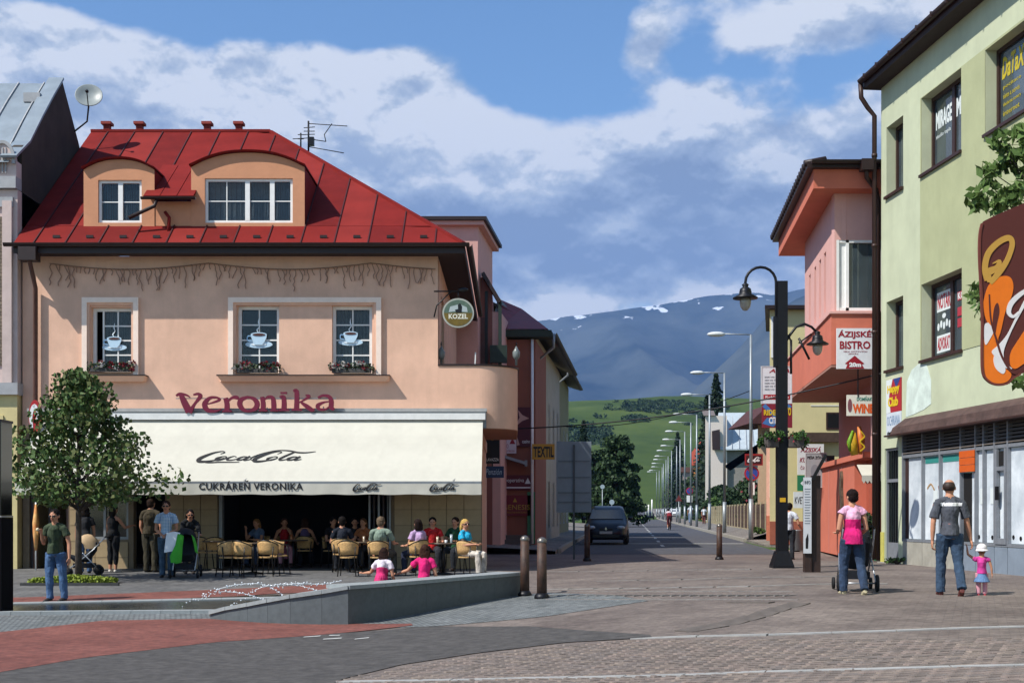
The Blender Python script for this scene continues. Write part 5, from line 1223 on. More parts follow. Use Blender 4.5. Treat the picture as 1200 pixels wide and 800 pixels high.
text('Happy', gf, a+.08, b-.06, (v0_+v1_)/2+.02, v1_-.14, mat('yellow_print', '#d0b020', .6, 0), gs, .036, bold=.05); text('Club', gf, a+.12, b-.15, v0_+.14, (v0_+v1_)/2-.03, MT['yellow_print'], gs, .036, bold=.05)
a, v1_ = gu(1040, 484.5); b, v0_ = gu(1057, 510)
gs = gsign('business_plate', 'small white plate with grey lettering below the red HAPPY CLUB sign', a, b, v0_, v1_, '#c5ccd4'); text('OCHRANA', gf, a+.06, b-.05, v0_+.28, v1_-.08, mat('grey_print', '#6f8aa8', .6), gs, .032); text('detektiv', gf, a+.06, b-.25, v0_+.06, v0_+.15, m_black, gs, .032, bold=.03)
# ============================================================ PINK CORNER BUILDING
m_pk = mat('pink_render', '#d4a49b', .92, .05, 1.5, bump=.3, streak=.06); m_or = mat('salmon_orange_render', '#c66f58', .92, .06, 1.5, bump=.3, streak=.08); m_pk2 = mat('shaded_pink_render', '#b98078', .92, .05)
PD = Vector((.105, 1, 0)).normalized(); PO = Vector((8.44, 33.5, 0)); pk = thing('pink_building', PO, 'pink and orange corner building with a projecting upper floor and dark deep eaves', 'building')
pf = fr(PO); PW = 1.75
ps = fr(PO, (-PD.x, -PD.y, 0))   # side face, u negative going away
def pbox(t0, t1, x0, x1, z0, z1): # box skewed along the street direction
    o = PO; pts = []
    for z in (z0, z1):
        for t, x in ((t0, x0), (t0, x1), (t1, x1), (t1, x0)): p = o+PD*t; pts.append((p.x+x, p.y, z))
    return pts
fwd = [(.08, 1.2, 6.8, 8.57)]
mb = MB(fr(PO)); wall(mb, .0, 3.0, 6.66, 9.8, -.3, 0, [(.05, 1.28, 6.72, 8.57)]); mb.build('front_wall', m_pk, pk)
slots = [(1.6, 2.0), (2.6, 3.0), (3.65, 4.05), (4.9, 5.3)]
mb = MB(ps); wall(mb, -6.3, -.551, 6.66, 9.8, -.35, 0, [(-b, -a, 6.95, 8.6) for a, b in slots]); mb.box(-.549, -.02, 8.57, 9.8, -.3, -.001); mb.build('side_wall', m_pk, pk)
MB().hexa(pbox(.5, 6.2, .5, 3, 6.7, 9.7)).build('room_core', m_roomgrey, pk)
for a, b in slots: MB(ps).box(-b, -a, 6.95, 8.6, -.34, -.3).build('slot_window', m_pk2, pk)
f = MB(pf); f.box(.05, .12, 6.72, 8.57, -.12, .0).box(.30, .38, 6.72, 8.57, -.12, -.01).box(1.2, 1.28, 6.72, 8.57, -.12, -.0).box(.12, 1.2, 8.5, 8.57, -.11, -.01).box(.12, 1.2, 6.72, 6.8, -.11, -.01)
cw = f.build('corner_window', m_white, pk); MB(pf).box(.38, 1.2, 6.8, 8.5, -.08, -.07).build('pane', m_gl2, cw); MB(pf).box(.12, .3, 6.8, 8.5, -.09, -.05).build('white_sash', m_white, cw)
f = MB(ps); f.box(-.5, -.02, 6.72, 8.57, -.1, -.03); f.build('side_sash', m_white, cw); MB(ps).box(-.42, -.12, 6.85, 8.45, -.029, -.02).build('side_pane', m_gl2, cw)
MB(pf).box(-.02, 3, 6.60, 6.66, -.3, .06).build('sill_band', m_pk, pk)
mb = MB(); mb.hexa(pbox(-.25, 10.6, -.12, 3.0, 5.28, 6.6)); mb.build('oriel', m_or, pk)
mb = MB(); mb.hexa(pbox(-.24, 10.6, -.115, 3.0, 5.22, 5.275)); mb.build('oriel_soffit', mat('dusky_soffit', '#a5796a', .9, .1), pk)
MB().hexa(pbox(-.3, 10.7, -.17, 3.0, 6.601, 6.655)).build('oriel_ledge', m_pk, pk)
# fascia, eaves and tiles
o1 = .62
mb = MB(); mb.hexa(pbox(-.55, 8.2, -.62, 3.0, 9.78, 10.27)); mb.build('eaves_box', m_or, pk)
mb = MB(); mb.hexa(pbox(-.75, 8.4, -.80, 3.0, 10.27, 10.42)); mb.build('roof_edge', m_darkbrown, pk)
for i in range(25):
    p = PO+PD*(-.6+i*.37); MB().tube([(p.x-.86, p.y, 10.40), (p.x-.3, p.y+.05, 10.52)], .09, 8).build('edge_tile', m_darkbrown, pk)
mb = MB(); mb.hexa(pbox(-.65, 8.3, -.7, 3.0, 10.42, 10.5)); mb.build('roof', m_darkbrown, pk)
p = PO+Vector((.9, -.95, 10.6)); gutter(PO+Vector((3, -.85, 10.42)), PO+Vector((-.8, -.85, 10.42)), 'gutter', pk, .08)
MB().tube([PO+Vector((.6, -.85, 10.25)), PO+Vector((.62, -.8, 10.0)), PO+Vector((.95, -.5, 9.75)), PO+Vector((1.06, -.32, 9.5)), PO+Vector((1.06, -.32, .2))], .06, 10).build('downpipe', m_bframe, pk)
MB().box(PO.x+.45, PO.x+.75, PO.y-1.0, PO.y-.72, 10.15, 10.43).build('hopper', m_darkbrown, pk)
# ground floor: set-back wall with columns
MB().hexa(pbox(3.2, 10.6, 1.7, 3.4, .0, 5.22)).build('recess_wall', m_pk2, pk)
for i, (t_, x_) in enumerate(((.3, 1.05), (1.2, 1.25), (2.0, 1.45), (2.9, 1.7))):
    MB().hexa(pbox(t_, t_+.3, x_-.0, x_+.22, 2.9, 5.22)).build('column', m_pk, pk)
MB().hexa(pbox(.5, 3.2, 1.75, 3, .0, 5.22)).build('glazed_recess', m_dark, pk)
# ---- orange booth
bo = Vector((9.72, 35.0, 0)); bt = thing('orange_booth', bo, 'low orange annex wall with a dark crocodile-shaped relief below the pink corner building', 'annex')
bfm = fr(bo, (-PD.x, -PD.y, 0))
zt = 2.95
pts = [bo, bo+PD*10.6]; 
def bb(t0, t1, x0, x1, z0, z1): return [tuple(bo+PD*t+Vector((x, 0, 0)))[:2]+(z,) for z in (z0, z1) for t, x in ((t0, x0), (t0, x1), (t1, x1), (t1, x0))]
MB().hexa(bb(2.2, 10.6, 0, 2.6, .1, zt)).build('wall', m_or, bt); MB().hexa(bb(0, 10.8, -.1, 2.7, zt+.002, zt+.16)).build('cap', m_or, bt)
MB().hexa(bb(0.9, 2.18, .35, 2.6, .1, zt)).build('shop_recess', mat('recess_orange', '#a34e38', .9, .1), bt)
for i, x in enumerate((.02, .35, .75)): MB().hexa(bb(.15, .28, .2+x, .33+x, .1, 2.6)).build('green_post', mat('green_paint', '#2f6a44', .5, .1), bt)
for t_ in (4.6, 7.4): MB().hexa(bb(t_, t_+.03, -.012, .02, .1, zt)).build('wall_joint', m_pk2, bt)
ws = MB(bfm); cen = [(-4.3, 2.7, .12), (-4.25, 2.5, .3), (-4.35, 2.2, .42), (-4.2, 1.9, .3), (-4.15, 1.5, .34), (-4.35, 1.2, .28), (-4.1, .9, .22), (-3.95, .75, .1)]
ribbon(ws, [(x-.2, y, w) for x, y, w in cen], .003, .07, 4); ws.build('relief', mat('driftwood', '#5a4a3a', .9, .4, 6, bump=.8), bt)
MB(bfm).box(-4.6, -4.35, .35, .62, .003, .02).build('small_plate', mat('brown_plate', '#8a4a36', .8), bt)
ca_ = thing('small_shop_awning', (9.85, 34.6, 2.3), 'small white ragged awning over the booth counter at the brown downpipe', 'awning')
MB().hexa([(9.35, 34.7, 2.72), (10.05, 34.7, 2.72), (10.05, 34.2, 2.42), (9.35, 34.2, 2.42), (9.35, 34.7, 2.74), (10.05, 34.7, 2.74), (10.05, 34.2, 2.44), (9.35, 34.2, 2.44)]).build('canvas', m_canvas, ca_)
for i in range(7): MB().prism([(9.35+i*.1, 2.43), (9.45+i*.1, 2.43), (9.45+i*.1, 2.3), (9.40+i*.1, 2.22), (9.35+i*.1, 2.3)], 34.19, 34.2, ax=1).build('scallop', m_canvas, ca_)
# ---- signs on the pink building
def fsign(nm, lab, px0, px1, py0, py1, Y, col, th=.05, frame=None):
    f = fr((0, Y, 0)); u0, v1 = fuv(f, px0, py0); u1, v0 = fuv(f, px1, py1); t = thing(nm, ((u0+u1)/2, Y, v0), lab, 'sign'); MB(f).box(u0, u1, v0, v1, -th, 0).build('board', mat('board_'+col, col, .6, .05), t)
    if frame:
        e = .03; MB(f).box(u0-e, u1+e, v1, v1+e, -th, .01).box(u0-e, u1+e, v0-e, v0, -th, .01).box(u0-e, u0, v0, v1, -th, .01).box(u1, u1+e, v0, v1, -th, .01).build('frame', mat('fr_'+frame, frame, .5, .05), t)
    def T(s, a, b, c, d, m, **k): A_, D_ = fuv(f, a, c); B_, C_ = fuv(f, b, d); return text(s, f, A_, B_, C_, D_, m, t, .003, **k)
    def S(pts, col, w=.004, nm='mark'):
        return MB(f).prism([fuv(f, *p) for p in pts], .001, w).build(nm, mat('pr_'+col, col, .6, 0), t)
    return t, T, S, f
dred = mat('dark_red_print', '#8f1524', .6, 0)
t, T, S, f = fsign('bistro_sign', 'white sign with red ÁZIJSKÉ BISTRO lettering and a red arrow on the orange oriel', 980.5, 1023, 384.5, 432, 33.15, '#d9dadc')
T('ÁZIJSKÉ', 982, 1021, 386.5, 397, dred, bold=.03); T('BISTRO', 984, 1020, 399.5, 409, dred, bold=.03); T('VEĽA HOTOVÝCH', 988, 1016, 410.6, 412.6, dred); T('JEDÁL', 994, 1006, 413.4, 415.4, dred)
S([(991, 431.8), (993, 427), (990, 426), (1001.5, 416.5), (1013, 426), (1010, 427), (1013, 431.8)], '#8f1524', nm='arrow'); T('20m', 995, 1009, 424.5, 430, mat('wht', '#dedede', .6, 0), bold=.06).location.y -= .006
t, T, S, f = fsign('wine_sign', 'white hanging sign reading MINIPIVNICA above orange WINE letters', 992.5, 1025, 462.5, 487, 33.3, '#dad6c6')
T('WINE', 999, 1024, 473, 484, mat('orange_letter', '#d95a1c', .6, 0), bold=.05); T('DOMŇAK', 1004, 1022, 464, 469.5, mat('green_letter', '#2f7a6a', .6, 0), bold=.02); S(ellipse(996, 475, 2.6, 8, 14), '#7a4a50', nm='bottle_emblem')
MB().bar((9.0, 33.3, 4.45), (9.0, 33.3, 5.25), .03, .03).build('hanger', m_black, t); MB().bar((9.5, 33.3, 4.45), (9.5, 33.3, 5.25), .03, .03).build('hanger', m_black, t)
# hot dog figure
hd = thing('hot_dog_figure', (9.35, 33.2, 3.0), 'yellow and green hot dog figure standing on the ledge of the orange annex', 'advertising figure')
hf = fr((0, 34.9, 0)); u, v = fuv(hf, 1004, 533)
MB(hf).tube([(u-.05, v, 0), (u-.12, v+.3, 0), (u-.08, v+.62, 0)], [(.1, .1), (.15, .12), (.05, .05)], 10).build('bun', mat('bun_yellow', '#c9a227', .5, .2, 9), hd)
MB(hf).tube([(u+.1, v+.02, 0), (u+.13, v+.4, 0), (u+.06, v+.78, 0)], [.05, .1, .05], 10).build('sausage', mat('sausage', '#c4702a', .5, .2, 9), hd)
MB(hf).tube([(u-.2, v+.1, .05), (u-.22, v+.35, .06), (u-.12, v+.66, .05)], [.03, .07, .03], 8).build('lettuce', mat('lettuce', '#6f9a1f', .6, .3, 20), hd)
mb = MB(hf); ribbon(mb, [(u+.06, v+.1, .03), (u+.18, v+.22, .03), (u+.06, v+.36, .03), (u+.18, v+.5, .03), (u+.08, v+.64, .03)], .1, .13, 4); mb.build('mustard', MT['yellow_print'], hd)
# ---- plant pot by the green posts
# ============================================================ YELLOW HOUSE behind
m_yel = mat('yellow_render', '#cfc491', .92, .05, 1.5, bump=.2, streak=.08)
yh = thing('yellow_house', (12, 51, 0), 'yellow house wall with several shop signs between the lamp post and the orange annex', 'building')
def rbox(a, b, z0, z1, Y, d, k=None):
    k = (a/Y if k is None else k)*d+.05
    return MB().hexa([(a, Y, z0), (b, Y, z0), (b+k, Y+d, z0), (a+k, Y+d, z0), (a, Y, z1), (b, Y, z1), (b+k, Y+d, z1), (a+k, Y+d, z1)])
yf = fr((0, 50, 0)); u0, vt = fuv(yf, 902, 363); rbox(u0, u0+9, .2, vt, 50, 6).build('wall', m_yel, yh); rbox(u0-.25, u0+9, vt, vt+.14, 49.7, 6.3).build('roof', m_darkbrown, yh)
a, b = fuv(yf, 930, 518); c, d = fuv(yf, 985, 507); MB(yf).box(a, c, b, d, 0, .25).build('ledge', mat('ledge_brown', '#4a3a30', .9, .2), yh)
a, b = fuv(yf, 968, 503); c, d = fuv(yf, 985, 483); w1 = MB(yf).box(a, c, b, d, 0, .03).build('window', m_bframe, yh); MB(yf).box(a+.06, c, b+.06, d-.06, .03, .035).build('pane', m_glass, w1)
sy = fr((u0, 50, 0), (0, -1, 0))
a, b = fuv(yf, 903.5, 419); c, d = fuv(yf, 911, 371); w2 = MB(yf).box(a, c, b, d, 0, .04).build('window', m_white, yh); MB(yf).box(a+.07, c-.06, b+.08, d-.08, .04, .05).build('pane', m_dark, w2)
MB(yf).box(u0, u0+4, .2, 1.1, 0, .05).build('plinth', mat('orange_plinth', '#9c5a44', .9, .1), yh)
a, b = fuv(yf, 944, 470)[0], fuv(yf, 944, 400)[1]
for i in range(8): z = vt-.6-i*.45; MB(yf).box(u0+1.6, u0+3.2, z, z+.03, 0, .02).build('siding_strip', m_white, yh)
t, T, S, f = fsign('kitchen_sign', 'white sign with red slanted ÁZIJSKÁ KUCHYŇA lettering on the yellow wall', 934.5, 965.5, 520, 556, 49.7, '#d6d2cc')
T('ÁZIJSKÁ', 938, 962, 523, 531, dred, shear=.3, bold=.02); T('KUCHYŇA', 937, 964, 534, 541.5, dred, shear=.3, bold=.02); T('čína', 938, 946, 545, 550, dred)
t, T, S, f = fsign('green_arrow_sign', 'green sign with a white arrow between two white signs on the yellow wall', 934.5, 950, 556.5, 575, 49.65, '#23734a'); S([(938, 566), (943, 561), (943, 564), (948, 564), (948, 568), (943, 568), (943, 571)], '#dedede', nm='arrow')
t, T, S, f = fsign('flower_shop_sign', 'white KVETY sign with dark lettering beside the grey litter bin', 930, 947, 576, 595, 49.6, '#d0d4d2'); T('KVETY', 931.5, 945.5, 582, 590, m_black)
t, T, S, f = fsign('zone_sign', 'grey PEŠIA ZÓNA traffic sign back of the information pillar', 944.5, 968, 531, 570, 44, '#9a9ea2', frame='#c0c0c0'); T('PEŠIA ZÓNA', 946, 966, 533.5, 537.5, m_black, bold=.02); S(ellipse(955, 552, 5, 8, 18), '#7f858c', nm='pictogram')
t, T, S, f = fsign('small_dark_sign', 'small black sign fixed above the orange annex next to the zone sign', 969, 978, 533.5, 540.5, 43.8, '#2b2b2b')
t, T, S, f = fsign('red_lower_sign', 'small red sign low on the orange annex behind the information pillar', 957, 961.5, 565, 572, 43.7, '#a32a22')
# pole mounted signs at the lamp post: white list, RIDE CITY
t, T, S, f = fsign('services_sign', 'tall white services sign with red heading half hidden behind the black lamp post', 893, 927, 430, 472, 39, '#cfd4d8', frame='#bfc3c6')
T('ALFA', 901, 925, 432, 436.5, dred, bold=.02, shear=.3)
for i in range(5): T('SERVIS PREDAJ', 896, 922-(i % 2)*4, 441+i*3.6, 443+i*3.6, mat('grey_text', '#5d6670', .6, 0))
S([(894.5, 462), (926, 462), (926, 468), (894.5, 468)], '#9c2a30', nm='red_bar'); T('Reklama tu', 897, 924, 463.5, 466.5, MT['wht'])
MB().bar((9.3-1.2, 39.1, 3.0), (8.1, 39.1, 6.0), .06, .06).build('post', m_steel, t)
t, T, S, f = fsign('ride_city_sign', 'dark red and blue sign with yellow RIDE CITY lettering behind the hanging flower trough', 893, 928.5, 472.8, 501, 38.9, '#7c1f30')
S([(893.2, 476), (897, 473), (911, 487), (908, 490)], '#3f6ea8', nm='blue_stripe'); S([(928, 476), (924, 473), (913, 484), (916, 487)], '#3f6ea8', nm='blue_stripe'); S([(893.2, 496), (899, 489), (913, 494), (906, 500)], '#3f6ea8', nm='blue_stripe')
T('RIDE', 895, 909, 480, 486.5, MT['yellow_print'], bold=.04).location.y -= .005; T('CITY', 901, 914, 488.5, 496.5, MT['wht'], bold=.04).location.y -= .005; T('TO', 921, 927, 477, 487, MT['yellow_print'], bold=.05).location.y -= .005
# ============================================================ LEFT SIDE OF THE STREET
SD = Vector((.105, 1, 0)).normalized()
def sbox(o, t0, t1, x0, x1, z0, z1): return [tuple(Vector(o)+SD*t+Vector((x, 0, 0)))[:2]+(z,) for z in (z0, z1) for t, x in ((t0, x0), (t0, x1), (t1, x1), (t1, x0))]
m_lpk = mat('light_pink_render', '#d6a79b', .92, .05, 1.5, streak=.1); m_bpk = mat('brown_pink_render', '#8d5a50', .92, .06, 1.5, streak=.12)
tw = thing('stair_tower', (-2.5, 44, 0), 'flat-roofed pale pink tower rising behind the right hip of the red roof', 'building')
X0 = (490-600)/F*44.3; X1 = (560-600)/F*44.3
MB().hexa(sbox((X0, 44.3, 0), 0, 4.2, 0, X1-X0, 4, 11.5)).build('wall', m_lpk, tw); MB().hexa(sbox((X0-.2, 44, 0), 0, 4.8, 0, X1-X0+.5, 11.5, 11.62)).build('roof', m_darkbrown, tw)
MB().hexa(sbox((X0-.1, 44.1, 0), 0, 4.6, 0, X1-X0+.3, 11.35, 11.49)).build('cornice', m_lpk, tw)
ph = thing('brown_pink_house', (-.5, 45.5, 0), 'shaded brown-pink house with a stepped gable between the cafe terrace and the sign wall', 'building')
f = fr((0, 45, 0)); q = lambda px, py: fuv(f, px, py)
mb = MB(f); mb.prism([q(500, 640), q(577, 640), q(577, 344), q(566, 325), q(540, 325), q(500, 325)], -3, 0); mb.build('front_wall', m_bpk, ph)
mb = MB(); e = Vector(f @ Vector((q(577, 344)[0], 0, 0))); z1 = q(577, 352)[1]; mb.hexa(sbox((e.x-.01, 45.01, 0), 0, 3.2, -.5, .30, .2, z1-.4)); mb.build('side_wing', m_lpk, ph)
p0 = f @ Vector((*q(566, 322), .2)); p1 = f @ Vector((*q(586, 356), .2)); MB().bar(p0, p1, .5, .12).build('verge', m_darkbrown, ph)
MB().bar(p1, p1+Vector((0, 0, -3.2)), .12, .12).build('downpipe', mat('dark_green_metal', '#25332b', .5), ph); MB().box(p1.x-.35, p1.x+.25, p1.y-.2, p1.y+.1, p1.z-2.1, p1.z-1.5).build('hopper', MT['dark_green_metal'], ph)
for x in (548, 560): a, b = q(x, 428); c, d = q(x+9, 372); MB(f).box(a, c, b, d, .002, .03).build('terrace_door', mat('door_brown', '#5c3a34', .6, .1), ph)
a, b = q(571, 428); MB(f).box(a-.08, a+.02, b, b+2.6, .002, .06).build('dark_pipe', m_black, ph)
gs_ = thing('sign_house', (.2, 48, 0), 'orange-brown house with red metal roof whose wall carries a column of shop signs', 'building')
f = fr((0, 47, 0)); q = lambda px, py: fuv(f, px, py)
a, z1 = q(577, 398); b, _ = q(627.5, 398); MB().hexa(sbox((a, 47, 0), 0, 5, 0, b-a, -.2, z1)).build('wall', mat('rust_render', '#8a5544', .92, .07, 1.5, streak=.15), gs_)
for i in range(3): MB(f).box(q(578, 0)[0]+.1*i, q(622, 0)[0], -.1, .3+.16*i, .35*(2-i), .35*(3-i)).build('step', mat('step_stone', '#5c5652', .9, .1), gs_)
c, d = q(640, 388); c0, d0 = q(590, 388); r0, r1 = q(596, 348)
mb = MB(f); mb.prism([q(582, 396), q(648, 396), q(646, 388), q(582, 388)], -.35, .35); mb.build('eaves_box', mat('dark_green_eaves', '#30382e', .8, .1), gs_)
m_rr2 = mat('red_sheet_small', '#7c2026', .5, .2, 3)
p = [f @ Vector((*q(584, 387), .35)), f @ Vector((*q(642, 387), .35)), f @ Vector((*q(612, 349), -2.5)), f @ Vector((*q(584, 337), -2.5))]; MB().quad(*p).build('roof', m_rr2, gs_)
p2 = [p[1], p[1]+SD*5.5, p[2]+SD*3.0, p[2]]; MB().quad(*p2).build('side_roof', m_rr2, gs_)
p3 = [f @ Vector((*q(576, 345), -2)), f @ Vector((*q(586, 340), -2)), f @ Vector((*q(600, 358), -2)), f @ Vector((*q(588, 364), -2))]; MB(f).prism([q(583, 336), q(600, 357), q(598, 366), q(577, 366)], -2.2, -2).build('skylight', m_greyzinc, gs_)
x = b-.12; MB(f).tube([(x, z1, .12), (x, .3, .12)], .05, 8).build('white_downpipe', m_white, gs_)
MB(f).box(b-.3, b-.02, .3, 2.2, .0, .1).build('green_shutter', MT['green_paint'], gs_)
for (nm, lb_, x0, x1, y0, y1, col, txt, tc_, fr_) in (
  ('insurance_sign', 'dark red KOOPERATIVA sign with a white arrow above the GENESIS sign', 587, 623, 556.5, 574, '#561523', 'Kooperativa', 'wht', None),
  ('genesis_sign', 'dark red sign with gold GENESIS lettering, lowest on the shaded sign wall', 587.5, 622.5, 580, 604, '#6b1420', 'GENESIS', 'gold', None),
  ('white_red_sign', 'white sign with small red lettering and triangle beside the black hanging sign', 586, 605, 509, 531, '#cdbcc0', 'AGRO', 'dark_red_print', None),
  ('dancer_poster', 'dark maroon poster with a pale figure at the top of the shaded sign wall', 605, 622, 477, 523, '#4c1220', None, None, None)):
    t, T, S, f = fsign(nm, lb_, x0, x1, y0, y1, 46.9, col)
    if nm == 'insurance_sign': T('Kooperativa', x0+1.5, x0+27, 560, 566, MT['wht']); S([(615, 566.5), (622, 566.5), (618.5, 559.5)], '#d0d0d0', nm='triangle'); S([(589, 571), (593, 568.5), (593, 570.2), (622, 570.2), (622, 571.8), (593, 571.8), (593, 573.2)], '#d0d0d0', nm='arrow')
    elif nm == 'genesis_sign': T('GENESIS', x0+1.5, x1-1.5, 591, 597, mat('gold', '#a3862f', .6, 0)); T('REALITNA KANCELARIA', x0+7, x1-5, 599, 601, MT['gold']); S([(601, 588), (603.5, 583), (606, 588)], '#a3862f', nm='emblem')
    elif nm == 'white_red_sign': T('AGRO', x0+1, x0+10, 520, 525, dred); S([(597, 520), (604, 520), (600.5, 513)], '#8f1524', nm='triangle'); T('zelená farma', x0+1, x1-2, 526.5, 529, dred)
    else: S([(607, 480), (612, 486), (620, 490), (612, 493), (606, 498), (606, 512), (609, 521), (605.5, 522), (605.4, 495), (609, 489)], '#b58f84', nm='pale_figure'); T('casino', 612, 621, 515, 519, MT['wht'])
t, T, S, f = fsign('red_square_sign', 'plain small red square above the white sign on the shaded sign wall', 590.5, 599, 499, 508.5, 46.85, '#a32418')
t, T, S, f = fsign('coffee_sign', 'black vertical hanging coffee sign with a gold emblem under the terrace end', 568.5, 585.5, 503, 543, 40, '#121316'); S(ellipse(577, 512, 3, 4, 12), '#8a6a2a', nm='gold_emblem'); T('LAVAZZA', 570, 584.5, 536.5, 540, MT['wht'])
MB(f).bar((fuv(f, 560, 500)[0], fuv(f, 560, 501)[1], 0), (fuv(f, 600, 500)[0], fuv(f, 600, 500)[1], 0), .04, .04).build('bracket', m_black, t)
t, T, S, f = fsign('blue_sign', 'small dark blue hanging sign with pale script below the black coffee sign', 565, 590.5, 546, 559.5, 40, '#1d3658'); T('Penzión', 569, 588, 549, 556, mat('paleblue', '#9fb4cc', .6, 0), shear=.3)
MB(f).bar((fuv(f, 577, 546)[0], fuv(f, 577, 546)[1], -.02), (fuv(f, 577, 543)[0], fuv(f, 577, 543)[1], -.02), .04, .04).build('bracket', m_black, t)
t, T, S, f = fsign('textile_sign', 'yellow TEXTIL sign with dark letters on the corner of the cream house', 623.5, 650, 520, 538, 46, '#b8892a'); T('TEXTIL', 625, 649, 523, 535.5, m_black, bold=.03)
t = thing('canopy_slab', (-.3, 46.6, 3.3), 'thin slanting grey metal canopy over the shaded sign wall doorway', 'canopy'); f = fr((0, 46.4, 0))
MB(f).prism([fuv(f, 587, 532), fuv(f, 617, 541), fuv(f, 617, 544.5), fuv(f, 587, 535)], -.5, 0).build('sheet', mat('grey_sheet', '#888c92', .5, .05), t)
MB(f).prism([fuv(f, 615, 539), fuv(f, 618, 539), fuv(f, 618, 546), fuv(f, 615, 546)], -.5, .004).build('edge_trim', mat('grey_sheet', '#888c92', .5, .05), t)
# cream houses further along, on the left
m_crg = mat('cream_grey_render', '#a9a294', .92, .08, 1.5, streak=.2)
def lhouse(nm, lab, o, t1, dep, zt, mw, roofh, nwin, flr, ov=.7, glazed=mat('frame_pale', '#c4bfb2', .6)):
    t = thing(nm, o, lab, 'building', None); o = Vector(o)
    MB().hexa(sbox(o, 0, t1, -dep, 0, -.1, zt)).build('wall', mw, t)
    a = o+Vector((ov, -ov, zt)); d = SD*(t1+2*ov)
    mb = MB(); m0, m1 = o+SD*-ov, o+SD*(t1+ov); rg = Vector((-dep/2, 0, roofh))
    def pp(b, x, z): return Vector((b.x+x, b.y, z))
    mb.hexa([pp(m0, ov, zt-.1), pp(m1, ov, zt-.1), pp(m1, -dep/2, zt+roofh-.1), pp(m0, -dep/2, zt+roofh-.1), pp(m0, ov, zt), pp(m1, ov, zt), pp(m1, -dep/2, zt+roofh), pp(m0, -dep/2, zt+roofh)]); mb.hexa([pp(m0, -dep-ov, zt-.1), pp(m1, -dep-ov, zt-.1), pp(m1, -dep/2, zt+roofh-.1), pp(m0, -dep/2, zt+roofh-.1), pp(m0, -dep-ov, zt), pp(m1, -dep-ov, zt), pp(m1, -dep/2, zt+roofh), pp(m0, -dep/2, zt+roofh)])
    mb.build('roof', m_darkbrown, t)
    MB().add([pp(o, 0, zt), pp(o, -dep, zt), pp(o, -dep/2, zt+roofh-.12)], [(0, 1, 2)]).build('gable', mw, t)
    gutter(pp(m1, ov+.06, zt), pp(m0, ov+.06, zt), 'gutter', t, .09); p = pp(m0, ov+.04, zt-.05)
    MB().tube([p, p+Vector((0, .1, -.5)), p+Vector((-ov+.06, .5, -1.0)), Vector((p.x-ov+.06, p.y+.5, .3))], .06, 8).build('downpipe', m_steel, t)
    sfm = fr(o, -SD)
    for k in range(flr):
        for i in range(nwin):
            u = -(t1/nwin*(i+.5)); z0 = 1.0+k*3.3 if k else .9; h_ = 1.9
            fr_w = MB(sfm).box(u-.55, u+.55, z0, z0+h_, .0, .05).build('window', glazed, t); MB(sfm).box(u-.45, u+.45, z0+.1, z0+h_-.1, .05, .055).build('pane', m_glass if False else m_gl2, fr_w); MB(sfm).box(u-.65, u+.65, z0-.1, z0, .0, .12).build('sill', m_stucco_grey, t)
    return t, o
lhouse('cream_house', 'tall cream house with dark gabled roof and white downpipe on the left of the street', ((628-600)/F*49.5, 49.5, 0), 13.5, 6, 8.3, m_crg, 1.9, 5, 2)
lhouse('cream_yellow_house', 'narrow cream-yellow house with dark eaves at the end of the left row of buildings', ((650-600)/F*67, 67, 0), 12, 8, 9.1, mat('dim_yellow_render', '#8f8460', .92, .08), 1.5, 4, 2)
# ============================================================ HOUSES ON THE RIGHT, FAR
def box_house(nm, lab, px0, px1, pyt, Y, dep, mw, cat='building'):
    f = fr((0, Y, 0)); a, zt = fuv(f, px0, pyt); b, _ = fuv(f, px1, pyt); t = thing(nm, ((a+b)/2, Y, .4), lab, cat); rbox(a, b, .2, zt, Y, dep).build('wall', mw, t); return t, f, a, b, zt
pkh, f, a, b, zt = box_house('narrow_pink_house', 'narrow pale pink house wall with a slim dark window left of the black lamp post', 898, 932, 510, 56, 8, mat('rosy_render', '#d8a99c', .92, .06))
c, d = fuv(f, 903.5, 581); e, g = fuv(f, 907, 542); w = MB(f).box(c-.06, e+.06, d-.06, g+.06, .002, .03).build('window', m_white, pkh); MB(f).box(c, e, d, g, .03, .035).build('pane', m_dark, w)
MB(f).box(a, b, .2, 1.3, .002, .06).build('plinth', mat('pink_plinth', '#b8705c', .9), pkh); rbox(a-.2, b+.2, zt, zt+.2, 55.8, 8).build('roof', m_darkbrown, pkh)
wh, f, a, b, zt = box_house('white_house', 'white house with grey metal roof seen above the hedge on the right', 826.5, 852, 487, 134, 9, mat('white_render', '#d9cdc2', .9, .04))
q = lambda px, py, w=0: f @ Vector((*fuv(f, px, py), w))
MB().add([q(824, 487, .3), q(838, 487, .3), q(838, 480, -1), q(824, 480, -1)], [(0, 1, 2, 3)]).build('flat_roof', mat('roof_trim', '#6d6462', .8), wh)
MB().hexa([q(835, 526, .3), q(905, 526, .3), q(905, 527, .3), q(835, 527.5, .3), q(851, 480, -5), q(905, 480, -5), q(905, 479, -5), q(851, 479, -5)]).build('metal_roof', mat('bright_zinc', '#aab4ba', .5, .08, 3), wh)
for i in range(8): MB().bar(q(840+i*8.5, 525, .36), q(853+i*7.6, 480.5, -4.9), .04, .06).build('standing_seam', m_stucco_grey, wh)
MB().hexa([q(834, 527, .4), q(843, 527, .4), q(843, 503, .1), q(834, 505, .1), q(834, 527, .6), q(843, 527, .6), q(843, 503, .3), q(834, 505, .3)]).build('dark_cheek', m_darkbrown, wh)
MB(f).box(b, fuv(f, 900, 500)[0], .2, fuv(f, 0, 527)[1], -9, -.5).build('rear_wing', mat('shade_render', '#8f8a84', .9), wh)
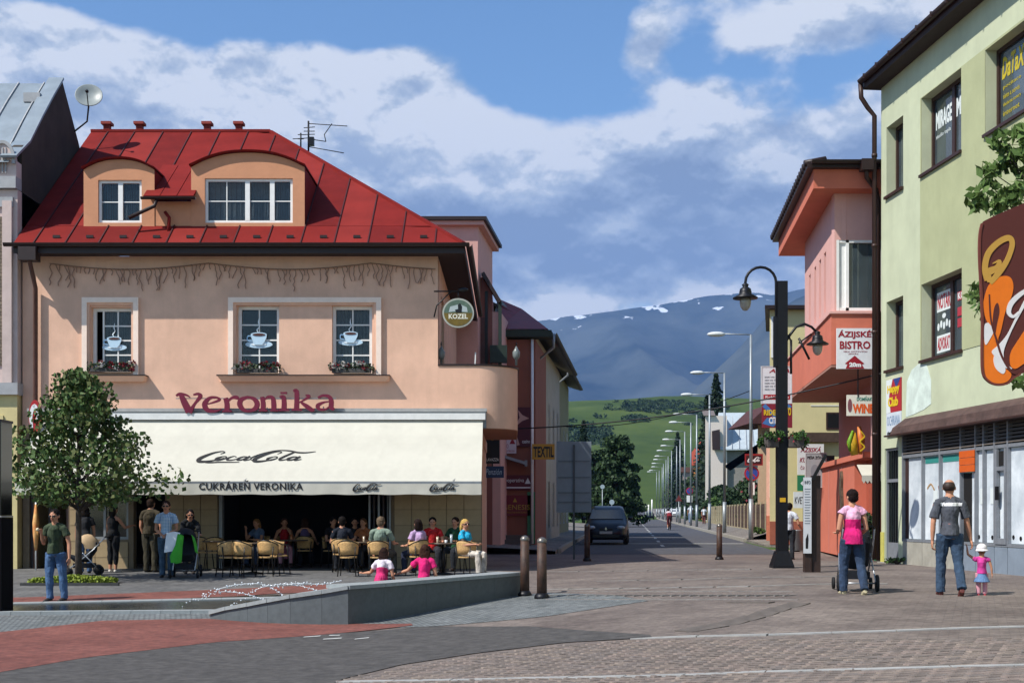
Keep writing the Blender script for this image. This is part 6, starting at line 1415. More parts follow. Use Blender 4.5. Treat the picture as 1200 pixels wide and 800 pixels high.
MB().hexa([q(846, 548, 2), q(900, 512, 2), q(905, 516, 2), q(852, 552, 2), q(846, 546, 2), q(900, 510, 2), q(905, 512, 2), q(852, 548, 2)]).build('porch_roof', mat('porch_zinc', '#9aa3a8', .5, .08, 3), wh)
oh, f, a, b, zt = box_house('orange_house', 'small ochre-orange house with bright red-orange tiled roof behind the lamp row', 813, 829, 545, 172, 8, mat('ochre_render', '#d08a4c', .92, .05))
q = lambda px, py, w=0: f @ Vector((*fuv(f, px, py), w))
MB().hexa([q(810, 546, .5), q(829, 541, .5), q(829, 540, .5), q(810, 545, .5), q(814, 531, -4), q(829, 512, -4), q(829, 511, -4), q(814, 530, -4)]).build('roof', mat('orange_tiles', '#8f3a22', .8, .2, 8), oh)
MB().hexa([q(811, 568, 1.5), q(829, 552, 1.5), q(829, 550, 1.5), q(811, 566, 1.5), q(811, 566, .1), q(829, 548, .1), q(829, 546, .1), q(811, 564, .1)]).build('porch_roof', m_darkbrown, oh)
sh, f, a, b, zt = box_house('distant_house', 'small distant grey-pink house between the lamp posts further up the street', 800, 812, 553, 232, 8, mat('greypink_render', '#9c8a86', .92, .05)); rbox(a-.4, b+.4, zt, zt+.9, 231.6, 8).build('roof', mat('dim_tile', '#6a4a42', .9, .2), sh)
bh, f, a, b, zt = box_house('brown_eaved_house', 'beige house with dark brown overhanging eaves between the metal roof and the services sign', 888, 905, 492, 66, 7, mat('beige_render', '#c9a987', .92, .06))
q = lambda px, py, w=0: f @ Vector((*fuv(f, px, py), w))
MB().hexa([q(872, 498, 1.2), q(896, 476, 1.2), q(906, 478, 1.2), q(906, 498, 1.2), q(872, 496, -5), q(896, 473, -5), q(906, 475, -5), q(906, 496, -5)]).build('roof', mat('maroon_eaves', '#4c2a28', .8, .2), bh)
# ============================================================ TREES AND PLANTS
random.seed(31)
def leafmat(name, c, c2): return mat(name, c, .65, .3, 30, col2=c2, spec=.25)
lm_a = leafmat('maple_leaf', (.072, .125, .03), (.04, .075, .02)); lm_b = leafmat('maple_leaf_olive', (.11, .125, .035), (.06, .075, .025)); m_bark = mat('bark', '#4a4038', .9, .3, 12, bump=.8)
lm_d = leafmat('dark_foliage', (.020, .042, .014), (.012, .026, .010)); lm_m = leafmat('mid_foliage', (.035, .065, .020), (.022, .042, .014)); lm_l = leafmat('bright_foliage', (.075, .13, .03), (.045, .09, .02)); lm_sp = leafmat('spruce_needles', (.014, .032, .020), (.009, .02, .012))
def leaf(mb, p, s, n=None, long=1.):
    a = Vector([random.gauss(0, 1) for _ in range(3)]); a.z = a.z*.6-.3; a.normalize(); b = a.orthogonal().normalized(); b = Matrix.Rotation(random.uniform(0, 6.3), 3, a) @ b; e = a.cross(b)*long
    mb.v += [tuple(p+b*s*.5), tuple(p+e*s*.62), tuple(p-b*s*.5), tuple(p-e*s*.62)]; k = len(mb.v)-4; mb.f.append([k, k+1, k+2, k+3]); mb.mi.append(mb.cur); mb.smf.append(False)
def clump(mb, c, r, n, s, mats=2, long=1.):
    for i in range(n):
        d = Vector([random.gauss(0, 1) for _ in range(3)]).normalized()*(random.random()**.45); mb.cur = 0 if random.random() < .62 else 1
        leaf(mb, Vector(c)+Vector((d.x*r[0], d.y*r[1], d.z*r[2])), s*random.uniform(.7, 1.3), long=long)
def crown_tree(nm, loc, h, r, label, trunk_h, lf=.12, nclump=40, per=110, m1=None, m2=None, group=None, prof=None, rad=.07, lean=0, droop=0.):
    t = thing(nm, loc, label, 'tree', group); loc = Vector(loc)
    top = loc+Vector((lean, 0, h*.93)); tr = MB(); tr.tube([loc+Vector((0, 0, -.1)), loc+Vector((0, 0, trunk_h*.5)), loc+Vector((lean*.3, 0, trunk_h)), loc.lerp(top, .7), top], [rad*1.25, rad, rad*.85, rad*.5, rad*.15], 10)
    mb = MB(); prof = prof or (lambda k: math.sin(math.pi*(k**.75))**.7)
    for i in range(nclump):
        k = (i+.5)/nclump; z = trunk_h+(h-trunk_h)*k; rr = r*prof(k)*random.uniform(.45, 1.02); a = i*2.4+random.uniform(-.4, .4); q = loc+Vector((lean*k+math.cos(a)*rr, math.sin(a)*rr, z-droop*rr)); 
        b0 = loc+Vector((lean*k*.8, 0, max(trunk_h*.85, z-rr*.7))); tr.tube([b0, b0.lerp(q, .6)+Vector((0, 0, .05*r)), q], [rad*.32, rad*.2, rad*.08], 5)
        cr = r*(.17+.11*random.random())*(.6+.5*prof(k)); clump(mb, q, (cr*1.25, cr*1.25, cr*.75), per, lf)
        if rr > r*.4: clump(mb, b0.lerp(q, .55), (cr, cr, cr*.6), per//3, lf)
    tr.build('trunk', m_bark, t); mb.build('crown', [m1 or lm_a, m2 or lm_b], t, kind='stuff'); return t
tp = gh(92, 680); 
def mp(k): return (1.1-1.02*k)*min(1, .6+k*4)
crown_tree('maple_tree', (tp.x, tp.y, tp.z), 4.5, 1.95, 'young maple tree with uneven green crown growing from a yellow-green bed before the cafe', 1.8, .09, 58, 120, prof=mp, rad=.065, group=None)
# bed
m_bed = leafmat('yellow_green_leaf', (.22, .26, .03), (.12, .17, .02)); bd = gh(86, 684)
bed = thing('planting_bed', (bd.x, bd.y, bd.z), 'low bed of yellow-green ground cover with a dark kerb around the maple trunk', 'planting bed')
mb = MB()
for i in range(2600):
    x = random.uniform(-.85, .85); y = random.uniform(-.35, .35); s = .05; leaf(mb, Vector((bd.x+x, bd.y+y, bd.z+.03+random.random()*.16*(1-abs(x)*.5))), s)
mb.build('ground_cover', [m_bed], bed, kind='stuff'); mb.mi
MB().box(bd.x-.95, bd.x+1.1, bd.y-.48, bd.y-.4, bd.z-.02, bd.z+.05).build('bed_kerb', mat('dark_kerb', '#3a3a3a', .8, .2), bed)
MB().box(bd.x-.9, bd.x+.95, bd.y-.4, bd.y+.4, bd.z-.02, bd.z+.015).build('soil', mat('soil', '#3a2e24', .95, .2), bed)
# branch of a tree standing just outside the frame in front of the green wall
bt_ = thing('leafy_tree', (8.2, 18.5, .2), 'leafy tree branches with pointed leaves against the green wall behind the brown banner', 'tree')
tr = MB(); mb = MB(); hub = Vector((8.35, 18.5, 3.9)); tr.tube([(8.3, 18.5, .1), (8.32, 18.5, 2), hub, (8.2, 18.5, 6.2)], [.1, .08, .07, .02], 8)
def tw_(px, py, Y=18.5): return P(px, py, Y)
for tgt, n in (((1143, 232), 26), ((1160, 200), 30), ((1172, 165), 24), ((1165, 238), 34), ((1185, 190), 36), ((1198, 155), 28), ((1190, 225), 40), ((1205, 200), 40), ((1142, 352), 12), ((1147, 342), 14), ((1150, 365), 10), ((1199, 175), 30), ((1178, 235), 30), ((1160, 215), 22), ((1150, 240), 16), ((1175, 180), 16), ((1196, 445), 14), ((1215, 230), 50), ((1230, 300), 60), ((1225, 160), 50)):
    q = tw_(*tgt, 18.5+random.uniform(-.3, .3)); b0 = hub+Vector((random.uniform(-.1, .1), 0, random.uniform(.2, 1.6))) if tgt[1] < 300 else hub+Vector((0, 0, -.6)); tr.tube([b0, b0.lerp(q, .6)+Vector((0, 0, .1)), q], [.02, .012, .005], 5)
    clump(mb, q, (.17, .2, .15), int(n*1.4), .085, long=1.7)
tr.build('trunk', m_bark, bt_); mb.build('crown', [leafmat('ash_leaf', (.075, .13, .03), (.05, .09, .02)), leafmat('ash_leaf_light', (.12, .18, .05), (.07, .12, .03))], bt_, kind='stuff')
def at(px, Y, dz=0): x = (px-600)/F*Y; return (x, Y, G(x, Y)+dz)
def zat(py, Y): return CZ+(600-py)/F*Y
# conifers: tiers of drooping boughs
def spruce(loc, h, r, label, group):
    t = thing('spruce_tree', loc, label, 'tree', group); loc = Vector(loc); MB().tube([loc, loc+Vector((0, 0, h))], [h*.018, .02], 8).build('trunk', m_bark, t); mb = MB(); n = int(h*2.4)
    for i in range(n):
        k = i/n; z = h*(.08+.92*k); rr = r*(1-k)**.85+.1; m_ = max(4, int(11*(1-k)+4))
        for j in range(m_):
            a = j*6.283/m_+i*.7; L_ = rr*random.uniform(.7, 1.1)
            for q in range(9):
                f_ = (q+1)/9; p = loc+Vector((math.cos(a)*L_*f_, math.sin(a)*L_*f_, z-L_*.35*f_+random.uniform(-.1, .1))); mb.cur = random.random() < .3; leaf(mb, p, (.55 if h > 8 else .3)*(1.15-.5*f_), long=.8)
    mb.build('crown', [lm_sp, lm_d], t, kind='stuff')
spruce(at(839, 142, .4), zat(437, 142)-.4, 3.3, 'tall dark spruce rising between two lamp posts behind the white house', 'spruces by the street')
spruce(at(829, 147, .4), zat(462, 147)-.4, 2.4, 'slimmer dark spruce just left of the tallest spruce', 'spruces by the street')
spruce(at(794, 262, .4), zat(507, 262)-.4, 4.0, 'dark spruce further up the street behind the lamp row', 'spruces by the street')
spruce(at(684, 150, .1), zat(493, 150), 2.0, 'narrow dark conifer left of the willow on the far left roadside', 'spruces by the street')
# willow and roadside trees, left
crown_tree('willow_tree', at(722, 118, .1), zat(510, 118)-.1, 2.7, 'big dark weeping willow on the left of the far road', 1.6, .30, 70, 90, lm_d, lm_m, prof=lambda k: (.95-.65*k**2), rad=.25, droop=.5)
WT = [(672, 135, 520, 3.2, 'dark roadside tree behind the grey sign board'), (697, 150, 530, 2.6, 'dark bushy tree between the sign board and the willow'), (664, 100, 545, 2.0, 'low dark tree beside the cream-yellow house')]
for px, Y, py, r, lb_ in WT: crown_tree('roadside_tree', at(px, Y, .1), zat(py, Y)-.1, r, lb_, 1.2, .34, 30, 70, lm_d, lm_m, prof=lambda k: (1-k**2)**.5, rad=.15, group='roadside trees')
# right hand roadside
RT = [(300, 568, 3.4, 'rounded dark tree at the far end of the lamp row'), (262, 562, 3.2, 'dark bushy tree beyond the parked white car'), (228, 557, 3.0, 'dark green tree behind the parked white car'), (196, 553, 3, 'dark tree just right of the parked white car'), (168, 560, 2.6, 'dark bushy tree behind the left walker'), (146, 566, 2.3, 'dense green tree behind the right walker'), (128, 570, 2.0, 'low dark tree at the left end of the board fence')]
for Y, py, r, lb_ in RT: crown_tree('roadside_tree', (fence_x(Y)+r*.9, Y, .4), zat(py, Y)-.4, r, lb_, .6, .30, 30, 80, lm_d, lm_m, prof=lambda k: (1-k**2)**.5, rad=.15, group='roadside trees')
def bush(nm, loc, r, label, n, s, m1, m2, group=None, flowers=None, cat='bush'):
    t = thing(nm, loc, label, cat, group); mb = MB(); loc = Vector(loc)
    for i in range(14):
        c = loc+Vector((random.uniform(-1, 1)*r[0]*.75, random.uniform(-1, 1)*r[1]*.75, r[2]*(.25+random.random()*1.35*.75))); clump(mb, c, (r[0]*.4, r[1]*.5, r[2]*.32), n//14, s)
    mb.build('leaves', [m1, m2], t, kind='stuff'); st = MB()
    for i in range(5): st.tube([loc, loc+Vector((random.uniform(-.5, .5)*r[0], 0, r[2]*1.2))], [.04, .015], 5)
    st.build('stems', m_bark, t)
    if flowers:
        fm = MB(); 
        for i in range(60): leaf(fm, loc+Vector((random.uniform(-1, 1)*r[0], -r[1]*.9, random.uniform(.3, 1.7)*r[2])), s*.8)
        fm.build('blossoms', [flowers], t, kind='stuff')
    return t
for Y, dx, r, lb_, n, s_, a_, b_, fl_ in ((116, 1.6, (1.6, 1.2, 1.9), 'mid green garden bush at the far end of the board fence', 1800, .24, lm_l, lm_m, 0), (103, 1.6, (1.6, 1.2, 2.2), 'dark garden bush under the white house', 2400, .22, lm_d, lm_m, 0), (91, 1.6, (1.6, 1.2, 2.3), 'dark garden bush below the grey metal roof', 2600, .2, lm_d, lm_m, 0), (79, 1.5, (1.5, 1, 2.2), 'tall dark flowering bush right of the red CocaCola sign', 2800, .18, lm_d, lm_m, 1), (68, 1.3, (1.2, .9, 1.9), 'dark garden bush at the near end of the board fence', 2200, .16, lm_d, lm_m, 0), (60, -.35, (.3, .9, .22), 'weeds growing along the foot of the near fence boards', 700, .10, lm_l, lm_m, 0)):
    bush('garden_bush', (fence_x(Y)+dx, Y, .4), r, lb_, n, s_, a_, b_, 'garden bushes', mat('rose_blossom', '#8c3a44', .8) if fl_ else None)
# shrubs dotted on the hill: a wooded band nobody could count
sb = MB()
def hshrub(px, py, s):
    # find hill point along the pixel ray
    Y = 340
    while Y < 960:
        if hz((px-600)/F*Y, Y) > CZ+(600-py)/F*Y: break
        Y += 3
    if Y >= 955: return
    x = (px-600)/F*Y; z = hz(x, Y); r = s*random.uniform(.6, 1.3); c = Vector((x, Y, z+r*.4))
    clump(sb, c, (r*1.5, r, r*.6), 44, r*.42)
for i in range(110): hshrub(random.gauss(765, 22), 478+random.gauss(0, 2.6), 2.2)
for i in range(40): hshrub(random.uniform(740, 800), 471.5+random.gauss(0, 1.), 1.6)
for i in range(90): hshrub(random.uniform(655, 712), 512+random.gauss(0, 7), 2.8)
for i in range(26): hshrub(random.gauss(748, 8), 492+random.gauss(0, 1.5), 2.0)
for i in range(50): hshrub(random.uniform(800, 850), 484+random.gauss(0, 5), 2.4)
sb.build('hill_shrubs', [lm_d, lm_m], None, kind='stuff')
# ============================================================ STREET FURNITURE
m_iron = mat('dark_iron', '#15151a', .45, .15, 8, metal=.3)
lp = gh(916, 665); lx, ly, lz = lp
post = thing('lamp_post', lp, 'massive black square lamp post with two curved arms and a hanging flower trough', 'street lamp')
hw_ = .115
MB().box(lx-hw_, lx+hw_, ly-hw_, ly+hw_, lz+.35, zat(330, ly)).build('post', m_iron, post)
mb = MB(); mb.add([(lx+sx*r_, ly+sy*r_, lz+z_) for z_, r_ in ((0, .235), (.05, .235), (.38, .14)) for sx, sy in ((-1, -1), (1, -1), (1, 1), (-1, 1))], [(0, 3, 2, 1)]+[(4*i+j, 4*i+(j+1) % 4, 4*i+4+(j+1) % 4, 4*i+4+j) for i in (0, 1) for j in range(4)]+[(8, 9, 10, 11)]); mb.build('base', m_iron, post)
MB().box(lx-hw_+.05, lx+hw_-.05, ly-hw_-.006, ly-hw_-.001, zat(588, ly), zat(583, ly)).build('yellow_plate', mat('yellow_plate', '#c99a18', .6, .05), post)
def lantern(c, s=1., par=None):
    c = Vector(c)
    MB().lathe([(.04*s, .0), (.08*s, -.03*s), (.06*s, -.07*s), (.07*s, -.09*s), (.12*s, -.12*s), (.14*s, -.2*s), (.14*s, -.24*s), (.28*s, -.32*s), (.28*s, -.345*s), (.12*s, -.34*s)], c, 20).build('lamp_shade', m_iron, par)
    MB().lathe([(.12*s, -.34*s), (.13*s, -.42*s), (.11*s, -.53*s), (.06*s, -.60*s), (.01*s, -.62*s)], c, 16).build('glass_globe', mat('lamp_glass', '#9a958a', .15, .1, alpha=.85, spec=.8), par)
def arc(px0, px1, pxc, pyt, pyb0, pyb1, Y): 
    a = [P(px0, pyb0, Y)]; n = 10; r = (px1-px0)/2
    for i in range(n+1): t_ = math.pi-math.pi*i/n; a.append(P((px0+px1)/2+r*math.cos(t_), pyt+abs(r)-abs(r)*math.sin(t_), Y))
    a.append(P(px1, pyb1, Y)); return a
yl = ly-.05
MB().tube(arc(873.5, 909.5, 0, 313, 335, 430, yl), .032, 8).build('lamp_arm', m_iron, post); lantern(P(873.5, 332, yl), 1., post)
MB().box(P(906.5, 0, yl).x, P(911.5, 0, yl).x, yl-.05, yl+.05, zat(430, yl), zat(371, yl)).build('arm_sleeve', m_iron, post)
MB().tube([P(910, 338, yl), P(915, 338, yl)], .02, 6).build('arm_bracket', m_iron, post)
pts = [P(921.5, 440, yl), P(927, 438, yl), P(926, 400, yl), P(928, 387, yl), P(935, 380, yl), P(943, 380, yl), P(951, 384, yl), P(956, 389, yl)]
MB().tube([P(921, 400, yl), P(926, 392, yl), P(933, 383, yl), P(943, 379.5, yl), P(951, 383, yl), P(957, 389, yl)], .03, 8).tube([P(927, 438, yl), P(927, 398, yl)], .028, 8).tube([P(924, 392, yl), P(927.5, 402, yl)], .02, 6).build('lamp_arm', m_iron, post)
MB().tube([P(936, 396, yl), P(948.5, 421, yl)], .028, 6).tube([P(936, 402, yl), P(951, 391, yl)], .02, 6).build('arm_strut', m_iron, post); lantern(P(958, 388, yl), .88, post)
# flower trough on the post
ft = thing('hanging_flower_trough', (lx, ly, zat(527, ly)), 'grey hanging flower trough with trailing green plants around the black lamp post', 'flower box')
a, b = P(898, 524, ly), P(939, 513, ly)
MB().box(a.x, lx-hw_-.01, ly-.28, ly+.28, a.z, b.z+.02).build('trough', mat('trough_wood', '#504a46', .8, .2), ft); MB().box(lx+hw_+.01, b.x, ly-.28, ly+.28, a.z, b.z+.02).build('trough', mat('trough_wood', '#504a46', .8, .2), ft)
mb = MB()
for i in range(16): clump(mb, (random.uniform(a.x-.08, b.x+.1), ly-.15+random.uniform(-.2, .2), b.z+random.uniform(-.05, .1)), (.10, .10, .08), 40, .05)
for i in range(5): clump(mb, (random.choice((a.x-.1, b.x+.1))+random.uniform(-.08, .08), ly-.1, b.z-random.uniform(.0, .2)), (.06, .06, .13), 35, .05)
mb.build('plants', [leafmat('trough_leaf', (.05, .12, .02), (.03, .07, .015)), lm_d], ft, kind='stuff')
mb = MB(); petals(mb, (lx, ly-.3, b.z-.02), (.38, .04, .08), 12); mb.build('red_flowers', m_petr, ft, kind='stuff')
# information pillar
ip = gh(952, 670); Y = ip.y; ipt = thing('information_pillar', ip, 'white information panel held between two brown posts beside the black lamp post', 'information pillar')
m_bpost = mat('brown_post', '#33231d', .6, .2, 6)
for p0, p1, top in ((942, 950, 560), (951, 961, 557)):
    MB().box(P(p0, 0, Y).x, P(p1, 0, Y).x, Y-.09+(.04 if p0 > 945 else 0), Y+.09, ip.z-.05, zat(top, Y)).build('post', m_bpost, ipt)
pf_ = fr((0, Y-.13, 0)); a, b = fuv(pf_, 941.8, 648), fuv(pf_, 951, 559); pn = MB(pf_).box(a[0], b[0], a[1], b[1], -.03, 0).build('panel', mat('panel_white', '#c3c5c9', .5, .05), ipt)
text('INFO', pf_, a[0]+.02, b[0]-.02, b[1]-.14, b[1]-.07, m_black, ipt, .002)
for i in range(14): MB(pf_).box(a[0]+.02, b[0]-.02-.01*(i % 3), b[1]-.25-i*.055, b[1]-.235-i*.055, .001, .003).build('text_line', MT['grey_text'], pn)
mb = MB(pf_); mb.prism([(a[0]+.04, a[1]+.1), (a[0]+.09, a[1]+.1), (a[0]+.1, a[1]+.3), (a[0]+.09, a[1]+.42), (a[0]+.065, a[1]+.36), (a[0]+.04, a[1]+.3)], .001, .003); mb.build('black_figure', m_black, ipt)
MB().bar(P(952, 562, Y-.1), P(968, 532.5, Y-.1), .06, .06).build('slanting_arm', m_black, ipt)
# litter bin
lb0 = gh(934, 646); t = thing('litter_bin', lb0, 'round grey metal litter bin between the lamp post and information pillar', 'litter bin'); MB().lathe([(.19, .04), (.2, .05), (.2, .72), (.21, .73), (.21, .77), (.19, .77), (.19, .5), (0.01, .5)], lb0, 24).build('drum', mat('bin_grey', '#7d8386', .4, .1, metal=.5), t); MB().lathe([(.1, 0), (.1, .05)], lb0, 12).build('foot', m_iron, t)
# bollards
m_rust = mat('rusty_bollard', '#4a3327', .6, .35, 7, col2='#2c1f1a', bump=.3, streak=.3)
def bollard(px, py, top, label, r=.085):
    p = gh(px, py); h = (py-top)/F*p.y; t = thing('bollard', p, label, 'bollard', 'steel bollards around the square')
    MB().tube([p+Vector((0, 0, -.05)), p+Vector((.0, 0, h-.1))], [r*1.02, r*.93], 18).build('post', m_rust, t)
    MB().lathe([(r*.93, h-.1), (r*.98, h-.08), (r*.93, h-.05), (r*.6, h-.015), (.01, h)], p, 18).build('cap', mat('bollard_cap', '#75706a', .35, .15, metal=.6), t)
    MB().lathe([(r*1.5, -.01), (r*1.5, .04), (r*1.05, .10)], p, 18).build('foot_ring', m_iron, t)
bollard(615, 698, 627, 'left of the pair of rusty bollards at the end of the curved grey wall'); bollard(635, 701, 629, 'right of the pair of rusty bollards at the end of the curved grey wall', .09)
bollard(688, 657, 613, 'dark bollard in front of the parked dark blue car'); bollard(843, 655.5, 613, 'lone rusty bollard near the kerb corner left of the black lamp post', .085)
# back of a big traffic board
rb = gh(674, 655); t = thing('traffic_board', rb, 'back of a large grey traffic board on a thin pole left of the dark car', 'road sign'); Yb = rb.y; f = fr((0, Yb, 0)); a, z1 = fuv(f, 652, 517); b, z0 = fuv(f, 693, 600)
m_bd = mat('board_back', '#737d86', .6, .08, 2, metal=.2)
MB(f).box(a, b, z0, z1, -.03, 0).build('panel', m_bd, t); MB(f).box((a+b)/2-.03, (a+b)/2+.03, rb.z-.1, z1-.1, .02, .07).build('pole', mat('pole_grey', '#3c4248', .5, .1), t)
for py in (540, 559, 577, 588): z = fuv(f, 0, py)[1]; MB(f).box(a+.05, b-.05, z-.02, z+.02, .001, .02).build('stiffener', mat('rail_grey', '#59636b', .5, .1), t)
# dark glazed advert pillar at the left edge
ap = gh(7, 720); t = thing('advert_pillar', ap, 'dark glass-topped advertising pillar cut by the left edge of the photo', 'advertising pillar'); a = P(15.5, 600, ap.y+.5).x
MB().box(a-.9, a, ap.y, ap.y+.5, ap.z-.05, zat(606, ap.y)).build('base', mat('near_black', '#060608', .9, .1, spec=.1), t)
MB().box(a-.9, a-.012, ap.y+.015, ap.y+.485, zat(606, ap.y)+.03, zat(494, ap.y)).build('glass_case', mat('dark_mirror_glass', '#0a0e0f', .12, 0, spec=.35), t); MB().box(a-.9, a, ap.y, ap.y+.5, zat(494, ap.y), zat(491, ap.y)).build('top_frame', m_iron, t)
for x in (a-.2, ): MB().box(x, x+.03, ap.y-.01, ap.y+.0, zat(606, ap.y), zat(494, ap.y)).build('glazing_frame', m_iron, t)
MB().box(a-.9, a, ap.y-.004, ap.y+.5, zat(606, ap.y)+.002, zat(606, ap.y)+.028).build('white_line', mat('thin_white', '#8a8a88', .6), t)
# orange folded umbrella, red ice cream box
u_ = gh(42, 668); t = thing('folded_parasol', u_, 'folded orange and cream parasol standing at the cafe entrance behind the camouflage shirt man', 'parasol')
MB().tube([u_, u_+Vector((0, 0, 1.7))], .02, 6).build('pole', m_white, t); MB().tube([u_+Vector((0, 0, .5)), u_+Vector((0, 0, .9)), u_+Vector((0, 0, 1.2)), u_+Vector((0, 0, 1.68))], [.03, .07, .08, .015], 10).build('canopy', mat('parasol_orange', '#b0602c', .8, .3, 5, col2='#d9b070'), t)
t = thing('ice_cream_sign', (-12.2, 32.3, 3.2), 'oval red and white ice cream sign at the left end of the awning', 'sign'); f = fr((0, 32.2, 0)); u, v = fuv(f, 40.5, 488)
MB(f).prism(ellipse(u, v, .15, .42, 20), -.1, 0).build('oval_board', mat('sign_red', '#a51d22', .5, .05), t); mb = MB(f); ribbon(mb, [(u-.07, v-.28, .07), (u-.09, v+.05, .08), (u, v+.27, .1), (u+.08, v+.05, .06), (u+.04, v-.1, .05)], .001, .006); mb.build('white_emblem', MT['wht'], t)
MB(f).box(u-.16, u+.12, v-.82, v-.55, -.25, 0).build('grey_box', mat('box_pale', '#a8abab', .6), t); MB(f).bar((u, v-.55, -.1), (u, v-.4, -.1), .05, .05).build('bracket', m_black, t)
# TV antennas on the ridge
t = thing('tv_antenna', (-6.1, 38.6, 12), 'tv antenna mast with several aerials behind the right hip of the red roof', 'antenna'); 
def A3(px, py): return P(px, py, 39.0)
MB().tube([A3(361.5, 180), A3(361.5, 142)], .03, 6).build('mast', m_iron, t); MB().tube([A3(352.5, 173), A3(352.5, 156)], .025, 6).build('short_mast', m_iron, t)
mb = MB()
for a, b in (((361, 145), (407, 148)), ((361, 163), (382, 166)), ((382, 166), (380, 158)), ((380, 158), (389, 145)), ((361, 172), (403, 179.5)), ((343, 163), (361, 162)), ((356, 150), (369, 149)), ((356, 154), (369, 154)), ((356, 158), (369, 157.5)), ((349, 158), (356, 158)), ((349, 163), (356, 163))): mb.tube([A3(*a), A3(*b)], .014, 5)
mb.build('aerial_rods', m_iron, t, kind='stuff'); MB().box(*(lambda p: (p.x-.08, p.x+.08, p.y-.08, p.y+.08, p.z-.15, p.z+.1))(A3(365, 165))).build('amplifier_box', m_iron, t)
# overhead cables
def cable(pts, lab, r=.022, sag=.3):
    mb = MB(); A_, B_ = pts; pl = [A_.lerp(B_, i/16)-Vector((0, 0, sag*4*(i/16)*(1-i/16))) for i in range(17)]; mb.tube(pl, r, 5, False); tag(mb.build('overhead_cable', m_iron), lab, 'cable')
cable((P(566, 503, 39), P(1043, 435, 33)), 'black cable sagging across the street from the terrace to the green wall', .02, .35)
cable((P(664, 500, 70), P(881, 457, 59)), 'thin cable from the cream-yellow house to the nearest street light', .02, .5)
# brown banner with swirls near the right edge
bY = 15.0; bn = thing('brown_banner', P(1190, 440, bY), 'large brown banner with gold orange and white swirls at the right edge', 'banner'); bf_ = fr((0, bY, 0))
def B2(px, py): return fuv(bf_, px, py)
def bez(pl, k=4): return [B2(*q) for q in cat_rom(pl, k)]
out = [(1151, 262), (1148.5, 275), (1148, 300), (1150, 340), (1151.5, 380), (1151, 410), (1152, 436), (1158, 446), (1168, 450.5), (1180, 449.5), (1187, 443), (1196, 438), (1230, 428), (1232, 228), (1200, 238), (1165, 253), (1153, 259)]
nfab = mat('banner_brown', '#54231c', .8, .08, 2, bump=.2)
MB(bf_).prism([B2(*p) for p in out][::-1], -.03, 0).build('fabric', nfab, bn)
m_go = mat('banner_gold', '#b98d3c', .8, .05); m_oo = mat('banner_orange', '#e0700f', .8, .05); m_ww = mat('banner_white', '#d9d5d2', .8, .05, 3)
S_ = bY/F
def sw(nm, m, pts, w=.006): mb = MB(bf_); ribbon(mb, [(*B2(x, y), q*S_) for x, y, q in pts], .001, w, 6); mb.build(nm, m, bn)
def fl(nm, m, pts, w=.004): MB(bf_).prism(bez(pts), .001, w).build(nm, m, bn)
fl('orange_shape', m_oo, [(1151, 396), (1158, 400), (1163, 385), (1170, 392), (1169, 410), (1175, 428), (1185, 438), (1180, 447), (1168, 449), (1157, 444), (1152.5, 430), (1152, 410), (1151, 396)])
fl('orange_petal', m_oo, [(1152, 355), (1158, 335), (1170, 325), (1182, 324), (1187, 332), (1186, 345), (1178, 365), (1172, 390), (1166, 400), (1160, 385), (1154, 370), (1152, 355)], .007)
fl('brown_heart', nfab, [(1164, 392), (1163, 375), (1165, 360), (1169, 355), (1171, 365), (1168, 380), (1166, 392), (1164, 392)], .0085)
sw('gold_swirl', m_go, [(1160, 330, 6), (1157, 320, 9), (1168, 314, 7), (1171, 306, 4), (1163, 309, 1)]); sw('gold_swirl', m_go, [(1158, 328, 9), (1154, 315, 7), (1158, 297, 7), (1170, 284, 7), (1182, 279, 7), (1186, 287, 6), (1180, 305, 6), (1170, 320, 7), (1160, 332, 5)])
fl('white_wave', m_ww, [(1200, 360), (1190, 378), (1182, 395), (1176, 412), (1178, 425), (1186, 432), (1176, 430), (1168, 420), (1162, 412), (1170, 404), (1180, 392), (1190, 372), (1200, 352)], .0075)
sw('white_swirl', m_ww, [(1215, 335, 4), (1198, 343, 5), (1185, 355, 6), (1182, 366, 5), (1187, 371, 3.5), (1194, 366, 3)], .009)
fl('white_drop', m_ww, [(1158, 378), (1164, 387), (1160, 397), (1154.5, 404), (1153, 390), (1154, 380), (1158, 378)], .0075); fl('white_drop', m_ww, [(1166, 412), (1172, 420), (1178, 432), (1175, 438), (1167, 432), (1164, 422), (1166, 412)], .0078)
fl('orange_tail', m_oo, [(1200, 388), (1192, 400), (1184, 414), (1184, 428), (1190, 432), (1200, 426), (1214, 420), (1214, 380), (1200, 388)], .0065)
sw('brown_outline', nfab, [(1159, 345, 1.6), (1161, 375, 2), (1168, 400, 2.4), (1174, 418, 2.6), (1184, 434, 3), (1192, 438, 2)], .0095)
e_ = MB(bf_)
ribbon(e_, [(*B2(x, y), 2.2*S_) for x, y in out[:12]], -.032, .0101, 3); e_.build('edge_hem', mat('banner_hem', '#6a3226', .7, .1), bn)
bp_ = MB().tube([(7.0, bY+.15, G(7, bY)-.1), (7.0, bY+.15, 6.0)], .06, 10).build('pole', m_iron, bn)
MB().tube([(7.0, bY+.15, 5.0), (6.3, bY+.05, 5.0)], .03, 8).build('crossarm', m_iron, bn)
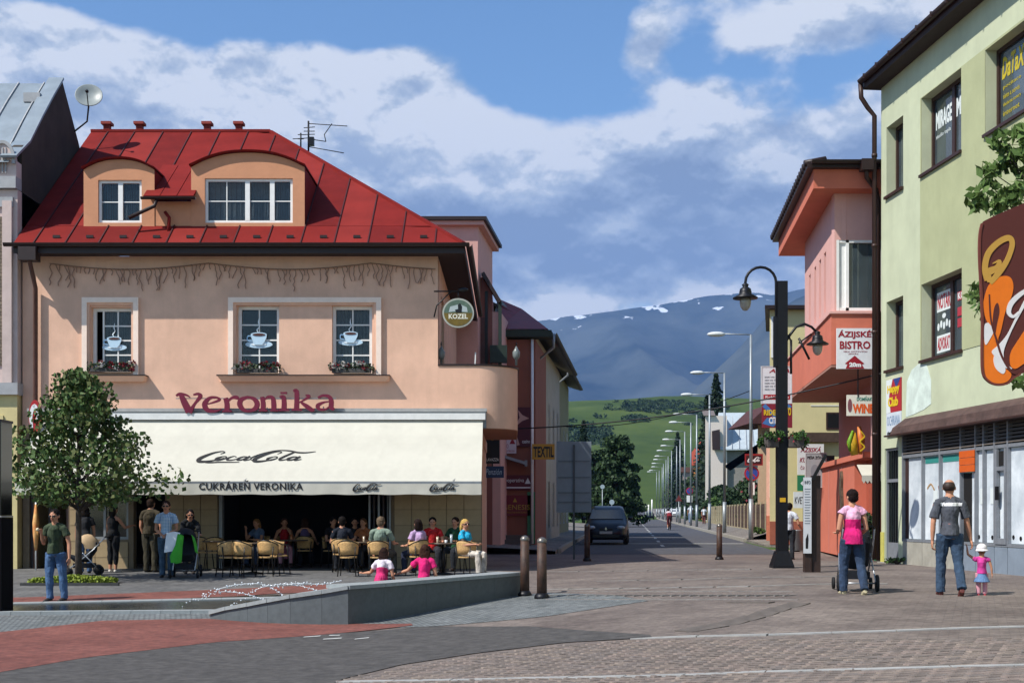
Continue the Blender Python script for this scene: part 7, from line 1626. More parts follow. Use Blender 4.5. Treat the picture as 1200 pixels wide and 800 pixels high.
# ============================================================ STREET LIGHTS
m_galv = mat('galvanised_steel', '#8d9498', .45, .1, 3, metal=.5)
def street_light():
    t = thing('street_light', (0, 0, 0), 'x', 'street light'); H = 9.0
    MB().tube([(0, 0, -.3), (0, 0, 1.6)], .11, 10).build('base_section', m_galv, t)
    MB().tube([(0, 0, 1.6), (0, 0, H)], [.085, .06], 10).tube([(0, 0, H), (-.5, 0, H+.02), (-1.5, 0, H+.05)], .032, 6).build('pole', m_galv, t)
    MB().ell((-1.55, 0, H+.03), (.42, .17, .12), 12, 6).build('lamp_head', mat('lamp_head', '#c9ccca', .4, .05), t); return t
sl0 = street_light()
SLP = [(880, 392), (849, 437), (831.5, 462.6), (816.5, 485.7), (809.6, 495), (802.5, 505.6), (797, 515), (793, 522.4), (787, 528), (783, 534.5), (780.5, 538.5), (777.5, 543), (776, 547), (772.5, 551), (769.5, 553.5)]
ords = ['nearest street light, carrying the red CocaCola and no parking signs', 'second street light, left of the white services sign', 'third street light, in front of the white house', 'street light beside the tall spruce and two walkers', 'street light carrying the purple round sign', 'street light behind the distant no parking sign', 'street light at the parked white car', 'street light just past the parked white car']
for i, (px, py) in enumerate(SLP):
    Yl = (9+.45-CZ)*F/(600-py); o = sl0 if i == 0 else copy_tree(sl0); x = (px-600)/F*Yl
    lab = ords[i] if i < len(ords) else '%s street light of the far row, counted from the far end' % ('first second third fourth fifth sixth seventh eighth'.split()[len(SLP)-1-i])
    place(o, (x, Yl, .45+(G(x, Yl)-.1)), -.06, 1, lab, 'street lights along the right side of the street')
# signs on the posts
def round_sign(px, py, rpx, Y, lab, ring='#a02030', face='#2c4696', slash=True):
    f = fr((0, Y, 0)); u, v = fuv(f, px, py); r = rpx*Y/F; t = thing('no_parking_sign', f @ Vector((u, v, 0)), lab, 'road sign', 'no parking signs')
    MB(f).prism(ellipse(u, v, r, r, 28), -.03, 0).build('ring', mat('rs_'+ring, ring, .5, .05), t); MB(f).prism(ellipse(u, v, r*.78, r*.78, 28), .001, .006).build('face', mat('rs_'+face, face, .5, .05), t)
    if slash: MB(f).prism([(u-r*.6, v+r*.48), (u-r*.48, v+r*.6), (u+r*.6, v-r*.48), (u+r*.48, v-r*.6)], .007, .01).build('slash', mat('rs_'+ring, ring, .5), t)
    return t, f, u, v, r
t, f, u, v, r = round_sign(881, 554.5, 8.8, 58.6, 'nearest round blue and red no parking sign below the red CocaCola sign')
MB(f).box(u-.13, u+.13, v-.98, v-.40, -.03, 0).build('supplementary_plate', m_white, t); MB(f).box(u-.05, u+.05, v-.9, v-.5, .001, .005).build('arrow_mark', m_black, t)
t, f, u, v, r = round_sign(808, 575, 4.2, 114.5, 'more distant purple-looking round no parking sign with white plate above the walkers'); MB(f).box(u-.25, u+.25, v-1.0, v-.4, -.03, 0).build('supplementary_plate', m_white, t)
t, T, S, f = fsign('cola_sign', 'red illuminated box sign with white CocaCola script on the nearest street light', 873, 894, 531.5, 545, 58.5, '#8f1a1c')
u0, v0 = fuv(f, 876, 541.5); u1, v1 = fuv(f, 892, 535); MB(f).prism([fuv(f, 874.5, 543.5), fuv(f, 892.5, 543.5), fuv(f, 892.5, 533.5), fuv(f, 874.5, 533.5)], .001, .004).build('dark_panel', mat('dk_red', '#3a0e10', .6), t); script_sheared(f, u0, u1, v0, v1, .005, MT['wht'], t)
t = thing('warning_sign', P(795.5, 583, 135), 'small dark triangular warning sign before the far street lights', 'road sign'); f = fr((0, 135, 0)); MB(f).prism([fuv(f, 791.5, 587), fuv(f, 799.5, 587), fuv(f, 795.5, 579.5)], -.03, 0).build('plate', mat('dim_red', '#6a2a28', .6), t); MB().tube([P(795.5, 587, 135.05), (P(795.5, 587, 135).x, 135.05, .3)], .05, 6).build('pole', m_galv, t)
for px, py, r_, lab, yy in ((706, 570, 2.6, 'upper round white sign back beside the willow trunk', 90), (717, 588, 3, 'low round white-blue sign beyond the dark car', 92)):
    f = fr((0, yy, 0)); u, v = fuv(f, px, py); t = thing('round_sign', f @ Vector((u, v, 0)), lab, 'road sign', 'round signs left of the far road'); MB(f).prism(ellipse(u, v, r_*yy/F, r_*yy/F, 16), -.03, 0).build('plate', mat('sign_pale_grey', '#9fb0b8', .5), t); MB().tube([(u, yy+.05, v), (u, yy+.05, 0)], .035, 6).build('pole', m_galv, t)
# fence along the right pavement
m_fp = mat('concrete_post', '#a09377', .9, .15, 4, bump=.3); m_fb = mat('fence_board', '#4c3a2f', .85, .25, 6, streak=.3)
fn = thing('garden_fence', (fence_x(66), 66, .5), 'wooden board fence with concrete posts along the pavement below the garden bushes', 'fence')
y = 57.5; b0 = None; i = 0
def fx(y): return fence_x(y)
while y < 118:
    x = fx(y); wth = .34 if i % 3 else .5
    MB().box(x-.03, x+.05, y-.15, y+.15, .2, .45+1.5).build('post', m_fp, fn)
    if i < 12:
        for k in range(9):
            yy = y+.27+k*.26
            if yy > y+2.6-.2: break
            xx = fx(yy); MB().box(xx-.015, xx+.015, yy-.11, yy+.11, .55+(.02*(k % 2)), .45+1.35+.03*((k*7+i) % 3)).build('board', m_fb, fn)
        MB().bar((fx(y+.2)+.05, y+.2, .9), (fx(y+2.4)+.05, y+2.4, .9), .05, .08).build('rail', m_fb, fn)
    MB().bar((fx(y+.2), y+.2, .42), (fx(y+2.4), y+2.4, .42), .18, .28).build('plinth_wall', m_fp, fn)
    y += 2.6; i += 1
# ============================================================ CURVED WALL AND FOUNTAIN
m_gran = mat('grey_granite', '#585e60', .6, .12, 9, bump=.2, streak=.25); m_cop = mat('granite_coping', '#8f9494', .6, .1, 12, bump=.2)
fw_ = thing('curved_wall', gh(408, 731), 'curved grey granite bench wall rising from a low tip on the left', 'wall')
base = [(246, 725.5), (290, 729), (340, 731.5), (408, 732), (450, 726), (500, 717), (540, 709.5), (580, 702.5), (610, 697)]
bp = [gh(*p) for p in base]; pathp = cat_rom([tuple(p) for p in bp[:4]], 2)[:-1]+cat_rom([tuple(p) for p in bp[3:]], 1)
TOPZ = .35
for i in range(len(pathp)-1):
    a, b = Vector(pathp[i]), Vector(pathp[i+1])
    def topz(k): return TOPZ if k >= 6 else (-.10+(TOPZ+.10)*(k/6)**.95)
    za, zb = topz(i), topz(i+1)
    d = Vector((b.x-a.x, b.y-a.y, 0)).normalized(); n = Vector((-d.y, d.x, 0)); th = .42
    if n.y < 0: n = -n
    e = d*.002
    MB().hexa([(a.x+e.x, a.y+e.y, a.z-.2), (b.x-e.x, b.y-e.y, b.z-.2), (b.x+n.x*th, b.y+n.y*th, b.z-.2), (a.x+n.x*th, a.y+n.y*th, a.z-.2), (a.x+e.x, a.y+e.y, max(za-.06, a.z)), (b.x-e.x, b.y-e.y, max(zb-.06, b.z)), (b.x+n.x*th, b.y+n.y*th, max(zb-.06, b.z)), (a.x+n.x*th, a.y+n.y*th, max(za-.06, a.z))]).build('wall_panel', m_gran, fw_)
    o = n*-.03
    MB().hexa([(a.x+o.x+e.x, a.y+o.y, max(za-.058, a.z+.01)), (b.x+o.x-e.x, b.y+o.y, max(zb-.058, b.z+.01)), (b.x+n.x*(th+.04), b.y+n.y*(th+.04), max(zb-.058, b.z+.01)), (a.x+n.x*(th+.04), a.y+n.y*(th+.04), max(za-.058, a.z+.01)), (a.x+o.x+e.x, a.y+o.y, max(za, a.z+.06)), (b.x+o.x-e.x, b.y+o.y, max(zb, b.z+.06)), (b.x+n.x*(th+.04), b.y+n.y*(th+.04), max(zb, b.z+.06)), (a.x+n.x*(th+.04), a.y+n.y*(th+.04), max(za, a.z+.06))]).build('coping_stone', m_cop, fw_)
# basin
bas = thing('fountain_basin', gh(140, 712), 'shallow dark fountain basin with grey stone edges sunk into the paving on the left', 'fountain')
def q3(px, py, dz): p = gh(px, py); return (p.x, p.y, p.z+dz)
m_wet = mat('wet_dark_stone', '#262a2a', .15, .3, 7, bump=.4, spec=.8)
mb = MB(); 
far_ = [(-160, 709), (0, 708.5), (120, 706), (245, 700), (330, 697)]; nr = [(-160, 721), (0, 719.5), (120, 718), (245, 717), (330, 714)]
for (a, b), (c, d) in zip(zip(far_, far_[1:]), zip(nr, nr[1:])): mb.quad(q3(*c, .013), q3(*d, .013), q3(*b, .013), q3(*a, .013))
mb.build('water', m_wet, bas)
for (a, b) in zip([(-160+i*35, 709.3-(max(0, i*35-100))*.022) for i in range(15)], [(-160+(i+1)*35, 709.3-(max(0, (i+1)*35-100))*.022) for i in range(15)]):
    p, q = Vector(q3(*a, .0)), Vector(q3(*b, .0)); MB().bar(p, p.lerp(q, .985), .42, .05).build('edge_stone', m_cop, bas)
for (a, b) in zip([(-160+i*35, 721.5-(i*35)*.008) for i in range(12)], [(-160+(i+1)*35, 721.5-((i+1)*35)*.008) for i in range(12)]):
    p, q = Vector(q3(*a, .02)), Vector(q3(*b, .02)); MB().bar(p, p.lerp(q, .985), .20, .08).build('edge_stone', m_cop, bas)
# water jets: chains of drops
m_wat = mat('water_drops', '#e8eef2', .1, 0, alpha=.9, spec=.9)
JT = [([(204, 721), (232, 700), (262, 688), (290, 683.5), (312, 685.5), (332, 697)], 'water jet arching highest and landing leftmost at the basin edge'), ([(262, 715), (285, 700), (305, 688.5), (330, 684), (352, 686), (372, 692)], 'water jet crossing in front of the highest arc'),
      ([(236, 700), (252, 694), (268, 693), (290, 696), (312, 703)], 'low water jet inside the leftmost arc'), ([(318, 690), (332, 685), (352, 683), (376, 684), (400, 680)], 'water jet rising from the wall top by the girls')]
for pts, lb_ in JT:
    t = thing('water_jet', gh(pts[0][0], 716), lb_, 'water jet', 'fountain jets'); Yj = gh(250, 716).y+.6; c = cat_rom(pts, 16); mb = MB(); tb = MB()
    for i, (x, y) in enumerate(c):
        p = P(x, y, Yj)
        if random.random() < .75: mb.ell(p+Vector([random.gauss(0, .008+.02*(1-i/len(c))) for _ in range(3)]), random.uniform(.007, .017), 5, 3)
    tb.tube([P(x, y, Yj) for x, y in c[len(c)//3:]], .0045, 5); tb.build('stream', m_wat, t); mb.build('drops', m_wat, t, kind='stuff')
# ============================================================ CAFE FURNITURE
random.seed(5)
m_rat = mat('rattan_tan', '#c79f68', .6, .2, 25, bump=.8, bscale=120); m_leg = mat('chair_leg_dark', '#17130f', .4, .1)
def chair():
    t = thing('cafe_chair', (0, 0, 0), 'x', 'chair')
    s = MB(); s.prism([(x*.20, y*.20+.0) for x, y in ellipse(0, 0, 1, 1, 20)], .42, .45); s.build('seat', m_rat, t)
    b = MB(); b.sm = True; vs = []; N_ = 16
    for z, r in ((.50, .205), (.62, .215), (.75, .225), (.82, .23)):
        for w in (0, .018):
            for i in range(N_+1): a = R(-10+200*i/N_); vs.append(((r+w)*math.cos(a), (r*.92+w)*math.sin(a)+.0, z-.05*abs(math.cos(a))**3*(1 if z > .7 else 0)))
    n = N_+1
    for j in range(3):
        for i in range(N_):
            a0 = 2*j*n+i; a1 = 2*(j+1)*n+i; b.f.append([a0, a0+1, a1+1, a1]); b.f.append([a0+n, a1+n, a1+n+1, a0+n+1])
    for i in range(N_): b.f.append([6*n+i, 6*n+i+1, 7*n+i+1, 7*n+i]); b.f.append([i, n+i, n+i+1, i+1])
    b.v = vs; b.mi = [0]*len(b.f); b.smf = [True]*len(b.f); b.build('backrest', m_rat, t)
    a = MB(); a.tube([(.24*math.cos(R(x)), .225*math.sin(R(x)), .70+.12*max(0, math.sin(R(x)))) for x in range(-60, 241, 15)], .014, 6); a.build('armrest_rail', m_leg, t)
    for sx, sy in ((-1, -1), (1, -1), (-1, 1), (1, 1)): MB().tube([(sx*.21, sy*.2, 0), (sx*.17, sy*.16, .42), (sx*.20, sy*(.16 if sy > 0 else .12), .68)], .013, 6).build('leg', m_leg, t)
    return t
ch0 = chair(); used = False
def put_chair(px, Y, rz, lab):
    global used
    x = (px-600)/F*Y; o = copy_tree(ch0) if used else ch0; used = True
    place(o, (x, Y, G(x, Y)+.012), R(rz), 1., lab, 'tan rattan cafe chairs'); return o
m_tt = mat('table_top', '#5a4b3d', .35, .1)
def table():
    t = thing('cafe_table', (0, 0, 0), 'x', 'table'); MB().lathe([(.02, .70), (.36, .70), (.375, .71), (.375, .73), (.02, .731)], n=28).build('table_top', m_tt, t); MB().tube([(0, 0, .02), (0, 0, .70)], .03, 10).build('stem', m_leg, t)
    MB().lathe([(.24, 0), (.24, .02), (.05, .05)], n=20).build('foot', m_leg, t); return t
tb0 = table(); tused = False
def put_table(px, Y, lab):
    global tused
    x = (px-600)/F*Y; o = copy_tree(tb0) if tused else tb0; tused = True; z = G(x, Y)+.012; place(o, (x, Y, z), 0, 1, lab, 'round cafe tables'); return Vector((x, Y, z+.73))
# rz = 0: sitter faces the camera (backrest away); 180: backrest to the camera
CH = [(267, 29.2, 215, 'front left rattan chair of the empty pair right of the pram'), (284.5, 29.1, 150, 'front right rattan chair of the empty pair right of the pram'), (314, 29.4, 168, 'rattan chair with its back to the square before the red top woman'), (327, 30.0, 120, 'rattan chair half behind the one before the red top woman'),
      (238, 32.2, 170, 'shaded rattan chair against the left tiled pier'), (250, 32.0, 200, 'shaded rattan chair left of the dark opening'), (357, 33.6, 180, 'shaded rattan chair carrying the woman in the purple top'), (400, 30.9, 190, 'leftmost rattan chair of the middle group'), (408, 29.3, 178, 'rattan chair with its back to the square below the dark shirted man'),
      (443, 29.3, 180, 'rattan chair carrying the man in the grey-green shirt'), (333, 34.0, 20, 'shaded rattan chair carrying the woman in the red top'), (306, 33.8, -30, 'shaded rattan chair carrying the blonde woman under the awning'), (416, 33.2, 10, 'shaded rattan chair behind the middle table'), (490, 29.6, 220, 'rattan chair carrying the woman in the lilac top'), (507, 31.5, 0, 'rattan chair carrying the man in the red shirt'), (534, 31.6, -20, 'rattan chair carrying the man in the green shirt'), (547, 29.3, 150, 'rattan chair carrying the blonde woman in turquoise'), (388, 33.5, 40, 'shaded rattan chair left of the middle group near the doors')]
for c in CH: put_chair(*c)
TB = [(296, 30.3, 'table between the empty rattan chairs on the left'), (344, 33.2, 'table in front of the woman in the red top'), (424, 31.0, 'table of the middle group under the awning'), (519, 30.1, 'table with glasses between the lilac and turquoise women'), (255, 31.9, 'shaded table against the left tiled pier')]
tops = [put_table(*c) for c in TB]
def glass(p, lab, h=.12, r=.03, col='#b9a58a', nm='drinking_glass', cat='glass'):
    t = MB().lathe([(r*.7, 0), (r*.75, .01), (r, h), (r*.9, h), (.005, h*.9)], p, 12).build(nm, mat('gl_'+col, col, .15, .05, spec=.8)); tag(t, lab, cat)
glass(tops[3]+Vector((-.12, -.1, 0)), 'latte glass on the left of the table between lilac and turquoise women', .15); glass(tops[3]+Vector((.08, -.12, 0)), 'small white cup in the middle of that same table beside the latte glass', .07, .04, '#d8d8d4', 'cup', 'cup'); glass(tops[3]+Vector((.2, -.02, 0)), 'clear glass on the right of the table near the turquoise woman', .2, .035, '#9aa5a8')
glass(tops[1]+Vector((-.05, -.05, 0)), 'orange drink on the table before the woman in the red top', .14, .03, '#b8642a'); glass(tops[2]+Vector((.05, 0, 0)), 'glass on the table of the middle group', .13)
# ============================================================ PEOPLE
denim = '#3c5374'
g = gh(65, 704)
camo = mat('camo_shirt', '#3a4630', .9, .4, 14, col2='#1f2a1c', bump=.4)
person(g, R(-12), 1.72, 'man in camouflage shirt and blue jeans eating an ice cream before the maple', shirt='#3a4630', pattern=camo, pants='#47658c', hair='#15100d', glasses=True, head_pitch=.15, legs=[((-.05, -.05, -1), (0, .05, -1)), ((.08, .10, -1), (.02, .10, -1))], arms=[((.12, -.1, -1), (-.35, -1, 1.2)), ((.25, .1, -1), (.1, -.15, -1))], vox=.01)
ic = thing('ice_cream_cone', g+Vector((-.16, -.45, 1.25)), 'ice cream cone held up by the man in the camouflage shirt', 'ice cream')
plaid = bpy.data.materials.new('plaid_shirt'); plaid.use_nodes = True
def mk_plaid():
    nt = plaid.node_tree; N = nt.nodes; L = nt.links; bs_ = N['Principled BSDF']; tc = N.new('ShaderNodeTexCoord'); sp = N.new('ShaderNodeSeparateXYZ'); L.new(tc.outputs['Object'], sp.inputs[0]); outs = []
    for k in (0, 2):
        a = N.new('ShaderNodeMath'); a.operation = 'MULTIPLY'; L.new(sp.outputs[k], a.inputs[0]); a.inputs[1].default_value = 190; b = N.new('ShaderNodeMath'); b.operation = 'SINE'; L.new(a.outputs[0], b.inputs[0]); c = N.new('ShaderNodeMath'); c.operation = 'GREATER_THAN'; L.new(b.outputs[0], c.inputs[0]); c.inputs[1].default_value = .2; outs.append(c)
    d = N.new('ShaderNodeMath'); d.operation = 'ADD'; L.new(outs[0].outputs[0], d.inputs[0]); L.new(outs[1].outputs[0], d.inputs[1]); e = N.new('ShaderNodeMath'); e.operation = 'MULTIPLY'; L.new(d.outputs[0], e.inputs[0]); e.inputs[1].default_value = .5
    r = N.new('ShaderNodeValToRGB'); r.color_ramp.elements[0].color = lin('#c3d4de'); r.color_ramp.elements[1].color = lin('#3f78ad'); L.new(e.outputs[0], r.inputs[0]); L.new(r.outputs[0], bs_.inputs['Base Color']); bs_.inputs['Roughness'].default_value = .9
mk_plaid()
g = gh(195, 676)
person(g, R(5), 1.78, 'man in light blue plaid shirt and sunglasses standing beside the green pram', pattern=plaid, shirt='#8fb0cc', pants='#40566b', hair='#3a2418', glasses=True, arms=[((.12, .05, -1), (-.55, -.7, -.35)), ((.1, .05, -1), (-.7, -.65, -.35))], vox=.01)
pw = gh(222, 672)
person(pw, R(18), 1.62, 'dark haired woman in black jacket and sunglasses bending over the green pram', female=True, shirt='#121417', long_sleeve=True, pants='#1d222c', hair='#120d0b', hairlen=.2, glasses=True, lean=.42, head_pitch=.25, arms=[((.15, -.75, -.8), (-.1, -1, -.3)), ((.15, -.7, -.8), (0, -1, -.3))], vox=.011)
m_navy = mat('navy_fabric', '#12161f', .85, .15, 12, bump=.4)
def pram(loc, rz, lab, cols, hood=True, s=1., wheels4=True, green=False):
    """pushed towards local +Y; handle at -Y"""
    t = thing('pram', (0, 0, 0), lab, 'pram', 'prams and pushchairs'); m1, m2 = cols; al = mat('aluminium', '#a9adb2', .35, .05, metal=.6); ty = mat('tyre', '#1a1a1c', .8, .1)
    def tb_(nm, pl, r, m): return MB().tube(pl, r, 8).build(nm, m, t)
    for sx in (-1, 1):
        tb_('frame_tube', [(sx*.24, -.52, 1.02), (sx*.25, -.2, .68), (sx*.24, .38, .18)], .013, al); tb_('frame_tube', [(sx*.25, .05, .6), (sx*.28, -.36, .16)], .013, al)
    tb_('handle', [(-.24, -.52, 1.02), (-.2, -.56, 1.05), (.2, -.56, 1.05), (.24, -.52, 1.02)], .018, ty)
    for sx in (-1, 1):
        for yy, r in ((-.36, .14), (.40, .10)):
            w = MB(Matrix.Translation((sx*.30, yy, r)) @ Matrix.Rotation(R(90), 4, 'Y')); w.lathe([(r*.72, -.02), (r*.95, -.022), (r, 0), (r*.95, .022), (r*.72, .02), (r*.72, -.02)], n=20); wo = w.build('wheel', ty, t)
            w = MB(Matrix.Translation((sx*.30, yy, r)) @ Matrix.Rotation(R(90), 4, 'Y')); w.lathe([(.02, -.018), (.025, .018)], n=10)
            for q in range(5): a = q*2*math.pi/5; w.bar((0, 0, 0), (math.cos(a)*r*.74, math.sin(a)*r*.74, 0), .016, .016)
            w.build('rim', al, wo)
    tb_('axle', [(-.29, -.36, .14), (.29, -.36, .14)], .012, al)
    sb_ = MB(); sb_.sm = True; sb_.tube([(0, .42, .55), (0, .25, .45), (0, -.05, .45), (0, -.25, .7), (0, -.3, .9)], [(.2, .03), (.22, .09), (.22, .12), (.22, .09), (.2, .05)], 12); put(remesh(sb_, .014, 2), 'seat', m1, t)
    if hood:
        h = MB(); h.sm = True; vs = []; n = 12
        for i in range(9):
            a = R(10+i*16)
            for j in range(n+1): b = math.pi*j/n; vs.append((math.cos(b)*.24, -.08-math.cos(a)*.33*1.0*(.3+.7*math.sin(b)), .72+math.sin(a)*.40*math.sin(b)**.6))
        h.add(vs, [(i*(n+1)+j, i*(n+1)+j+1, (i+1)*(n+1)+j+1, (i+1)*(n+1)+j) for i in range(8) for j in range(n)]); h.build('hood', m2, t)
    MB().box(-.2, .2, -.3, .3, .2, .32).build('basket', m_navy, t); place(t, loc, rz, s); return t
pg = gh(219, 676)
pr_ = pram(pg+Vector((-.0, -.1, 0)), R(180+8), 'black and green pram with white blanket in front of the bending woman', (m_navy, m_navy))
bl = MB(); bl.sm = True
t = thing('blanket', pg+Vector((-.12, -.5, .5)), 'white and bright green blanket hanging over the front of the black pram', 'blanket')
b = pg+Vector((0, -.1, 0))
def drapeb(pts, nm, m):
    mb = MB(); mb.sm = True; n = len(pts[0]); mb.add([b+Vector(p) for r_ in pts for p in r_], [(i*n+j, i*n+j+1, (i+1)*n+j+1, (i+1)*n+j) for i in range(len(pts)-1) for j in range(n-1)]); mb.add([b+Vector(p)+Vector((0, .02, 0)) for r_ in pts for p in r_], [(i*n+j, (i+1)*n+j, (i+1)*n+j+1, i*n+j+1) for i in range(len(pts)-1) for j in range(n-1)]); mb.build(nm, m, t)
drapeb([[(-.30, -.50, 1.02), (-.12, -.54, 1.05), (.0, -.5, 1.02)], [(-.32, -.55, .8), (-.18, -.6, .84), (-.05, -.56, .8)], [(-.34, -.56, .58), (-.22, -.6, .6), (-.12, -.56, .62)]], 'white_part', mat('blanket_white', '#dfe2e4', .9, .05))
drapeb([[(-.05, -.52, 1.0), (.04, -.54, .98), (.08, -.5, .95)], [(-.08, -.6, .75), (.03, -.62, .74), (.07, -.56, .72)], [(-.2, -.6, .5), (-.02, -.62, .42), (.05, -.56, .42)], [(-.18, -.6, .36), (-.04, -.62, .34), (.04, -.56, .36)]], 'green_part', mat('blanket_green', '#3fa32c', .8, .1))
drapeb([[(.24, -.45, .98), (.3, -.4, .9)], [(.3, -.5, .8), (.36, -.42, .72)], [(.34, -.52, .6), (.38, -.44, .55)]], 'green_strap', MT['blanket_green'])
# people in the shade at the shop window
g = gh(101, 669); person(Vector((-10.2, 30.6, G(-10, 30.6))), R(200), 1.66, 'person in black top and jeans leaning behind the dark pushchair under the maple', female=True, shirt='#15161b', pants='#4a6387', hair='#1a120e', hairlen=.3, lean=.2, vox=.013)
person(Vector((-9.75, 31.3, G(-9.7, 31.3))), R(150), 1.68, 'woman in black vest and cropped leggings queueing at the ice cream window', female=True, shirt='#101013', tank=True, pants='#101014', pantlen=.55, shoes='#cfc8bd', hair='#1a120e', hairlen=.5, arms=[((.2, -.5, -.7), (-.1, -1, .2)), ((.1, 0, -1), (0, -.2, -1))], vox=.012)
person(Vector((-8.75, 31.0, G(-8.7, 31))), R(160), 1.84, 'large man in olive shirt and khaki trousers standing behind the plaid shirt man', fat=1.18, shirt='#3b3322', pants='#3a3526', hair='#2a1c12', arms=[((.15, 0, -1), (-.1, -.4, -1))]*2, vox=.013)
pram(Vector((-9.95, 29.8, G(-9.9, 29.8)+.01)), R(110), 'low dark pushchair with cream lining standing behind the maple trunk', (m_navy, mat('cream_fabric', '#b59a78', .8, .1)), s=.85)
# seated guests
def sit(px, Y, rz, H, lab, dz=0., **k):
    x = (px-600)/F*Y; k.setdefault('legs', [((-.12, -1, -.08), (0, -.05, -1)), ((.12, -1, -.08), (0, .05, -1))]); k.setdefault('arms', [((.25, -.35, -1), (-.35, -1, .1))]*2)
    return person((x, Y, G(x, Y)+.012+dz), R(rz), H, lab, 'guests sitting at the cafe tables', seat=.45, vox=k.pop('vox', .012), **k)
sit(306, 33.8, -30, 1.68, 'blonde woman resting her head on her hand at the left table under the awning', female=True, shirt='#5c6f8c', pants='#39445c', hair='#8a6234', hairlen=.6, arms=[((.3, -.5, -.7), (-.2, -.3, 1)), ((.2, -.5, -.8), (-.4, -1, .1))], lean=.3, vox=.014)
sit(333, 34.0, 15, 1.66, 'woman in red vest with pink skirt sitting under the awning', female=True, shirt='#a3141c', tank=True, skirt=.2, pants='#b56a80', hair='#4c2c1c', hairlen=.3, arms=[((.3, -.4, -.7), (.1, -.9, -.3)), ((.2, -.4, -.8), (-.5, -.5, 1))], lean=.12, pattern=None)
sit(357, 33.6, 185, 1.66, 'woman in purple vest seated with her back to the square', female=True, shirt='#5b4a72', tank=True, pants='#22242c', hair='#33201a', hairlen=.25, arms=[((.3, -.4, -.7), (.1, -.9, -.3))]*2, lean=.1)
sit(390, 33.5, 40, 1.7, 'person in dark clothes sitting in the shade beside the folding doors', shirt='#1c1a1e', pants='#1c1a1e', hair='#1a1210', vox=.015)
sit(401, 30.9, 190, 1.76, 'man in dark navy shirt seated with his back to the square in the middle group', shirt='#141a26', pants='#22262e', hair='#17110e', sleeve=.6)
sit(416, 33.2, 5, 1.68, 'dark haired woman facing the square behind the middle table', female=True, shirt='#15161c', pants='#1c1c22', hair='#1b120e', hairlen=.6, vox=.014)
sit(426, 33.0, -20, 1.66, 'woman with light brown hair and orange top behind the grey-green shirt man', female=True, shirt='#a3623a', pants='#2a2a30', hair='#5c3c22', hairlen=.7, vox=.014)
sit(446, 29.4, 165, 1.8, 'stout man with grey hair in a grey-green shirt seen from behind', shirt='#79897a', pants='#4b4a44', hair='#6a5a48', fat=1.15, sleeve=.65, arms=[((.12, -.5, -.8), (-.2, -1, .0))]*2)
sit(490, 29.65, 215, 1.68, 'woman in lilac shirt with dark hair at the right table', female=True, shirt='#b99abf', pants='#2a2f45', hair='#231510', hairlen=.35, arms=[((.12, -.3, -.9), (-.1, -1, -.1))]*2)
sit(507, 31.5, 2, 1.72, 'dark haired man in bright red shirt behind the right table', shirt='#b0191b', pants='#2a2a30', hair='#100c0b')
sit(534, 31.6, -25, 1.72, 'man in dark green shirt half hidden behind the blonde woman in turquoise', shirt='#1f4a2c', pants='#22252c', hair='#2a1a14')
sit(546, 29.35, 60, 1.68, 'blonde woman in turquoise top and sunglasses at the right table', female=True, shirt='#1f9fc4', pants='#c9c0b4', hair='#c9a45c', hairlen=.6, glasses=True, arms=[((.2, -.4, -.9), (-.2, -1, .1)), ((.12, -.2, -1), (-.4, -1, .1))], lean=-.08, head_yaw=-.5)
# two girls sitting on the inner edge of the curved wall
def wall_girl(px, py, rz, lab, **k):
    Yg = 22.0; x = (px-600)/F*Yg; z = zat(py, Yg); return person((x, Yg, z-.45), R(rz), k.pop('H', 1.42), lab, 'girls sitting behind the curved wall', female=True, seat=.45, legs=[((-.12, -1, -.05), (0, -.1, -1)), ((.12, -1, -.05), (0, 0, -1))], vox=.010, **k)
wall_girl(447, 686, 165, 'girl with dark ponytail in white and pink top reaching left behind the curved wall', H=1.32, shirt='#d8cdd6', shirt2='#c42a66', pants='#3a3a4a', hair='#2a1813', hairlen=.9, arms=[((.2, 0, -1), (0, -.5, -.6)), ((.5, -.3, -.7), (.9, -.5, -.1))], lean=.25)
wall_girl(497, 686, 175, 'girl in bright magenta top with white hairband and dark hair behind the curved wall', H=1.42, shirt='#d11a6c', pants='#3a3a4a', hair='#3a221a', hairlen=1.1, arms=[((.2, 0, -1), (0, -.5, -.6)), ((.6, -.2, -.6), (.9, -.5, -.3))], lean=.2)
# right hand walkers
g = gh(1000, 696)
person(g+Vector((0, .05, 0)), R(180+4), 1.66, 'woman in two-tone pink top and jeans pushing a pram away across the square', female=True, shirt='#dca6c0', shirt2='#c8156a', shirt_len=.03, sleeve=.18, pants='#2e3f58', hair='#1c1110', shoes='#b7ab8a', arms=[((.16, .12, -1), (-.15, -.8, -.35)), ((.2, .05, -1), (-.2, -.9, -.2))], legs=[((-.05, .14, -1), (0, .5, -1)), ((.05, -.2, -1), (0, .0, -1))], vox=.009, head_pitch=.12, head_yaw=.25)
pram(g+Vector((.24, .80, .01)), R(-8), 'dark pram with big wheels pushed by the woman in pink', (m_navy, m_navy), s=.98)
g = gh(1113, 697)
person(g, R(180-6), 1.80, 'balding man in dark grey t-shirt and jeans leading a toddler by the hand', shirt='#4a4d55', pants='#34485f', hair='#33231b', bald=True, sleeve=.75, belt='#6a2a22', shoes='#5a2a24', legs=[((-.03, .16, -1), (0, .62, -1)), ((.05, -.16, -1), (0, -.02, -1))], arms=[((.2, -.05, -1), (.25, -.15, -1)), ((.16, .05, -1), (.02, -.12, -1))], vox=.009, head_yaw=-.45)
gman = [o for o in COL.objects if o.get('label', '').startswith('balding man')][0]
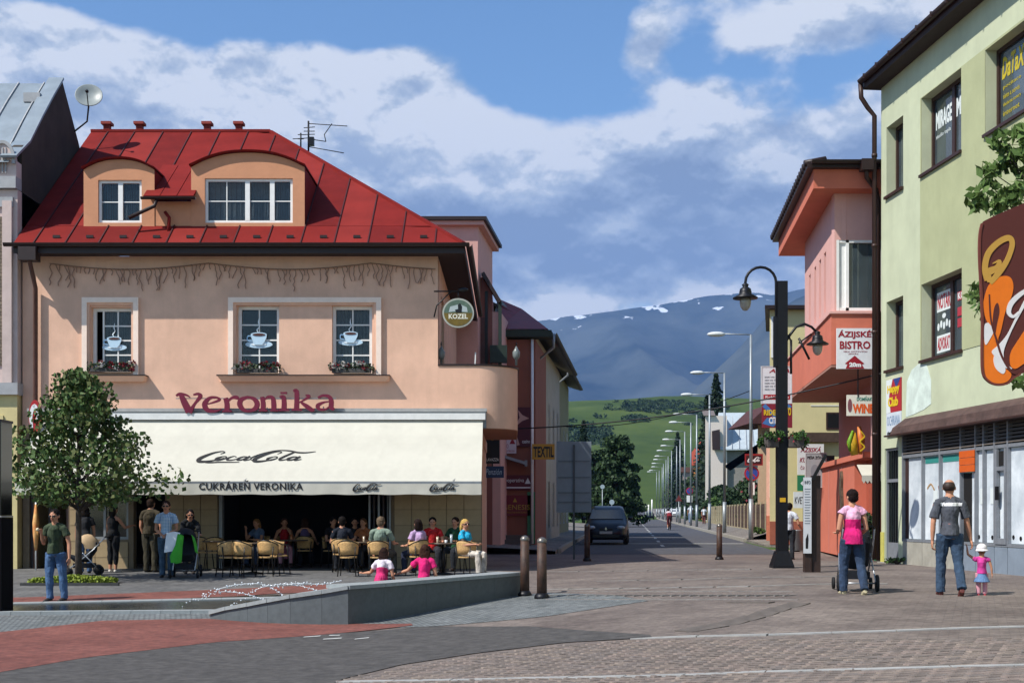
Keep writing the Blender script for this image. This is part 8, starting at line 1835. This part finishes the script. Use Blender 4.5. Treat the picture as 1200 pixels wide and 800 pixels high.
for o in COL.objects:
    if o.parent == gman and o.name.startswith('shirt'):
        o.data.materials.append(MT['wht'])
        for p_ in o.data.polygons:
            c_ = p_.center+o.location
            if p_.normal.y > .3 and abs(c_.x+.01) < .155 and 1.345 < c_.z < 1.395: p_.material_index = 1
g = gh(1150.5, 697)
person(g, R(180-14), .84, 'toddler in white sun hat pink vest and blue skirt holding the mans hand', female=False, child=True, shirt='#c23a8c', sleeve=.2, skirt=.17, pants='#5f7fa8', hat='#dcd6d8', hair='#8a6a4a', shoes='#c8505c', arms=[((.3, 0, -1), (.1, -.1, -1)), ((.45, -.2, .35), (.12, 0, 1))], vox=.0065)
g = gh(925, 650)
person(Vector((P(925, 0, 38).x, 38, G(8, 38))), R(150), 1.72, 'man in white t-shirt and dark trousers half hidden behind the black lamp post', shirt='#c9ced6', pants='#23262c', hair='#17110e', arms=[((.3, -.1, -1), (.2, -.6, -.6))]*2, vox=.012)
# far walkers
person((P(809, 0, 119).x, 119, .47), R(185), 1.75, 'distant walker in white shirt and light jeans, left of the two on the pavement', shirt='#c6ccd4', pants='#6f84a4', hair='#2a1c16', vox=.02, legs=[((-.05, -.15, -1), (0, 0, -1)), ((.05, .15, -1), (0, .2, -1))])
person((P(825, 0, 107).x, 107, .47), R(180), 1.5, 'smaller distant walker in white top and maroon trousers on the right pavement', shirt='#c9cdd2', pants='#6a3c38', hair='#2a1c16', vox=.02)
# cyclist
Yc = 96; cx = P(784.5, 0, Yc).x
person((cx, Yc, .12), R(182), 1.72, 'cyclist in red and white jersey riding away up the road', seat=.92, lean=.75, shirt='#c8b9bc', shirt2='#7a1c24', pants='#5c1c22', pantlen=.15, hair='#23262c', shoes='#c9c9c9', legs=[((-.06, -.55, -.8), (0, .15, -1)), ((.06, -.2, -1), (0, .1, -1))], arms=[((.15, -.7, -.6), (-.05, -.9, -.4))]*2, vox=.016)
bk = thing('bicycle', (cx, Yc, .11), 'road bicycle ridden by the cyclist in red and white', 'bicycle'); m_bk = mat('bike_red', '#5a1c1c', .4, 0)
for nm_, yy in (('wheel', -.5), ('wheel', .52)):
    w = MB(Matrix.Translation((cx, Yc+yy, .45)) @ Matrix.Rotation(R(90), 4, 'Y')); w.lathe([(.30, -.012), (.335, -.012), (.335, .012), (.30, .012), (.30, -.012)], n=24)
    for q in range(8): a = q*math.pi/4; w.bar((0, 0, 0), (math.cos(a)*.31, math.sin(a)*.31, 0), .006, .006)
    w.build(nm_, mat('tyre', '#1a1a1c', .8), bk)
MB().tube([(cx, Yc-.5, .45), (cx, Yc-.1, .42), (cx, Yc-.25, .98)], .02, 6).tube([(cx, Yc-.1, .42), (cx, Yc+.36, .95), (cx, Yc-.22, .95)], .02, 6).tube([(cx, Yc+.52, .45), (cx, Yc+.38, 1.05)], .018, 6).build('frame', m_bk, bk)
MB().tube([(cx-.2, Yc+.42, 1.02), (cx+.2, Yc+.42, 1.02)], .015, 6).build('handlebar', m_black, bk); MB().ell((cx, Yc-.25, 1.0), (.07, .13, .03)).build('saddle', m_black, bk)
# ============================================================ CARS
def car(loc, rz, lab, paint, L_=4.3, Wd=1.78, H=1.6, mpv=True, group=None, plate=True):
    """front towards local -Y"""
    t = thing('parked_car' if 'parked' in lab else 'car', (0, 0, 0), lab, 'car', group); h2 = Wd/2
    # body as lofted sections along y: (y, half width, z bottom, z belt, roof half width, z roof)
    prof = [(-L_/2, .72, .28, .58, .5, .60), (-L_/2+.12, .86, .2, .72, .7, .76), (-L_/2+.5, .97, .2, .86, .8, .92), (-L_/2+.95, 1.0, .2, .96, .84, 1.04), (-L_/2+1.75, 1.0, .2, 1.0, .74, H-.10), (-L_/2+2.3, 1.0, .2, 1.0, .73, H), (L_/2-1.1, 1.0, .2, 1.02, .72, H-.02), (L_/2-.45, .99, .2, 1.02, .70, H-.12), (L_/2-.1, .95, .22, .98, .78, 1.0), (L_/2, .88, .3, .9, .7, .92)]
    mb = MB(); mb.sm = True; vs = []; n = 12
    for y, w, z0, zb, wr, zr in prof:
        w *= h2; wr *= h2; half = [(w*.88, z0), (w, z0+.15), (w, (z0+zb)/2), (w*.97, zb), (wr*1.0, zr-.04), (wr*.8, zr)]
        vs += [(x, y, z) for x, z in half]+[(-x, y, z) for x, z in half[::-1]]
    mb.add(vs, [(i*n+j, (i+1)*n+j, (i+1)*n+(j+1) % n, i*n+(j+1) % n) for i in range(len(prof)-1) for j in range(n)]+[list(range(n)), [(len(prof)-1)*n+j for j in range(n)][::-1]])
    bo_ = mb.build('body', mat('paint_'+paint, paint, .3, .04, 2, spec=.35), t); gl = mat('car_glass', '#0d1217', .05, 0, spec=1.)
    def G4(nm, pts, m=gl): MB().add(pts, [(0, 1, 2, 3)]).build(nm, m, t)
    y0, y1 = -L_/2+.98, -L_/2+1.72; e = .012
    G4('windscreen', [(-.80*h2, y0-e, 1.06+e), (.80*h2, y0-e, 1.06+e), (.70*h2, y1-e, H-.14+e), (-.70*h2, y1-e, H-.14+e)])
    y0, y1 = L_/2-.14, L_/2-.5; G4('rear_window', [(.70*h2, y0+e, 1.06), (-.70*h2, y0+e, 1.06), (-.62*h2, y1+e+.03, H-.16), (.62*h2, y1+e+.03, H-.16)])
    for s in (-1, 1):
        G4('side_window', [(s*h2*.965, -L_/2+1.25, 1.06), (s*h2*.965, L_/2-.6, 1.08), (s*h2*.745, L_/2-.75, H-.14), (s*h2*.765, -L_/2+1.85, H-.16)])
        MB().ell((s*h2*.68, -L_/2+.16, .70), (.20, .14, .09), 12, 6).build('headlight', mat('headlight_glass', '#8f98a0', .1, .1, spec=.9), t); MB().ell((s*h2*.80, L_/2-.12, .88), (.10, .1, .16), 10, 6).build('tail_light', mat('tail_red', '#7a1212', .2, 0), t)
        MB().ell((s*(h2+.10), -L_/2+1.3, 1.08), (.11, .06, .08), 10, 6).build('door_mirror', bo_.data.materials[0], t)
        for yy in (-L_/2+.82, L_/2-.78):
            w = MB(Matrix.Translation((s*(h2-.09), yy, .31)) @ Matrix.Rotation(R(90), 4, 'Y')); w.lathe([(.19, -.1), (.29, -.1), (.31, -.08), (.31, .08), (.29, .1), (.19, .1)], n=20); wo = w.build('wheel', mat('tyre', '#1a1a1c', .8), t)
            w = MB(Matrix.Translation((s*(h2-.09), yy, .31)) @ Matrix.Rotation(R(90), 4, 'Y')); w.lathe([(.02, -.085), (.2, -.09), (.2, .09), (.02, .085)], n=14); w.build('rim', mat('rim_grey', '#6d7074', .4, 0, metal=.5), wo)
    MB().box(-.62*h2, .62*h2, -L_/2-.015, -L_/2+.05, .30, .42).build('lower_grille', m_black, t); MB().box(-.3*h2, .3*h2, -L_/2-.02, -L_/2+.04, .60, .68).build('grille', m_black, t)
    if plate: MB().box(-.26, .26, -L_/2-.03, -L_/2-.016, .45, .56).build('number_plate', mat('plate_white', '#a9a9a4', .5), t); MB().prism([(-.05, .66), (0, .73), (.05, .66), (0, .59)], -L_/2-.035, -L_/2-.021, ax=1).build('badge', mat('chrome', '#9a9a9a', .2, 0, metal=1), t)
    place(t, loc, rz); return t
car((P(716.5, 0, 53).x, 53+2.15, .11), R(-6), 'dark navy blue compact car parked in the shade facing the square', '#0d1220', H=1.62)
car((P(792, 0, 198).x, 200, .55), R(-6), 'white hatchback parked on the right pavement beyond the cyclist', '#c9cacb', H=1.45, Wd=1.7)
car((P(761, 0, 243).x, 243, .12), R(174), 'small dark blue car driving away on the far road', '#10182c', H=1.45)
car((P(747, 0, 325).x, 326, 2.12), R(174), 'tiny red car on the crest at the end of the road', '#7a1c16', H=1.4)
car((P(690, 0, 62).x, 63, .35), R(-6), 'pale car mostly hidden behind the traffic board pole and dark car', '#a9adb4', H=1.45) if False else None
# distant white shapes by the junction
for i, (px, py, lab) in enumerate(((764, 585, 'tallest white marker post at the far right junction'), (757, 590, 'short white marker post left of the tallest one'), (760, 591, 'white marker post between the other two'))):
    t = thing('marker_post', P(px, 598, 240), lab, 'marker post', 'white marker posts at the far junction'); p = P(px, 601, 240); MB().tube([p+Vector((0, 0, -.5)), Vector((p.x, p.y, zat(py, 240)))], .14, 6).build('post', m_white, t)
# potted plants near the booth; weeds; pot
bush('potted_plant', (9.3, 33.6, .62), (.26, .26, .62), 'tall green potted shrub beside the brown downpipe behind the woman in pink', 900, .07, lm_m, lm_d, cat='potted plant')
pp_ = MB().lathe([(.2, 0), (.27, .5), (.29, .62), (.25, .62), (.24, .55), (.01, .55)], (9.3, 33.6, .2), 18).build('plant_pot', mat('pot_dark', '#3a3d42', .6, .1)); tag(pp_, 'dark grey pot holding the tall green shrub by the downpipe', 'pot')
p = gf @ Vector((1.5, .2, .2)); bush('weed_tuft', p, (.3, .15, .12), 'tuft of green weeds growing at the foot of the shop front', 260, .05, lm_l, lm_m)
# ice cream cone details
MB().tube([g0 for g0 in (ic.location+Vector((0, 0, -.08)), ic.location+Vector((0, 0, .03)))], [.006, .022], 8).build('cone', mat('waffle', '#a8793c', .8), ic); MB().ell(ic.location+Vector((0, 0, .06)), .032, 8, 6).build('scoop', mat('vanilla', '#d9c9a8', .6), ic)
bpy.data.scenes.remove(TMP)
